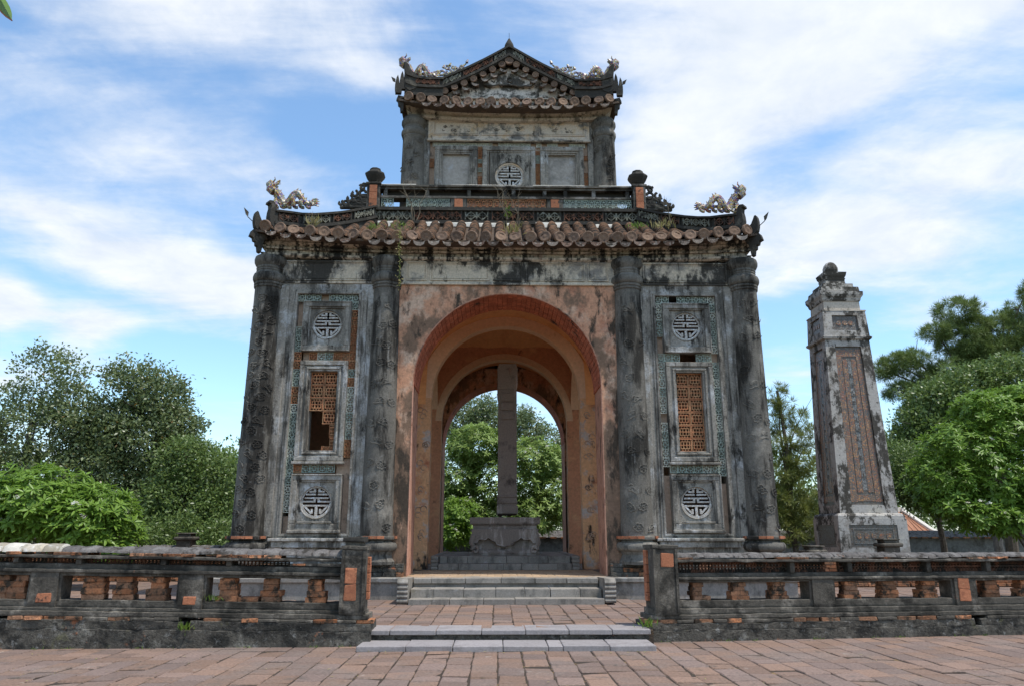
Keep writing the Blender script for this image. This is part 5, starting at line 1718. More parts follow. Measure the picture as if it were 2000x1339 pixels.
UR = Roof(XU, 3.02, 18.06, 2.4, 18.62, 12.85, 13.06, .16, 1.0)
mb = MB(); n = 30
for i in range(n+1):
    t = -1+2*i/n
    for v in (0, .5, 1):
        hx = UR.hx + (UR.tx-UR.hx)*v; mb.v.append((XU+t*hx, UR.ye+(UR.yt-UR.ye)*v, UR.z(t, v)-.03))
for i in range(n):
    for j in range(2): mb.f.append((i*3+j, (i+1)*3+j, (i+1)*3+j+1, i*3+j+1)); mb.m.append(0)
# eave underside
b = len(mb.v)
for i in range(n+1):
    t = -1+2*i/n
    for (q, dz) in ((0, -.03), (.0, -.09), (-.35, -.07)):
        mb.v.append((XU+t*(UR.hx+q), UR.ye-q, UR.z(t, 0)+dz))
for i in range(n):
    for j in range(2): mb.f.append((b+i*3+j, b+(i+1)*3+j, b+(i+1)*3+j+1, b+i*3+j+1)); mb.m.append(0)
# main slopes each side of the front-to-back ridge
prof = [(3.02, 12.95), (2.9, 13.0), (2.0, 13.50), (1.0, 14.1), (0, 14.68)]
for s in (-1, 1):
    b = len(mb.v)
    for (x, z) in prof: mb.v += [(XU+s*x, 18.66 if x < 2.1 else 18.06, z), (XU+s*x, 24.4, z)]
    for k in range(4): mb.f.append((b+2*k, b+2*k+1, b+2*k+3, b+2*k+2)); mb.m.append(0)
mb.add([(XU-3.02, 24.4, 12.9), (XU+3.02, 24.4, 12.9), (XU+2, 24.4, 13.5), (XU, 24.4, 14.68), (XU-2, 24.4, 13.5)], [(0,1,2,3,4)])
mb.add([(XU-2.6, 18.7, 12.7), (XU+2.6, 18.7, 12.7), (XU+2.6, 24.3, 12.7), (XU-2.6, 24.3, 12.7)], [(0,1,2,3)])
mb.build('roof_underlay', MT['roofbase'], P, fix=False)
mb = MB()
for s in (-1, 1):
    y = 18.2
    while y < 24.3:
        for (x, z), (x2, z2) in zip(prof[:-1], prof[1:]):
            if y < 18.8: continue
            b = len(mb.v)
            for (xx, zz) in ((x, z), (x2, z2)):
                for a in range(6):
                    an = math.pi*a/5; mb.v.append((XU+s*xx, y-math.cos(an)*.12, zz+math.sin(an)*.11))
            for a in range(5): mb.f.append((b+a, b+a+1, b+7+a, b+6+a)); mb.m.append(0)
        y += .33
tag(mb.build('side_roof_tiles', MT['tile'], P, fix=False), kind='stuff')
front_tiles(UR, 18, .9, 3, .165, .0, .6, rd=random.Random(9))

# pediment
mb = MB(); mb.poly([(XU-2.2, 18.70, 13.02), (XU+2.2, 18.70, 13.02), (XU+2.0, 18.70, 13.42), (XU, 18.70, 14.55), (XU-2.0, 18.70, 13.42)], (0, .2, 0))
mb.build('pediment', MT['pediment'], P)
mb = MB(); mb.box(XU-1.7, XU+1.7, 18.6, 18.72, 13.36, 13.40, c=.01); roughen(mb.build('pediment_sill', MT['cream'], P), .01)
orn = [(-.74,13.86),(-.66,13.80),(-.45,13.79),(-.28,13.83),(-.12,13.82),(.0,13.83),(.14,13.82),(.3,13.77),(.48,13.80),(.62,13.78),(.74,13.88),(.62,13.98),(.35,14.10),(.16,14.20),(.10,14.32),(0,14.42),(-.10,14.32),(-.16,14.20),(-.36,14.10),(-.6,13.97)]
mb = MB(); mb.poly([(XU+x, 18.62, z-.02) for x, z in orn], (0, .1, 0)); o = mb.build('bat_ornament', MT['pediment'], P)
mb = MB()
op = [(XU+x, 18.61, z-.02) for x, z in orn]; mb.tube(op+[op[0]], .022, 5, cap=False)
mb.tube([(XU+.02+.07*math.cos(t), 18.6, 13.96+.07*math.sin(t)) for t in np.linspace(0, 6.28, 12)], .02, 5)
for s in (-1, 1):
    for k in range(4): mb.tube([(XU+s*(.16+k*.08), 18.61, 14.02-.03*k), (XU+s*(.19+k*.085), 18.61, 13.86)], .012, 4)
mb.build('ornament_relief', MT['wallgrey'], o)

# sloping rake ridges, finial and level corner ridges
for s in (-1, 1):
    a = Vector((XU+s*.0, 18.50, 14.55)); b = Vector((XU+s*1.92, 18.50, 13.46))
    pts = [a.lerp(b, k/8) + Vector((0,0,.05-.05*math.sin(math.pi*k/8))) for k in range(9)]
    ridge_band(pts, .35, .20, [(.06,.22,'pale_grimy'),(.26,.68,'terra_grimy'),(.72,.96,'pale_grimy')], cap=.07, skirt=.03)
    pts = [(XU+s*1.85, 18.42, 13.50), (XU+s*2.3, 18.32, 13.43), (XU+s*2.62, 18.24, 13.41), (XU+s*2.88, 18.16, 13.46)]
    ridge_band(pts, .33, .20, [(.12,.75,'terra_grimy')], cap=.07, skirt=.24)
    ang = math.atan2(.26, -s*1.0); c = Vector(pts[-1])
    up = [(.05,-.2),(.22,-.1),(.26,.34),(.14,.40),(.06,.48),(.02,.60),(-.06,.68),(-.12,.67),(-.10,.58),(-.08,.42),(-.09,.2),(-.08,-.1)]
    horn(up, .16, (c.x-s*.06, c.y, c.z), ang)
    hook = [(.06,-.18),(.06,-.04),(-.01,.10),(-.03,.24),(-.06,.36),(-.10,.26),(-.12,.12),(-.12,-.04),(-.10,-.2)]
    horn(hook, .12, (c.x+s*.02, c.y-.03, c.z+.02), ang)
    horn(hook, .12, (c.x+s*.14, c.y-.06, c.z-.12), ang)
    low = [(.06,-.28),(-.10,-.26),(-.14,-.38),(-.09,-.43),(-.08,-.54),(-.03,-.58),(-.01,-.74),(.05,-.74)]
    horn(low, .12, (c.x+s*.08, c.y, c.z-.1), ang, name='corner_bracket')
    mb = MB(); a = Vector((c.x+s*.15, c.y, c.z+.06)); mb.tube([a, a+Vector((s*.12, 0, .04))], .008, 5)
    q = a+Vector((s*.12, -.01, .03)); mb.poly([q, q+Vector((s*.07,0,.03)), q+Vector((s*.12,0,.17)), q+Vector((-s*.0,0,.1))], (0,.02,0)); mb.build('iron_leaf', MT['black'], P)
    # two rows of tile ends under the rake
    rd = random.Random(s+20)
    for k in range(7):
        f = (k+.55)/7.0
        x, z = .06+f*1.86, 14.47 - f*1.02 - .05*math.sin(math.pi*f)
        inst('eave_disc', rd.choice(disc_me), P, (XU+s*x, 18.43, z-.03), (R(-6), R(rd.uniform(0,360)), R(rd.uniform(-6,6))), (.74,.9,.74))
        inst('drip_tile', rd.choice(drip_me[:4]), P, (XU+s*(x-.05)+.0, 18.46, z-.15+rd.uniform(-.02,.02)), (R(12), R(s*-24), 0), (.8,1,.8))
inst('eave_disc', disc_me[0], P, (XU, 18.42, 14.46), (R(-6), 0, 0), (.95,.9,.95))
mb = MB(); mb.lathe([(.13, 14.86), (.14, 14.93), (.125, 15.02), (.085, 15.10), (.05, 15.17), (.03, 15.22), (.01, 15.24)], XU+.0, 18.5, 12)
mb.tube([(XU+.0, 18.5, 15.2), (XU+.0, 18.5, 15.42)], .008, 4); mb.build('ridge_finial', MT['black'], P, smooth=True)

# ---------- mosaic dragons
def dragon(x, y, z, L, H, s, m=MT['dragon'], seed=0):
    """crouching dragon on the ridge; head towards s (+1 right), built round (x,y,z) = middle of its feet"""
    rd = random.Random(seed)
    body, rad = [], []
    for k in range(26):
        t = k/25
        xx = L*(.5 - t*.94)          # from head side to tail
        zz = H*(.42 + .34*math.sin(t*10.5+1.3)*(1-t*.35)) + H*.10*(1-t)
        body.append(Vector((s*xx, .06*math.sin(t*7), zz))); rad.append(.118*(1-.45*t))
    mb = MB(); mb.tube(body, rad, 7)
    # neck and head
    nb_ = body[0]
    hd = nb_ + Vector((s*.05, 0, H*.30))
    mb.tube([nb_, nb_+Vector((s*.07,0,H*.15)), hd, hd+Vector((s*.05,0,H*.10)), hd+Vector((s*.14,0,H*.06))], [.11,.125,.135,.13,.06], 7)
    mb.tube([hd+Vector((s*.03,0,-.02)), hd+Vector((s*.13,0,-.06))], [.065,.03], 6)
    for e in (-1, 1):
        mb.tube([hd+Vector((0,.05*e,.06)), hd+Vector((-s*.08,.09*e,.14)), hd+Vector((-s*.07,.1*e,.20))], [.025,.018,.008], 5)
    for k in range(7):   # mane
        a = rd.uniform(.5, 2.6); q = hd + Vector((-s*.03, rd.uniform(-.05,.05), .0))
        mb.tube([q, q+Vector((-s*.08*math.cos(a-1)-s*.03, 0, .10*math.sin(a)))*1.2, q+Vector((-s*.15, 0, .16*math.sin(a)))], [.03,.02,.006], 5)
    # back fins
    for k in range(1, 24, 2):
        p = body[k]; mb.tube([p+Vector((0,0,rad[k]*.6)), p+Vector((-s*.05,0,rad[k]+.045))], [.035,.008], 5)
    # legs and cloud base
    for k in (3, 9, 15, 20):
        p = body[k]; mb.tube([p, p+Vector((s*.05,-.05,-p.z*.5)), Vector((p.x+s*.02,-.05,0.02))], [.07,.06,.05], 6)
        mb.tube([Vector((p.x+s*.02,-.05,.03)), Vector((p.x+s*.10,-.07,.02))], [.035,.012], 5)
    for k in range(6):
        xx = -L*.42 + k*L*.16; mb.tube([(s*xx+.08*math.cos(t), .0, .06+.065*math.sin(t)) for t in np.linspace(0, 5, 9)], .042, 5)
    # tail tuft
    tl = body[-1]
    for a in (-.5, -.1, .3, .7, 1.0):
        mb.tube([tl, tl+Vector((-s*.09*math.cos(a),0,.09*math.sin(a)+.02)), tl+Vector((-s*.2*math.cos(a*.8),0,.16*math.sin(a)))], [.05,.038,.008], 5)
    o = mb.build('dragon', m, P, loc=(x, y, z), smooth=True)
    o['label'] = 'dragon covered in coloured porcelain shards on the roof ridge'
    return o
for s in (-1, 1):
    dragon(X0+s*5.12, 16.45, 9.0 if s < 0 else 8.99, .95, .47, s, seed=s+3)
    dragon(XU+s*2.50, 18.26, 13.76, .80, .44, s, seed=s+9)
    # cloud scroll on the rake
    mb = MB()
    for (u, w, r_) in ((0,.10,.10),(.16,.16,.09),(.30,.14,.08),(.42,.24,.10),(.12,.30,.07),(-.12,.12,.07),(.30,.32,.06),(.55,.33,.07)):
        mb.tube([(s*(-u+r_*(1-.12*t)*math.cos(t+u*9)), 0, w*.9+r_*(1-.12*t)*math.sin(t+u*9)) for t in np.linspace(0, 5.4, 14)], .034, 6)
    mb.tube([(s*.1,0,.03),(-s*.15,0,.06),(-s*.4,0,.2),(-s*.62,0,.38),(-s*.7,0,.46)], [.03,.035,.03,.025,.012], 6)
    for (u, w) in ((.02,.27),(.2,.34),(.68,.45)): mb.tube([(-s*u,0,w),(-s*(u+.03),0,w+.09)], [.05,.02], 5)
    o = mb.build('cloud_scroll', MT['dragon2'], P, loc=(XU+s*1.88, 18.45, 13.95), smooth=True)
finish(pav)

# ------------------------------------------------------------ stele inside
ste = empty('stele', (X0+.05, 21.3, PZ), 'tall narrow stone stele seen edge-on, on a carved pedestal inside the arch', 'stele')
SX = X0 + .06
mb = MB(); mb.box(SX-.26, SX+.26, 20.55, 22.7, 2.0, 5.45, c=.03); mb.box(SX-.285, SX+.285, 20.50, 22.75, 2.0, 2.22, c=.02); mb.box(SX-.28, SX+.28, 20.52, 22.73, 2.26, 2.36, c=.03); mb.box(SX-.28, SX+.28, 20.52, 22.73, 2.42, 2.5, c=.03)
roughen(mb.build('tablet', MT['stele'], ste), .006)
mb = MB(); mb.poly([(SX-.26, 20.50, 5.40), (SX+.26, 20.50, 5.40), (SX+.285, 20.44, 5.55), (SX+.285, 20.44, 5.98), (SX+.24, 20.44, 6.12), (SX-.24, 20.44, 6.12), (SX-.285, 20.44, 5.98), (SX-.285, 20.44, 5.55)], (0, 2.3, 0))
for k in range(3): mb.box(SX-.18, SX+.18, 20.5, 20.6, 4.55+k*.26, 4.78+k*.26, c=.02)
roughen(mb.build('head', MT['stele'], ste), .006)
def pedestal():
    cx = X0-.01
    prof = [(.90, .94), (.93, 1.0), (.88, 1.04), (.80, 1.10), (.80, 1.42), (.86, 1.52), (.90, 1.58), (.83, 1.62), (.83, 1.70), (.90, 1.72), (.92, 1.76), (.92, 1.87), (.90, 1.90), (-.5, 1.905)]
    mb = MB(); sweep_rect(mb, [(r-.9, z) for r, z in prof], .9, 1.6, (cx, 21.55), n=8)
    o = mb.build('pedestal', MT['stele'], ste)
    # scalloped apron and scroll feet on the front and rear
    ap = [(-.86,1.60),(.86,1.60),(.86,1.30),(.74,1.26),(.66,1.36),(.52,1.34),(.42,1.40),(.34,1.34),(.24,1.30),(.2,1.22),(.0,1.18),(-.2,1.22),(-.24,1.30),(-.34,1.34),(-.42,1.40),(-.52,1.34),(-.66,1.36),(-.74,1.26),(-.86,1.30)]
    mb = MB(); mb.poly([(cx+x, 19.90, z) for x, z in ap], (0, .2, 0)); mb.build('apron', MT['stele'], o)
    mb = MB()
    for s in (-1, 1):
        mb.tube([(cx+s*.80, 19.95, 1.45), (cx+s*.86, 19.93, 1.25), (cx+s*.80, 19.93, 1.10)], [.09,.08,.06], 6)
        mb.tube([(cx+s*(.76+.10*(1-.1*t)*math.cos(t)), 19.90, 1.08+.10*(1-.1*t)*math.sin(t)) for t in np.linspace(0, 6, 14)], .04, 6)
    mb.tube([(cx+x, 19.89, z-.01) for x, z in ap[2:]], .018, 5)
    mb.build('scroll_foot', MT['stele'], o, smooth=True)
pedestal()
z = PZ
for (y0, z0, z1, xa, xb, cuts) in ((19.0, PZ, .768, -1.43, 1.86, (213,445,795,968,1170,1365,1590,1755)), (19.36, .766, .94, -1.43, 1.86, (213,310,545,1000,1255,1490,1755))):
    step_row(ste, remap(cuts, 213, 1755, xa, xb), y0, 24.0 if z1 > .9 else 19.5, z0, z1, MT['darkstone'], name='dais_slab')
for (a, b) in ((-1.62,-1.44), (1.87,2.06)):
    mb = MB()
    for k in range(4): mb.box(a, b, 19.0+.01*(k % 2), 23.9, PZ+k*.085, PZ+k*.085+.084, c=.02)
    mb.build('dais_end', MT['darkstone'], ste)
finish(ste)
# ------------------------------------------------------------ obelisk
ob = empty('obelisk', (10.28, 21.5, TZ), 'tall tapering plaster obelisk with mosaic panels, standing right of the pavilion', 'obelisk')
OC = (10.28, 21.5)
def oprism(mb, levels, mi=0):
    """stack of rectangular sections (half width, half depth, z)"""
    b = len(mb.v)
    for (hx, hy, z) in levels:
        for sx, sy in ((-1,-1),(1,-1),(1,1),(-1,1)): mb.v.append((OC[0]+sx*hx, OC[1]+sy*hy, z))
    for i in range(len(levels)-1):
        for k in range(4): mb.f.append((b+i*4+k, b+i*4+(k+1) % 4, b+(i+1)*4+(k+1) % 4, b+(i+1)*4+k)); mb.m.append(mi)
    mb.f.append((b+3,b+2,b+1,b)); mb.m.append(mi)
    e = b+4*(len(levels)-1); mb.f.append((e,e+1,e+2,e+3)); mb.m.append(mi)
    return mb
K = .86   # depth against width
om = MT['obelisk']
mb = MB(); oprism(mb, [(.97,.97*K,TZ-.05),(.97,.97*K,.42),(.93,.93*K,.44),(.93,.93*K,1.90),(.93,.93*K,1.96),(.90,.90*K,2.01),(.84,.84*K,2.03)]); roughen(mb.build('pedestal', om, ob), .004)
mb = MB(); oprism(mb, [(.70,.70*K,2.02),(.55,.55*K,7.0)]); mb.build('shaft_core', om, ob)
def opt(hx0, z0, hx1, z1, u, z, face, proud):
    """point on a tapering face: u in -1..1 across, proud outwards"""
    f = (z-z0)/(z1-z0); hx = hx0 + (hx1-hx0)*f; hy = hx*K
    if face == 0: return (OC[0]+u*hx, OC[1]-hy-proud, z)
    if face == 1: return (OC[0]-hx-proud, OC[1]-u*hy, z)
    if face == 2: return (OC[0]-u*hx, OC[1]+hy+proud, z)
    return (OC[0]+hx+proud, OC[1]+u*hy, z)
def opanel(T, face, u0, u1, za, zb, pr0, pr1, m, name, par):
    mb = MB(); q = []
    for pr in (pr0, pr1):
        for (u, z) in ((u0,za),(u1,za),(u1,zb),(u0,zb)): q.append(opt(*T, u, z, face, pr))
    mb.add(q, [(0,1,2,3),(4,7,6,5),(0,4,5,1),(1,5,6,2),(2,6,7,3),(3,7,4,0)])
    return mb.build(name, m, par)
T = (.81, 2.03, .655, 7.02)
for face in range(4):
    for (u0, u1, za, zb) in ((-1,-.58,2.03,7.02),(.58,1,2.03,7.02),(-.58,.58,2.03,2.26),(-.58,.58,6.80,7.02)):
        roughen(opanel(T, face, u0, u1, za, zb, -.13, 0, om, 'shaft_frame', ob), .004)
    f_ = opanel(T, face, -.579, .579, 2.262, 6.798, -.12, -.055, MT['shard_dark'], 'mosaic_panel', ob)
    for (u0, u1, za, zb) in ((-.545,-.32,2.34,6.72),(.32,.545,2.34,6.72),(-.33,.33,2.36,2.52),(-.33,.33,6.50,6.70),(-.285,-.09,2.60,6.42),(.09,.285,2.60,6.42)):
        opanel(T, face, u0, u1, za, zb, -.08, -.043, MT['shard_orange'], 'mosaic_stripe', f_)
    opanel(T, face, -.075, .075, 2.66, 6.36, -.08, -.046, MT['shard_white'], 'mosaic_stripe', f_)
    # inscription strokes down the middle
    rd = random.Random(face)
    mb = MB()
    z = 5.9
    while z > 3.0:
        for k in range(6):
            a = rd.uniform(-.055,.055); b_ = rd.uniform(-.05,.05); h_ = rd.random() < .5
            p, q = opt(*T, a-(.05 if h_ else 0), z+b_, face, -.04), opt(*T, a+(.05 if h_ else 0), z+b_+(0 if h_ else .05), face, -.04)
            mb.bar(p, q, .014, .012, (0,-1,0) if face in (0, 2) else (1,0,0))
        z -= .26
    tag(mb.build('shard_strokes', MT['shard_dark'], f_), kind='stuff')
    # pedestal panel
    Tp = (.925, .44, .925, 1.90)
    for (u0, u1, za, zb) in ((-1.02,-.72,.46,1.88),(.72,1.02,.46,1.88),(-.72,.72,.46,1.12),(-.72,.72,1.72,1.88)):
        opanel(Tp, face, u0, u1, za, zb, -.02, .03, om, 'pedestal_frame', ob)
    f_ = opanel(Tp, face, -.719, .719, 1.121, 1.719, -.01, .012, MT['shard_dark'], 'mosaic_panel', ob)
    for (u0, u1, za, zb) in ((-.60,-.585,1.22,1.62),(.585,.60,1.22,1.62),(-.585,.585,1.22,1.235),(-.585,.585,1.605,1.62)):
        opanel(Tp, face, u0, u1, za, zb, .005, .022, MT['shard_white'], 'mosaic_border', f_)
    for k in range(5 if face in (0, 2) else 0):
        mb = MB(); n = 10; u = -.44 + k*.22
        v = [opt(*Tp, u+.075*math.cos(2*math.pi*i/n), 1.42+.078*math.sin(2*math.pi*i/n), face, pr) for pr in (.008, .024) for i in range(n)]
        mb.add(v, [tuple(range(n)), tuple(range(n, 2*n))[::-1]] + [(i, (i+1) % n, n+(i+1) % n, n+i) for i in range(n)])
        mb.build('mosaic_roundel', MT['shard_orange'], f_)
    # upper die with its small panel
    Td = (.665, 7.10, .625, 7.88)
    for (u0, u1, za, zb) in ((-1.01,-.60,7.10,7.88),(.60,1.01,7.10,7.88),(-.60,.60,7.10,7.28),(-.60,.60,7.74,7.88)):
        opanel(Td, face, u0, u1, za, zb, -.10, .02, om, 'die_frame', ob)
    f_ = opanel(Td, face, -.599, .599, 7.281, 7.739, -.06, -.03, MT['shard_dark'], 'mosaic_panel', ob)
    for k in range(3):
        mb = MB(); n = 10; u = -.28 + k*.28
        v = [opt(*Td, u+.115*math.cos(2*math.pi*i/n), 7.51+.075*math.sin(2*math.pi*i/n), face, pr) for pr in (-.035, -.015) for i in range(n)]
        mb.add(v, [tuple(range(n)), tuple(range(n, 2*n))[::-1]] + [(i, (i+1) % n, n+(i+1) % n, n+i) for i in range(n)])
        mb.build('mosaic_roundel', MT['shard_orange'], f_)
mb = MB(); oprism(mb, [(.66,.66*K,6.98),(.72,.72*K,7.03),(.73,.73*K,7.09),(.70,.70*K,7.105)]); roughen(mb.build('band', om, ob), .004)
mb = MB(); oprism(mb, [(.55,.55*K,7.1),(.55,.55*K,7.86)]); mb.build('die_core', om, ob)
mb = MB(); oprism(mb, [(.66,.66*K,7.87),(.66,.66*K,7.91),(.55,.55*K,7.92),(.54,.54*K,8.22),(.58,.58*K,8.24)]); mb.build('neck', MT['cream'], ob)
mb = MB(); oprism(mb, [(.56,.56*K,8.2),(.58,.58*K,8.25),(.59,.59*K,8.30),(.63,.63*K,8.36),(.645,.645*K,8.40),(.645,.645*K,8.50),(.58,.58*K,8.52)]); roughen(mb.build('cornice', MT['capstone'], ob), .008)
mb = MB(); oprism(mb, [(.58,.58*K,8.53),(.56,.56*K,8.66),(.46,.46*K,8.68),(.45,.45*K,8.80),(.34,.34*K,8.82)]); roughen(mb.build('stepped_top', MT['capstone'], ob), .01)
mb = MB(); oprism(mb, [(.30,.30*K,8.81),(.29,.29*K,8.96),(.31,.31*K,9.0),(.29,.29*K,9.02),(.33,.33*K,9.10),(.35,.35*K,9.20),(.28,.28*K,9.22)]); roughen(mb.build('capital_block', MT['capstone'], ob), .008)
mb = MB(); mb.lathe([(.17,9.20),(.20,9.24),(.225,9.32),(.222,9.40),(.18,9.50),(.13,9.56),(.05,9.60),(.01,9.605)], OC[0], OC[1], 12); roughen(mb.build('ball_finial', om, ob), .01)
finish(ob)

# ------------------------------------------------------------ small gatehouse far behind
gh = empty('gatehouse', (22.4, 45, 0), 'small gatehouse with orange-red tiled hip roof edged in white, behind the obelisk', 'gatehouse')
mb = MB(); mb.box(20.2, 24.2, 45, 48, -.05, 1.35); mb.build('wall', MT['wood'], gh)
mb = MB()
e = [(19.0,43.8,1.15),(25.6,43.8,1.15),(25.6,49.2,1.15),(19.0,49.2,1.15)]; m_ = [(20.0,44.7,1.62),(24.9,44.7,1.62),(24.9,48.3,1.62),(20.0,48.3,1.62)]; t = [(20.8,46.3,2.75),(24.2,46.3,2.75),(24.2,46.7,2.75),(20.8,46.7,2.75)]
v = e+m_+t; mb.add(v, [(i, (i+1) % 4, 4+(i+1) % 4, 4+i) for i in range(4)] + [(4+i, 4+(i+1) % 4, 8+(i+1) % 4, 8+i) for i in range(4)] + [(8,9,10,11)])
mb.add([(x,y,z-.1) for x,y,z in e], [(0,1,2,3)])
rf = mb.build('roof', MT['redtile'], gh)
for i in range(4):
    mb = MB(); p = [Vector(e[i])+Vector((0,0,.05)), Vector(m_[i])+Vector((0,0,.08)), Vector(t[i])+Vector((0,0,.08))]
    d = Vector((p[0].x-22.3, p[0].y-46.5, 0)).normalized()
    mb.tube([p[0]+d*.25+Vector((0,0,.16)), p[0]] + p[1:] + [p[2]-d*.0+Vector((0,0,.22))], [.10,.13,.13,.14,.10], 6); mb.build('white_ridge', MT['whiteridge'], rf)
mb = MB(); mb.box(20.6, 24.4, 46.38, 46.62, 2.72, 2.98); mb.build('white_ridge', MT['whiteridge'], rf)
mb = MB()
for r_ in range(9):
    f0 = r_/9
    for (A, B, n) in ((e, m_, 0), ):
        pass
for k in range(30):
    x = 19.3 + k*.21
    if x > 25.4: break
    mb.bar((x, 43.85, 1.17), (min(max(x, 20.1), 24.8), 44.7, 1.63), .05, .04, (0,-.5,1))
for k in range(16):
    x = 20.2 + k*.3
    if x > 24.8: break
    mb.bar((x, 44.7, 1.64), (min(max(x, 20.9), 24.1), 46.3, 2.76), .05, .04, (0,-.6,1))
tag(mb.build('tile_rows', MT['redtile'], rf), kind='stuff')
for x in (19.9, 21.4, 23.1, 24.7):
    mb = MB(); mb.box(x-.1, x+.1, 44.2, 44.4, -.05, 1.2); mb.build('post', MT['wood'], gh)
finish(gh)
gh.location.x += .8

# ------------------------------------------------------------ vegetation
def np_mesh(name, V, F, m):
    me = bpy.data.meshes.new(name)
    nv, nf = len(V), len(F)
    k = F.shape[1]
    me.vertices.add(nv); me.vertices.foreach_set('co', V.astype(np.float32).ravel())
    me.loops.add(nf*k); me.loops.foreach_set('vertex_index', F.astype(np.int32).ravel())
    me.polygons.add(nf); me.polygons.foreach_set('loop_start', np.arange(0, nf*k, k, dtype=np.int32))
    me.polygons.foreach_set('loop_total', np.full(nf, k, dtype=np.int32))
    me.materials.append(m); me.update(calc_edges=True); me.validate()
    return me

def unit(a):
    return a/np.maximum(np.linalg.norm(a, axis=1, keepdims=True), 1e-9)

def leaves(pos, direc, nrm, length, width):
    """leaf = folded 4-gon pair along 'direc' ; arrays (N,3); returns V, F(quads)"""
    side = unit(np.cross(direc, nrm)); N = len(pos)
    L = length[:, None]; W = width[:, None]
    v = np.stack([pos, pos + direc*L*.45 + side*W*.5 + nrm*L*.05, pos + direc*L, pos + direc*L*.45 - side*W*.5 + nrm*L*.05], axis=1).reshape(-1, 3)
    f = np.arange(N*4).reshape(N, 4)
    return v, f

def crown_points(clumps, nsub, g):
    """sub-clump centres spread in ellipsoid shells"""
    w = np.array([(c[1][0]*c[1][1]*c[1][2])**(2/3) for c in clumps]); w /= w.sum()
    idx = g.choice(len(clumps), nsub, p=w)
    C = np.array([c[0] for c in clumps])[idx]; Rr = np.array([c[1] for c in clumps])[idx]
    d = unit(g.normal(size=(nsub, 3)))
    rad = g.uniform(0.35, 1.0, nsub)**.5 * g.uniform(.86, 1.12, nsub)
    return C + d*Rr*rad[:, None], d

def make_crown(name, clumps, nsub, per, subr, ll, lw, m, parent, seed, burst=False, up=.3, droop=0.0, kind=None):
    g = np.random.default_rng(seed)
    S, D = crown_points(clumps, nsub, g)
    S = np.repeat(S, per, axis=0); D = np.repeat(D, per, axis=0); N = len(S)
    if burst:
        dr = unit(g.normal(size=(N, 3)) + np.array([0, 0, up]) + D*.5)
        pos = S + dr*subr*.1
    else:
        pos = S + g.normal(size=(N, 3))*subr*np.array([1, 1, .75])
        dr = unit(g.normal(size=(N, 3)) + D*.6 + np.array([0, 0, -droop]))
    nr = unit(g.normal(size=(N, 3))*.7 + np.array([0, -.1, up+.4]) + D*.4)
    nr = unit(nr - dr*(nr*dr).sum(1, keepdims=True))
    V, F = leaves(pos, dr, nr, ll*g.uniform(.7, 1.25, N), lw*g.uniform(.75, 1.2, N))
    o = bpy.data.objects.new(name, np_mesh(name, V, F, m)); link(o, parent)
    if kind: o['kind'] = kind
    return o

def limbs(root, base, h, r0, targets, m, seed=0, twigs=0):
    """tapered trunk plus limbs to each target; one bark mesh named trunk"""
    rd = random.Random(seed); mb = MB(); base = Vector(base)
    top = base + Vector((rd.uniform(-.3,.3), rd.uniform(-.3,.3), h))
    path = [base + (top-base)*(k/6) + Vector((rd.uniform(-.07,.07)*h*.2, rd.uniform(-.07,.07)*h*.2, 0)) for k in range(7)]
    mb.tube(path, [r0*(1-.55*k/6) for k in range(7)], 9)
    for t in targets:
        t = Vector(t); k = min(6, max(1, int((t.z-base.z)*.62/h*6)))
        a = path[k]; mid = a.lerp(t, .5) + Vector((rd.uniform(-.2,.2), rd.uniform(-.2,.2), .12*(t-a).length))
        rr = r0*(1-.55*k/6)*.55
        mb.tube([a, a.lerp(mid, .5)+Vector((0,0,.03)), mid, mid.lerp(t, .55), t], [rr, rr*.8, rr*.6, rr*.4, rr*.15], 6)
        for q in range(twigs):
            s_ = mid.lerp(t, rd.random()); e_ = s_ + Vector((rd.gauss(0,.5), rd.gauss(0,.5), rd.gauss(.3,.4)))
            mb.tube([s_, s_.lerp(e_, .5)+Vector((0,0,.05)), e_], [rr*.3, rr*.2, rr*.06], 4)
    return mb.build('trunk', m, root, smooth=True)

def tree(label, base, h, r0, clumps, m, bark, seed, nsub, per, subr, ll, lw, cat='tree', name='tree', group=None, **kw):
    t = empty(name, base, label, cat, group)
    limbs(t, base, h, r0, [c[0] for c in clumps], bark, seed, kw.pop('twigs', 2))
    make_crown('crown', clumps, nsub, per, subr, ll, lw, m, t, seed, **kw)
    finish(t)
    return t

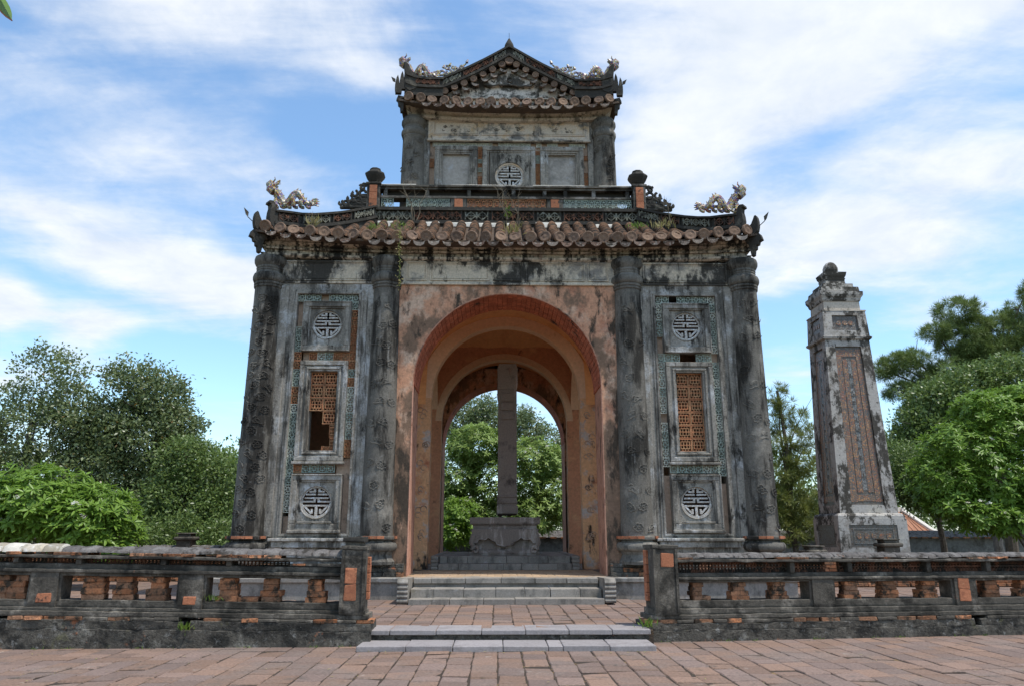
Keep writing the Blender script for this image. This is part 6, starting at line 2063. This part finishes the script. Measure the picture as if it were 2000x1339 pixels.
G1 = 'dark broadleaf trees behind the left wall'
tree('tall dark tree at the left edge, its thin airy top letting the sky show through', (-18.6, 30, -.05), 6.0, .17,
     [((-18.3,30,7.6),(1.5,1.3,1.3)), ((-20.2,30,6.2),(1.7,1.5,1.2)), ((-17.0,30.2,6.3),(1.5,1.4,1.0)), ((-18.4,30,5.2),(2.4,1.8,1.4)), ((-16.4,30,5.6),(1.2,1.3,1.2)), ((-16.2,30,4.0),(1.3,1.3,1.3)), ((-20.4,29.6,3.6),(2.0,1.6,1.6)), ((-17.2,29.6,3.4),(2.0,1.6,1.6)), ((-18.8,29.4,2.0),(2.6,1.8,1.3))],
     MT['darkleaf'], MT['barkpale'], 1, 1050, 26, .21, .17, .085, group=G1, twigs=9)
tree('dark bushy tree with a rounded dome top, between the airy tree and the pavilion', (-14.0, 30, -.05), 5.6, .20,
     [((-14.9,30,7.3),(1.15,1.1,1.1)), ((-13.7,30,6.8),(1.1,1.2,1.1)), ((-12.9,30,5.6),(1.0,1.2,1.0)), ((-15.4,30,5.6),(1.2,1.3,1.2)), ((-14.0,29.8,5.0),(1.9,1.6,1.3)), ((-12.6,30,4.2),(1.2,1.4,1.1)), ((-15.2,29.6,3.4),(1.6,1.5,1.3)), ((-13.0,29.4,2.6),(1.7,1.5,1.2))],
     MT['darkleaf'], MT['bark'], 2, 1350, 27, .20, .16, .085, group=G1, twigs=5)
tree('low spreading olive-dark tree touching the left side of the pavilion', (-11.3, 28.5, -.05), 3.0, .15,
     [((-11.6,28.5,4.2),(1.2,1.2,.8)), ((-10.6,28.6,3.5),(1.3,1.2,1.0)), ((-11.6,28.2,2.6),(1.6,1.3,1.1)), ((-10.0,28.4,2.0),(1.5,1.3,1.0)), ((-12.6,28.2,1.6),(1.5,1.3,1.0)), ((-10.8,28,1.2),(1.6,1.3,.9))],
     MT['midleaf'], MT['bark'], 3, 950, 26, .19, .15, .075, group=G1, twigs=4)
tree('yellow-green tree peeping out between the dark trees and the pavilion column', (-14.2, 40, -.05), 4.0, .12,
     [((-14.48,40,5.05),(1.0,1.0,.85)), ((-14.15,40,4.11),(1.0,1.0,1.0)), ((-14.45,40,2.79),(1.2,1.2,1.0))],
     MT['yellowleaf'], MT['bark'], 4, 260, 24, .2, .20, .10, group=G1)

def rosette_leaf(seed, n=11, L=.26):
    g = np.random.default_rng(seed)
    a = np.linspace(0, 2*np.pi, n, endpoint=False) + g.uniform(-.25, .25, n)
    el = g.uniform(-.15, .75, n)
    d = np.stack([np.cos(a)*np.cos(el), np.sin(a)*np.cos(el), np.sin(el)], 1)
    nr = np.tile(np.array([[0, 0, 1.]]), (n, 1)); nr = unit(nr - d*(nr*d).sum(1, keepdims=True))
    side = unit(np.cross(d, nr)); V, F = [], []
    for i in range(n):
        l = L*g.uniform(.75, 1.15); w = l*.15; p0 = d[i]*.02
        pts = [p0, p0+d[i]*l*.35+side[i]*w-nr[i]*.0, p0+d[i]*l*.75+side[i]*w*.8-nr[i]*l*.10, p0+d[i]*l-nr[i]*l*.2, p0+d[i]*l*.75-side[i]*w*.8-nr[i]*l*.10, p0+d[i]*l*.35-side[i]*w, p0+d[i]*l*.5-nr[i]*l*.05-nr[i]*.012]
        b = len(V); V += pts
        F += [(b, b+1, b+6), (b+1, b+2, b+6), (b+2, b+3, b+6), (b+3, b+4, b+6), (b+4, b+5, b+6), (b+5, b, b+6)]
    return np.array(V), np.array(F)
ROS = [rosette_leaf(i) for i in range(6)]
ros_me = {}
def rosette_meshes(m):
    if m.name not in ros_me:
        ros_me[m.name] = [np_mesh('leaf_rosette', V, F, m) for V, F in ROS]
    return ros_me[m.name]
fl = MB()
for k in range(5):
    a = 2*math.pi*k/5; c, s = math.cos(a), math.sin(a)
    fl.add([(0,0,0),(.05*c-.025*s,.05*s+.025*c,.02),(.085*c,.085*s,.03),(.05*c+.025*s,.05*s-.025*c,.02)], [(0,1,2,3)])
flower_me = fl.mesh('flower', MT['petal'])

def rosette_bush(name, label, base, h, r0, clumps, m, seed, own, merged, scale, flowers, cat, group=None, thr=.55, twigs=4, cam_side=True):
    t = empty(name, base, label, cat, group)
    limbs(t, base, h, r0, [c[0] for c in clumps], MT['barkpale'], seed, twigs)
    g = np.random.default_rng(seed)
    S, D = crown_points(clumps, (own+merged)*2, g)
    # keep the outer shell
    C = np.array([c[0] for c in clumps]); Rr = np.array([c[1] for c in clumps])
    q = np.min(np.linalg.norm((S[:, None]-C[None])/Rr[None], axis=2), axis=1)
    order = np.argsort(-(q + (S[:, 1] < base[1])*.25 + (S[:, 2]-base[2])*.02))
    S, D = S[order][:own+merged], D[order][:own+merged]
    pm = rosette_meshes(m)
    near = np.argsort(S[:, 1])
    ownset = near[:own]; rest = near[own:]
    for i in ownset:
        d = Vector(D[i]); tilt = d*.7 + Vector((0, 0, .75)); q_ = tilt.to_track_quat('Z', 'Y') @ Quaternion((0, 0, 1), random.uniform(0, 6.28))
        sc = scale*random.uniform(.8, 1.2)
        o = inst('leaf_rosette', random.choice(pm), t, tuple(S[i]), q_.to_euler(), (sc, sc, sc))
    VV, FF, b = [], [], 0
    for i in rest:
        V, F = ROS[g.integers(6)]
        d = Vector(D[i]); tilt = d*.7 + Vector((0, 0, .75)); M_ = np.array((tilt.to_track_quat('Z', 'Y') @ Quaternion((0, 0, 1), random.uniform(0, 6.28))).to_matrix())
        VV.append(V @ M_.T * scale*random.uniform(.8, 1.2) + S[i]); FF.append(F+b); b += len(V)
    if VV:
        o = bpy.data.objects.new('foliage', np_mesh('foliage', np.concatenate(VV), np.concatenate(FF), m)); link(o, t); o['kind'] = 'stuff'
    make_crown('inner_foliage', [(c[0], tuple(np.array(c[1])*.85)) for c in clumps], int((own+merged)*.7), 14, .2*scale, .2*scale, .06*scale, m, t, seed+5, kind='stuff')
    for i in near[:flowers*6:6]:
        for k in range(3):
            p = S[i] + np.array([random.uniform(-.08,.08), -.05, .14*scale+random.uniform(-.03,.05)])
            inst('flower', flower_me, t, tuple(p), (random.uniform(-.9,.2), random.uniform(-.5,.5), random.uniform(0,6)), (1.0*scale,)*3)
    finish(t)
    return t

GP = 'plumeria bushes around the terrace'
rosette_bush('plumeria_bush', 'bright green rounded plumeria bush behind the left end of the low wall', (-11.6, 19, TZ), 1.2, .10,
    [((-11.4,19.2,2.2),(1.5,1.3,.95)), ((-10.0,19.2,1.85),(1.05,1.2,.8)), ((-12.8,19.2,1.9),(1.2,1.2,.95)), ((-9.6,19.2,1.35),(.75,.9,.6))], MT['plumeria'], 11, 300, 620, .76, 14, 'bush', GP)
rosette_bush('plumeria_tree', 'large bright green plumeria tree at the right edge, behind the right low wall', (17.2, 24.5, TZ), 2.2, .16,
    [((16.62,24,4.76),(1.5,1.5,1.2)), ((15.16,24,4.08),(1.3,1.4,1.0)), ((14.34,24,3.10),(1.1,1.3,.9)), ((15.87,24,3.26),(1.5,1.4,1.1)), ((17.25,24,3.43),(1.6,1.5,1.4)), ((15.69,24,2.13),(1.2,1.2,.7)), ((18.22,24.5,5.00),(1.5,1.5,1.4)), ((18.71,24.5,2.97),(1.5,1.5,1.5)), ((16.05,24,5.43),(1.0,1.2,.6)), ((14.95,23.5,2.04),(1.1,1.0,.5)), ((15.89,23.5,1.89),(1.1,1.0,.5)), ((14.10,23.5,2.35),(.6,.8,.35)), ((17.50,24.3,5.66),(1.2,1.2,.7))],
    MT['plumeria'], 12, 300, 1700, .76, 16, 'tree', GP)
rosette_bush('plumeria_tree', 'dusty green flowering plumeria tree seen through the arch behind the stele', (.3, 35, TZ), 2.4, .16,
    [((-0.95,34,5.34),(1.5,1.5,1.0)), ((1.61,34,4.66),(1.6,1.5,1.1)), ((0.34,34,3.74),(2.0,1.6,1.3)), ((-1.86,34,3.96),(1.3,1.4,1.1)), ((2.76,34,3.29),(1.3,1.4,1.1)), ((-1.57,33.5,2.15),(1.5,1.3,1.1)), ((1.80,33.5,2.37),(1.4,1.3,.9)), ((-2.75,34,2.61),(1.2,1.3,1.2))],
    MT['plumeria_pale'], 13, 300, 1500, .85, 40, 'tree', GP)
rosette_bush('plumeria_bush', 'low dark-stemmed green bush seen at lower left inside the arch', (-1.9, 32, TZ), .8, .07,
    [((-1.81,32,1.50),(.9,.9,.6)), ((-1.51,32,2.33),(.8,.8,.6))], MT['plumeria'], 14, 60, 60, .9, 2, 'bush', GP)
G2 = 'tall trees seen through the arch'
tree('grey-green tree standing behind the plumeria at left of the stele, seen through the arch', (-1.32,44,1.50), 6.5, .16,
     [((-1.41,44,8.61),(1.5,1.3,1.0)), ((-2.16,44,7.69),(1.6,1.3,1.0)), ((-0.64,44,8.00),(1.3,1.2,1.1)), ((-2.75,44,6.77),(1.5,1.3,.9))], MT['darkleaf'], MT['bark'], 21, 420, 22, .22, .22, .08, group=G2, twigs=8)
tree('grey-green tree standing behind the plumeria at right of the stele, seen through the arch', (2.46,46,1.50), 6.0, .16,
     [((1.88,46,7.66),(1.4,1.3,1.1)), ((3.14,46,6.71),(1.6,1.3,1.3)), ((1.40,46,8.30),(1.0,1.0,.8)), ((3.92,46,5.77),(1.4,1.3,1.2))], MT['darkleaf'], MT['bark'], 22, 420, 22, .22, .22, .08, group=G2, twigs=8)

# pines on the right
tree('slender young yellow-green pine between the pavilion and the obelisk', (12.6, 32, -.05), 7.6, .13,
     [((12.38,32,7.28),(.35,.35,.7)), ((12.54,32,6.71),(.45,.45,.6)), ((12.02,32,6.49),(.4,.4,.6)), ((13.17,32,6.27),(.4,.4,.6)), ((12.77,32,5.59),(.7,.7,.6)), ((12.08,32,5.37),(.7,.7,.7)), ((13.53,32,5.37),(.5,.5,.6)),
      ((13.00,32,4.49),(.8,.8,.7)), ((12.07,32,4.05),(1.0,.9,.8)), ((13.23,32,3.41),(.8,.8,.8)), ((12.40,32,2.87),(1.0,1.0,.8)), ((11.70,32,2.34),(.9,.9,.8)), ((13.08,32,1.92),(.9,.9,.7)), ((12.28,32,1.50),(1.1,1.0,.6))],
     MT['needley'], MT['bark'], 31, 620, 38, .3, .30, .022, burst=True, up=.6, cat='pine tree', name='pine_tree', twigs=2)
tree('tall old pine with flat layered needle clumps, highest tree behind the obelisk', (23.5, 34.5, -.05), 10.5, .28,
     [((22.28,34,11.77),(1.1,1.0,.65)), ((21.09,34,10.79),(.8,.8,.4)), ((22.87,34,11.05),(.8,.8,.5)), ((19.07,34,9.22),(.9,.9,.55)), ((18.33,34,8.96),(.7,.6,.5)), ((19.80,34,9.52),(.7,.7,.4)), ((22.80,34,9.78),(1.2,1.0,.5)), ((24.33,34,10.80),(1.4,1.1,.8)), ((25.46,34,11.58),(1.2,1.0,.8)),
      ((21.32,34,8.98),(1.0,1.0,.5)), ((18.97,34,7.91),(.8,.8,.4)), ((23.55,34,9.04),(1.4,1.2,.7)), ((25.40,34,9.80),(1.4,1.2,.8)), ((19.59,34,7.06),(.8,.8,.5)), ((27.16,34,12.63),(1.4,1.2,.9)), ((25.00,33,12.50),(.28,.3,.5)), ((22.26,34,10.29),(1.3,1.1,.7)), ((23.42,34,9.79),(1.5,1.2,.8)), ((20.50,34,8.41),(1.0,1.0,.5))],
     MT['needle'], MT['bark'], 32, 2500, 42, .3, .30, .020, burst=True, up=.5, cat='pine tree', name='pine_tree', twigs=3)
G3 = 'broadleaf trees behind the right wall'
tree('dark glossy broadleaf tree in front of the old pine, above the right plumeria', (20.5, 31, -.05), 6.4, .20,
     [((18.81,31,7.02),(1.2,1.2,.8)), ((20.46,31,7.69),(1.5,1.3,.9)), ((22.07,31,7.92),(1.4,1.3,1.0)), ((19.31,31,5.92),(1.6,1.4,1.1)), ((17.99,31,5.91),(1.1,1.2,.8)), ((20.88,31,6.14),(1.6,1.4,1.1)), ((22.73,31,6.59),(1.6,1.4,1.1)), ((17.62,31,4.83),(1.2,1.2,.9)), ((18.87,31,4.41),(1.6,1.4,1.1))],
     MT['midleaf'], MT['barkpale'], 33, 1700, 26, .2, .17, .085, group=G3, twigs=6)
tree('soft mid-green tree right beside the lower half of the obelisk', (17.0, 29, -.05), 3.6, .14,
     [((15.93,29,4.22),(.9,.9,.7)), ((16.30,29,3.23),(1.1,1.0,.9)), ((15.61,29,3.33),(.8,.9,.6)), ((16.81,29,3.33),(1.2,1.1,.8))],
     MT['midleaf'], MT['bark'], 34, 620, 26, .17, .13, .05, group=G3)
tree('small dark tree half hidden behind the lower part of the obelisk', (17.6, 38, -.05), 4.5, .14,
     [((20.44,38,5.85),(1.0,1.0,.7)), ((20.17,38,4.80),(1.1,1.0,.9)), ((16.49,38,2.50),(1.2,1.0,1.0)), ((17.38,38,3.51),(1.2,1.0,1.0))],
     MT['darkleaf'], MT['bark'], 35, 420, 24, .2, .17, .08, group=G3)
# continuous growth far behind everything
g = np.random.default_rng(5)
cl = []
for k in range(46):
    x = -62 + k*2.9 + g.uniform(-1, 1)
    if -9 < x*38/55 < 9.0 and abs(x) < 13: hz = g.uniform(1.8, 2.6)
    else: hz = g.uniform(2.4, 4.0)
    cl.append(((x, 55+g.uniform(-4, 4), hz), (3.2, 2.5, hz)))
fw = make_crown('far_woods', cl, 5200, 22, .5, .34, .16, MT['midleaf'], None, 77)
tag(fw, 'band of mid-green woodland closing the view far behind the terrace', kind='stuff')
hedge = [((-20+k*1.15+g.uniform(-.3,.3), 26.5+g.uniform(-.5,.5), 1.0), (1.0, .8, g.uniform(.7, 1.3))) for k in range(12)]
hd = make_crown('undergrowth', hedge, 1500, 22, .17, .14, .06, MT['midleaf'], None, 78)
tag(hd, 'tangled green undergrowth at the foot of the left trees', kind='stuff')

# ------------------------------------------------------------ weeds
def weed(name, label, p, h, n, m, seed, spread=.12, stalks=0, cat='weed', leafl=.08, droop=0):
    t = empty(name, p, label, cat, 'weeds growing on the roofs and walls')
    g_ = np.random.default_rng(seed); p = np.array(p)
    if n:
        pos = p + g_.normal(size=(n, 3))*np.array([spread, spread*.5, .01]) + np.array([0,0,1])*g_.uniform(0, h*.6, n)[:, None]*(0 if stalks < 0 else .6)
        dr = unit(g_.normal(size=(n, 3))*.45 + np.array([0, -.1, 1-droop])); nr = unit(np.cross(dr, g_.normal(size=(n, 3))))
        V, F = leaves(pos, dr, nr, np.full(n, leafl)*g_.uniform(.6, 1.3, n), np.full(n, leafl*.16))
        link(bpy.data.objects.new('blades', np_mesh('blades', V, F, m)), t)
    if stalks > 0:
        mb = MB(); rd = random.Random(seed)
        for k in range(stalks):
            a = Vector(p) + Vector((rd.uniform(-spread, spread)*.5, 0, 0)); q = [a]
            d = Vector((rd.uniform(-.35,.35), rd.uniform(-.3,.0), 1)).normalized()
            for j in range(5): q.append(q[-1] + (d + Vector((rd.gauss(0,.18), rd.gauss(0,.1), rd.gauss(0,.1))))*h/5)
            mb.tube(q, [.011,.010,.008,.007,.005,.003], 4)
            for j in (2, 3, 4):
                e = q[j] + Vector((rd.choice((-1,1))*rd.uniform(.08,.2), rd.uniform(-.08,.02), rd.uniform(.08,.2)))*h; mb.tube([q[j], e], [.005,.002], 3)
        mb.build('stalks', MT['drystalk'], t)
    finish(t)
weed('weed', 'bare dry twig rising from the roof left of the parapet middle', (X0-2.35, 17.6, 9.2), 1.05, 0, MT['drygrass'], 41, .12, 4)
weed('weed', 'green and dry tuft in the middle of the parapet', (X0+.02, 17.7, 9.3), 1.0, 26, MT['weed'], 42, .06, 4, leafl=.15)
weed('weed', 'dry stalk standing on the tiles just right of the green parapet tuft', (X0+.35, 17.2, 8.8), 1.05, 12, MT['drygrass'], 43, .06, 2)
weed('grass_tuft', 'yellowish grass tuft on the left end of the lower roof', (X0-4.55, 16.3, 8.42), .4, 24, MT['drygrass'], 44, .06, 2, 'grass', .26)
weed('grass_tuft', 'yellow grass tuft under the middle of the parapet', (X0+.1, 16.5, 8.35), .3, 34, MT['drygrass'], 45, .09, 0, 'grass', .26)
weed('weed', 'small green seedling in the tiles left of the hanging vine', (X0-3.1, 15.95, 8.25), .2, 36, MT['weed'], 46, .08, 0, 'weed', .12)
weed('weed', 'leafy green patch on the tiles where the vine starts', (X0-2.5, 15.95, 8.28), .3, 70, MT['weed'], 47, .16, 2, 'weed', .09)
weed('weed', 'small yellow-green plant on the tiles right of the middle', (X0+3.05, 16.3, 8.45), .2, 50, MT['weed'], 48, .1, 1, 'weed', .14)
weed('grass_tuft', 'thin grass on the tiles towards the right of the lower roof', (X0+3.7, 16.4, 8.5), .3, 40, MT['drygrass'], 49, .14, 1, 'grass', .2)
weed('weed', 'pale dry stalk leaning on the band right of the right parapet post', (X0+4.05, 17.0, 8.9), .7, 10, MT['drygrass'], 50, .05, 2)
weed('weed', 'small green fern in the drain notch of the left low wall', lpt(2.3, -.03)+(.22,), .1, 36, MT['weed'], 51, .04, 0, 'weed', .1)
weed('weed', 'green sprig on the sill of the left wall opening nearest the gate', lpt(2.02, .1)+(.58,), .1, 40, MT['weed'], 52, .06, 0, 'weed', .07)
weed('weed', 'green sprig at the corner of the right gate post', (2.14, 11.12, .2), .12, 44, MT['weed'], 53, .06, 0, 'weed', .12)
# trailing vine
v = empty('vine', (X0-2.42, 15.83, 8.2), 'thin leafy vine hanging from the eave over the second column', 'vine', 'weeds growing on the roofs and walls')
mb = MB(); rd = random.Random(3); pts = []
for k in range(19):
    f = k/18; pts.append((X0-2.45+rd.uniform(-.025,.025)+.04*f, 15.74-.05*math.sin(f*3), 8.15-1.35*f))
mb.tube(pts, .006, 4); mb.build('stem', MT['weed'], v)
g_ = np.random.default_rng(8); n = 90; pp = np.array(pts)[g_.integers(0, 19, n)] + g_.normal(size=(n, 3))*.025
d_ = unit(g_.normal(size=(n, 3))+np.array([0,-.5,-.6])); nn = unit(np.cross(d_, g_.normal(size=(n, 3))))
V, F = leaves(pp, d_, nn, g_.uniform(.04,.08,n), g_.uniform(.02,.04,n)); link(bpy.data.objects.new('vine_leaves', np_mesh('vine_leaves', V, F, MT['drygrass'])), v)
finish(v)
# grass along the foot of the walls
n = 1500; g_ = np.random.default_rng(9)
u = np.concatenate([g_.uniform(-.1, 8, n//2), g_.uniform(-.1, 8, n//2)]); cl_ = g_.random(n) ** 2
P2 = []
for i in range(n):
    uu = u[i]
    if math.sin(uu*5.1+i//(n//2)*2)+math.sin(uu*13.7) < .75: continue
    x, y = (lpt if i < n//2 else rpt)(uu, -.012 - .03*cl_[i]); P2.append((x, y, -.01))
P2 = np.array(P2); n = len(P2)
d_ = unit(g_.normal(size=(n, 3))*.5+np.array([0,-.35,1])); nn = unit(np.cross(d_, g_.normal(size=(n, 3))))
V, F = leaves(P2, d_, nn, g_.uniform(.02,.06,n), g_.uniform(.004,.009,n))
o = bpy.data.objects.new('grass', np_mesh('grass', V, F, MT['weed'])); link(o); tag(o, 'short weeds and moss along the foot of the low walls', kind='stuff')
n = 1300; P2 = np.stack([g_.uniform(-6, 6.4, n), g_.uniform(8.0, 10.8, n), np.full(n, -.012)], 1)
P2[:, 0] = np.round((P2[:, 0]-.02)/TW)*TW + .02 + g_.normal(size=n)*.004
keep = (np.sin(P2[:, 0]*3.3)+np.sin(P2[:, 1]*4.1+P2[:, 0]*2)) > .75; P2 = P2[keep]; n = len(P2)
d_ = unit(g_.normal(size=(n, 3))*.9+np.array([0,0,.7])); nn = unit(np.cross(d_, g_.normal(size=(n, 3))))
V, F = leaves(P2, d_, nn, g_.uniform(.012,.03,n), g_.uniform(.003,.007,n))
o = bpy.data.objects.new('joint_grass', np_mesh('joint_grass', V, F, MT['drygrass'])); link(o); tag(o, 'dry grass and litter in the joints of the paving', kind='stuff')

n = 70; P3 = np.stack([g_.uniform(-6, 6.4, n), g_.uniform(8.2, 10.4, n), np.full(n, .012)], 1)
P3[:30, 0] = g_.uniform(-1.8, 2.1, 30); P3[:30, 1] = g_.uniform(10.2, 10.4, 30)
d_ = unit(g_.normal(size=(n, 3))*np.array([1,1,.12])); nn = unit(np.array([0,0,1.])+g_.normal(size=(n,3))*.2); nn = unit(nn - d_*(nn*d_).sum(1, keepdims=True))
V, F = leaves(P3, d_, nn, g_.uniform(.03,.06,n), g_.uniform(.012,.025,n))
o = bpy.data.objects.new('leaf_litter', np_mesh('leaf_litter', V, F, MT['drygrass'])); link(o); tag(o, 'a few fallen dry leaves and petals on the paving', kind='stuff')
# leaf hanging into the top left corner from a branch overhead
br = empty('overhanging_branch', (-2.6, 3.0, 4.3), 'single green leaf with a reddish edge hanging into the top left corner', 'branch')
mb = MB(); mb.tube([(-4.2, 3.1, 4.75), (-3.2, 3.05, 4.45), (-2.62, 3.0, 4.22), (-2.5, 3.0, 4.12)], [.03,.02,.012,.006], 6); mb.build('twig', MT['bark'], br)
def big_leaf(a, b, w, name='leaf'):
    a, b = Vector(a), Vector(b); d = b-a; nrm = Vector((.25,-1,.2)).normalized(); s_ = d.cross(nrm).normalized()
    L_, Rr_ = [], []
    for k in range(1, 8):
        t = k/8; ww = w*math.sin(math.pi*min(1, t*1.05))**.8*(1-.25*t); c = a+d*t + nrm*(-.03*math.sin(math.pi*t))
        L_.append(c+s_*ww); Rr_.append(c-s_*ww)
    m2 = MB(); pts = [a]+L_+[b]+Rr_[::-1]; mid = [a+d*(k/8)+nrm*.006 for k in range(9)]
    n = len(pts); base_ = [tuple(p) for p in pts]+[tuple(p) for p in mid]
    f = []
    for k in range(8):
        l0 = 0 if k == 0 else k; l1 = 8 if k == 7 else k+1
        f.append((n+k, n+k+1, l1, l0) if k > 0 else (n+k, n+k+1, l1))
        r0 = 0 if k == 0 else n-k; r1 = 8 if k == 7 else n-k-1
        f.append((n+k+1, n+k, r0, r1) if k > 0 else (n+k+1, n+k, r1))
    m2.add(base_, f)
    o = m2.build(name, MT['plumeria'], br)
    m3 = MB(); m3.tube([a]+L_+[b], [.004]*9, 4); m3.build('leaf_edge', MT['brickred'], o)
big_leaf((-2.37,3,3.98), (-2.25,3,3.79), .026)
big_leaf((-2.52,3,4.07), (-2.66,3.1,3.92), .03); big_leaf((-2.50,3,4.12), (-2.37,3.05,4.26), .03)
finish(br)
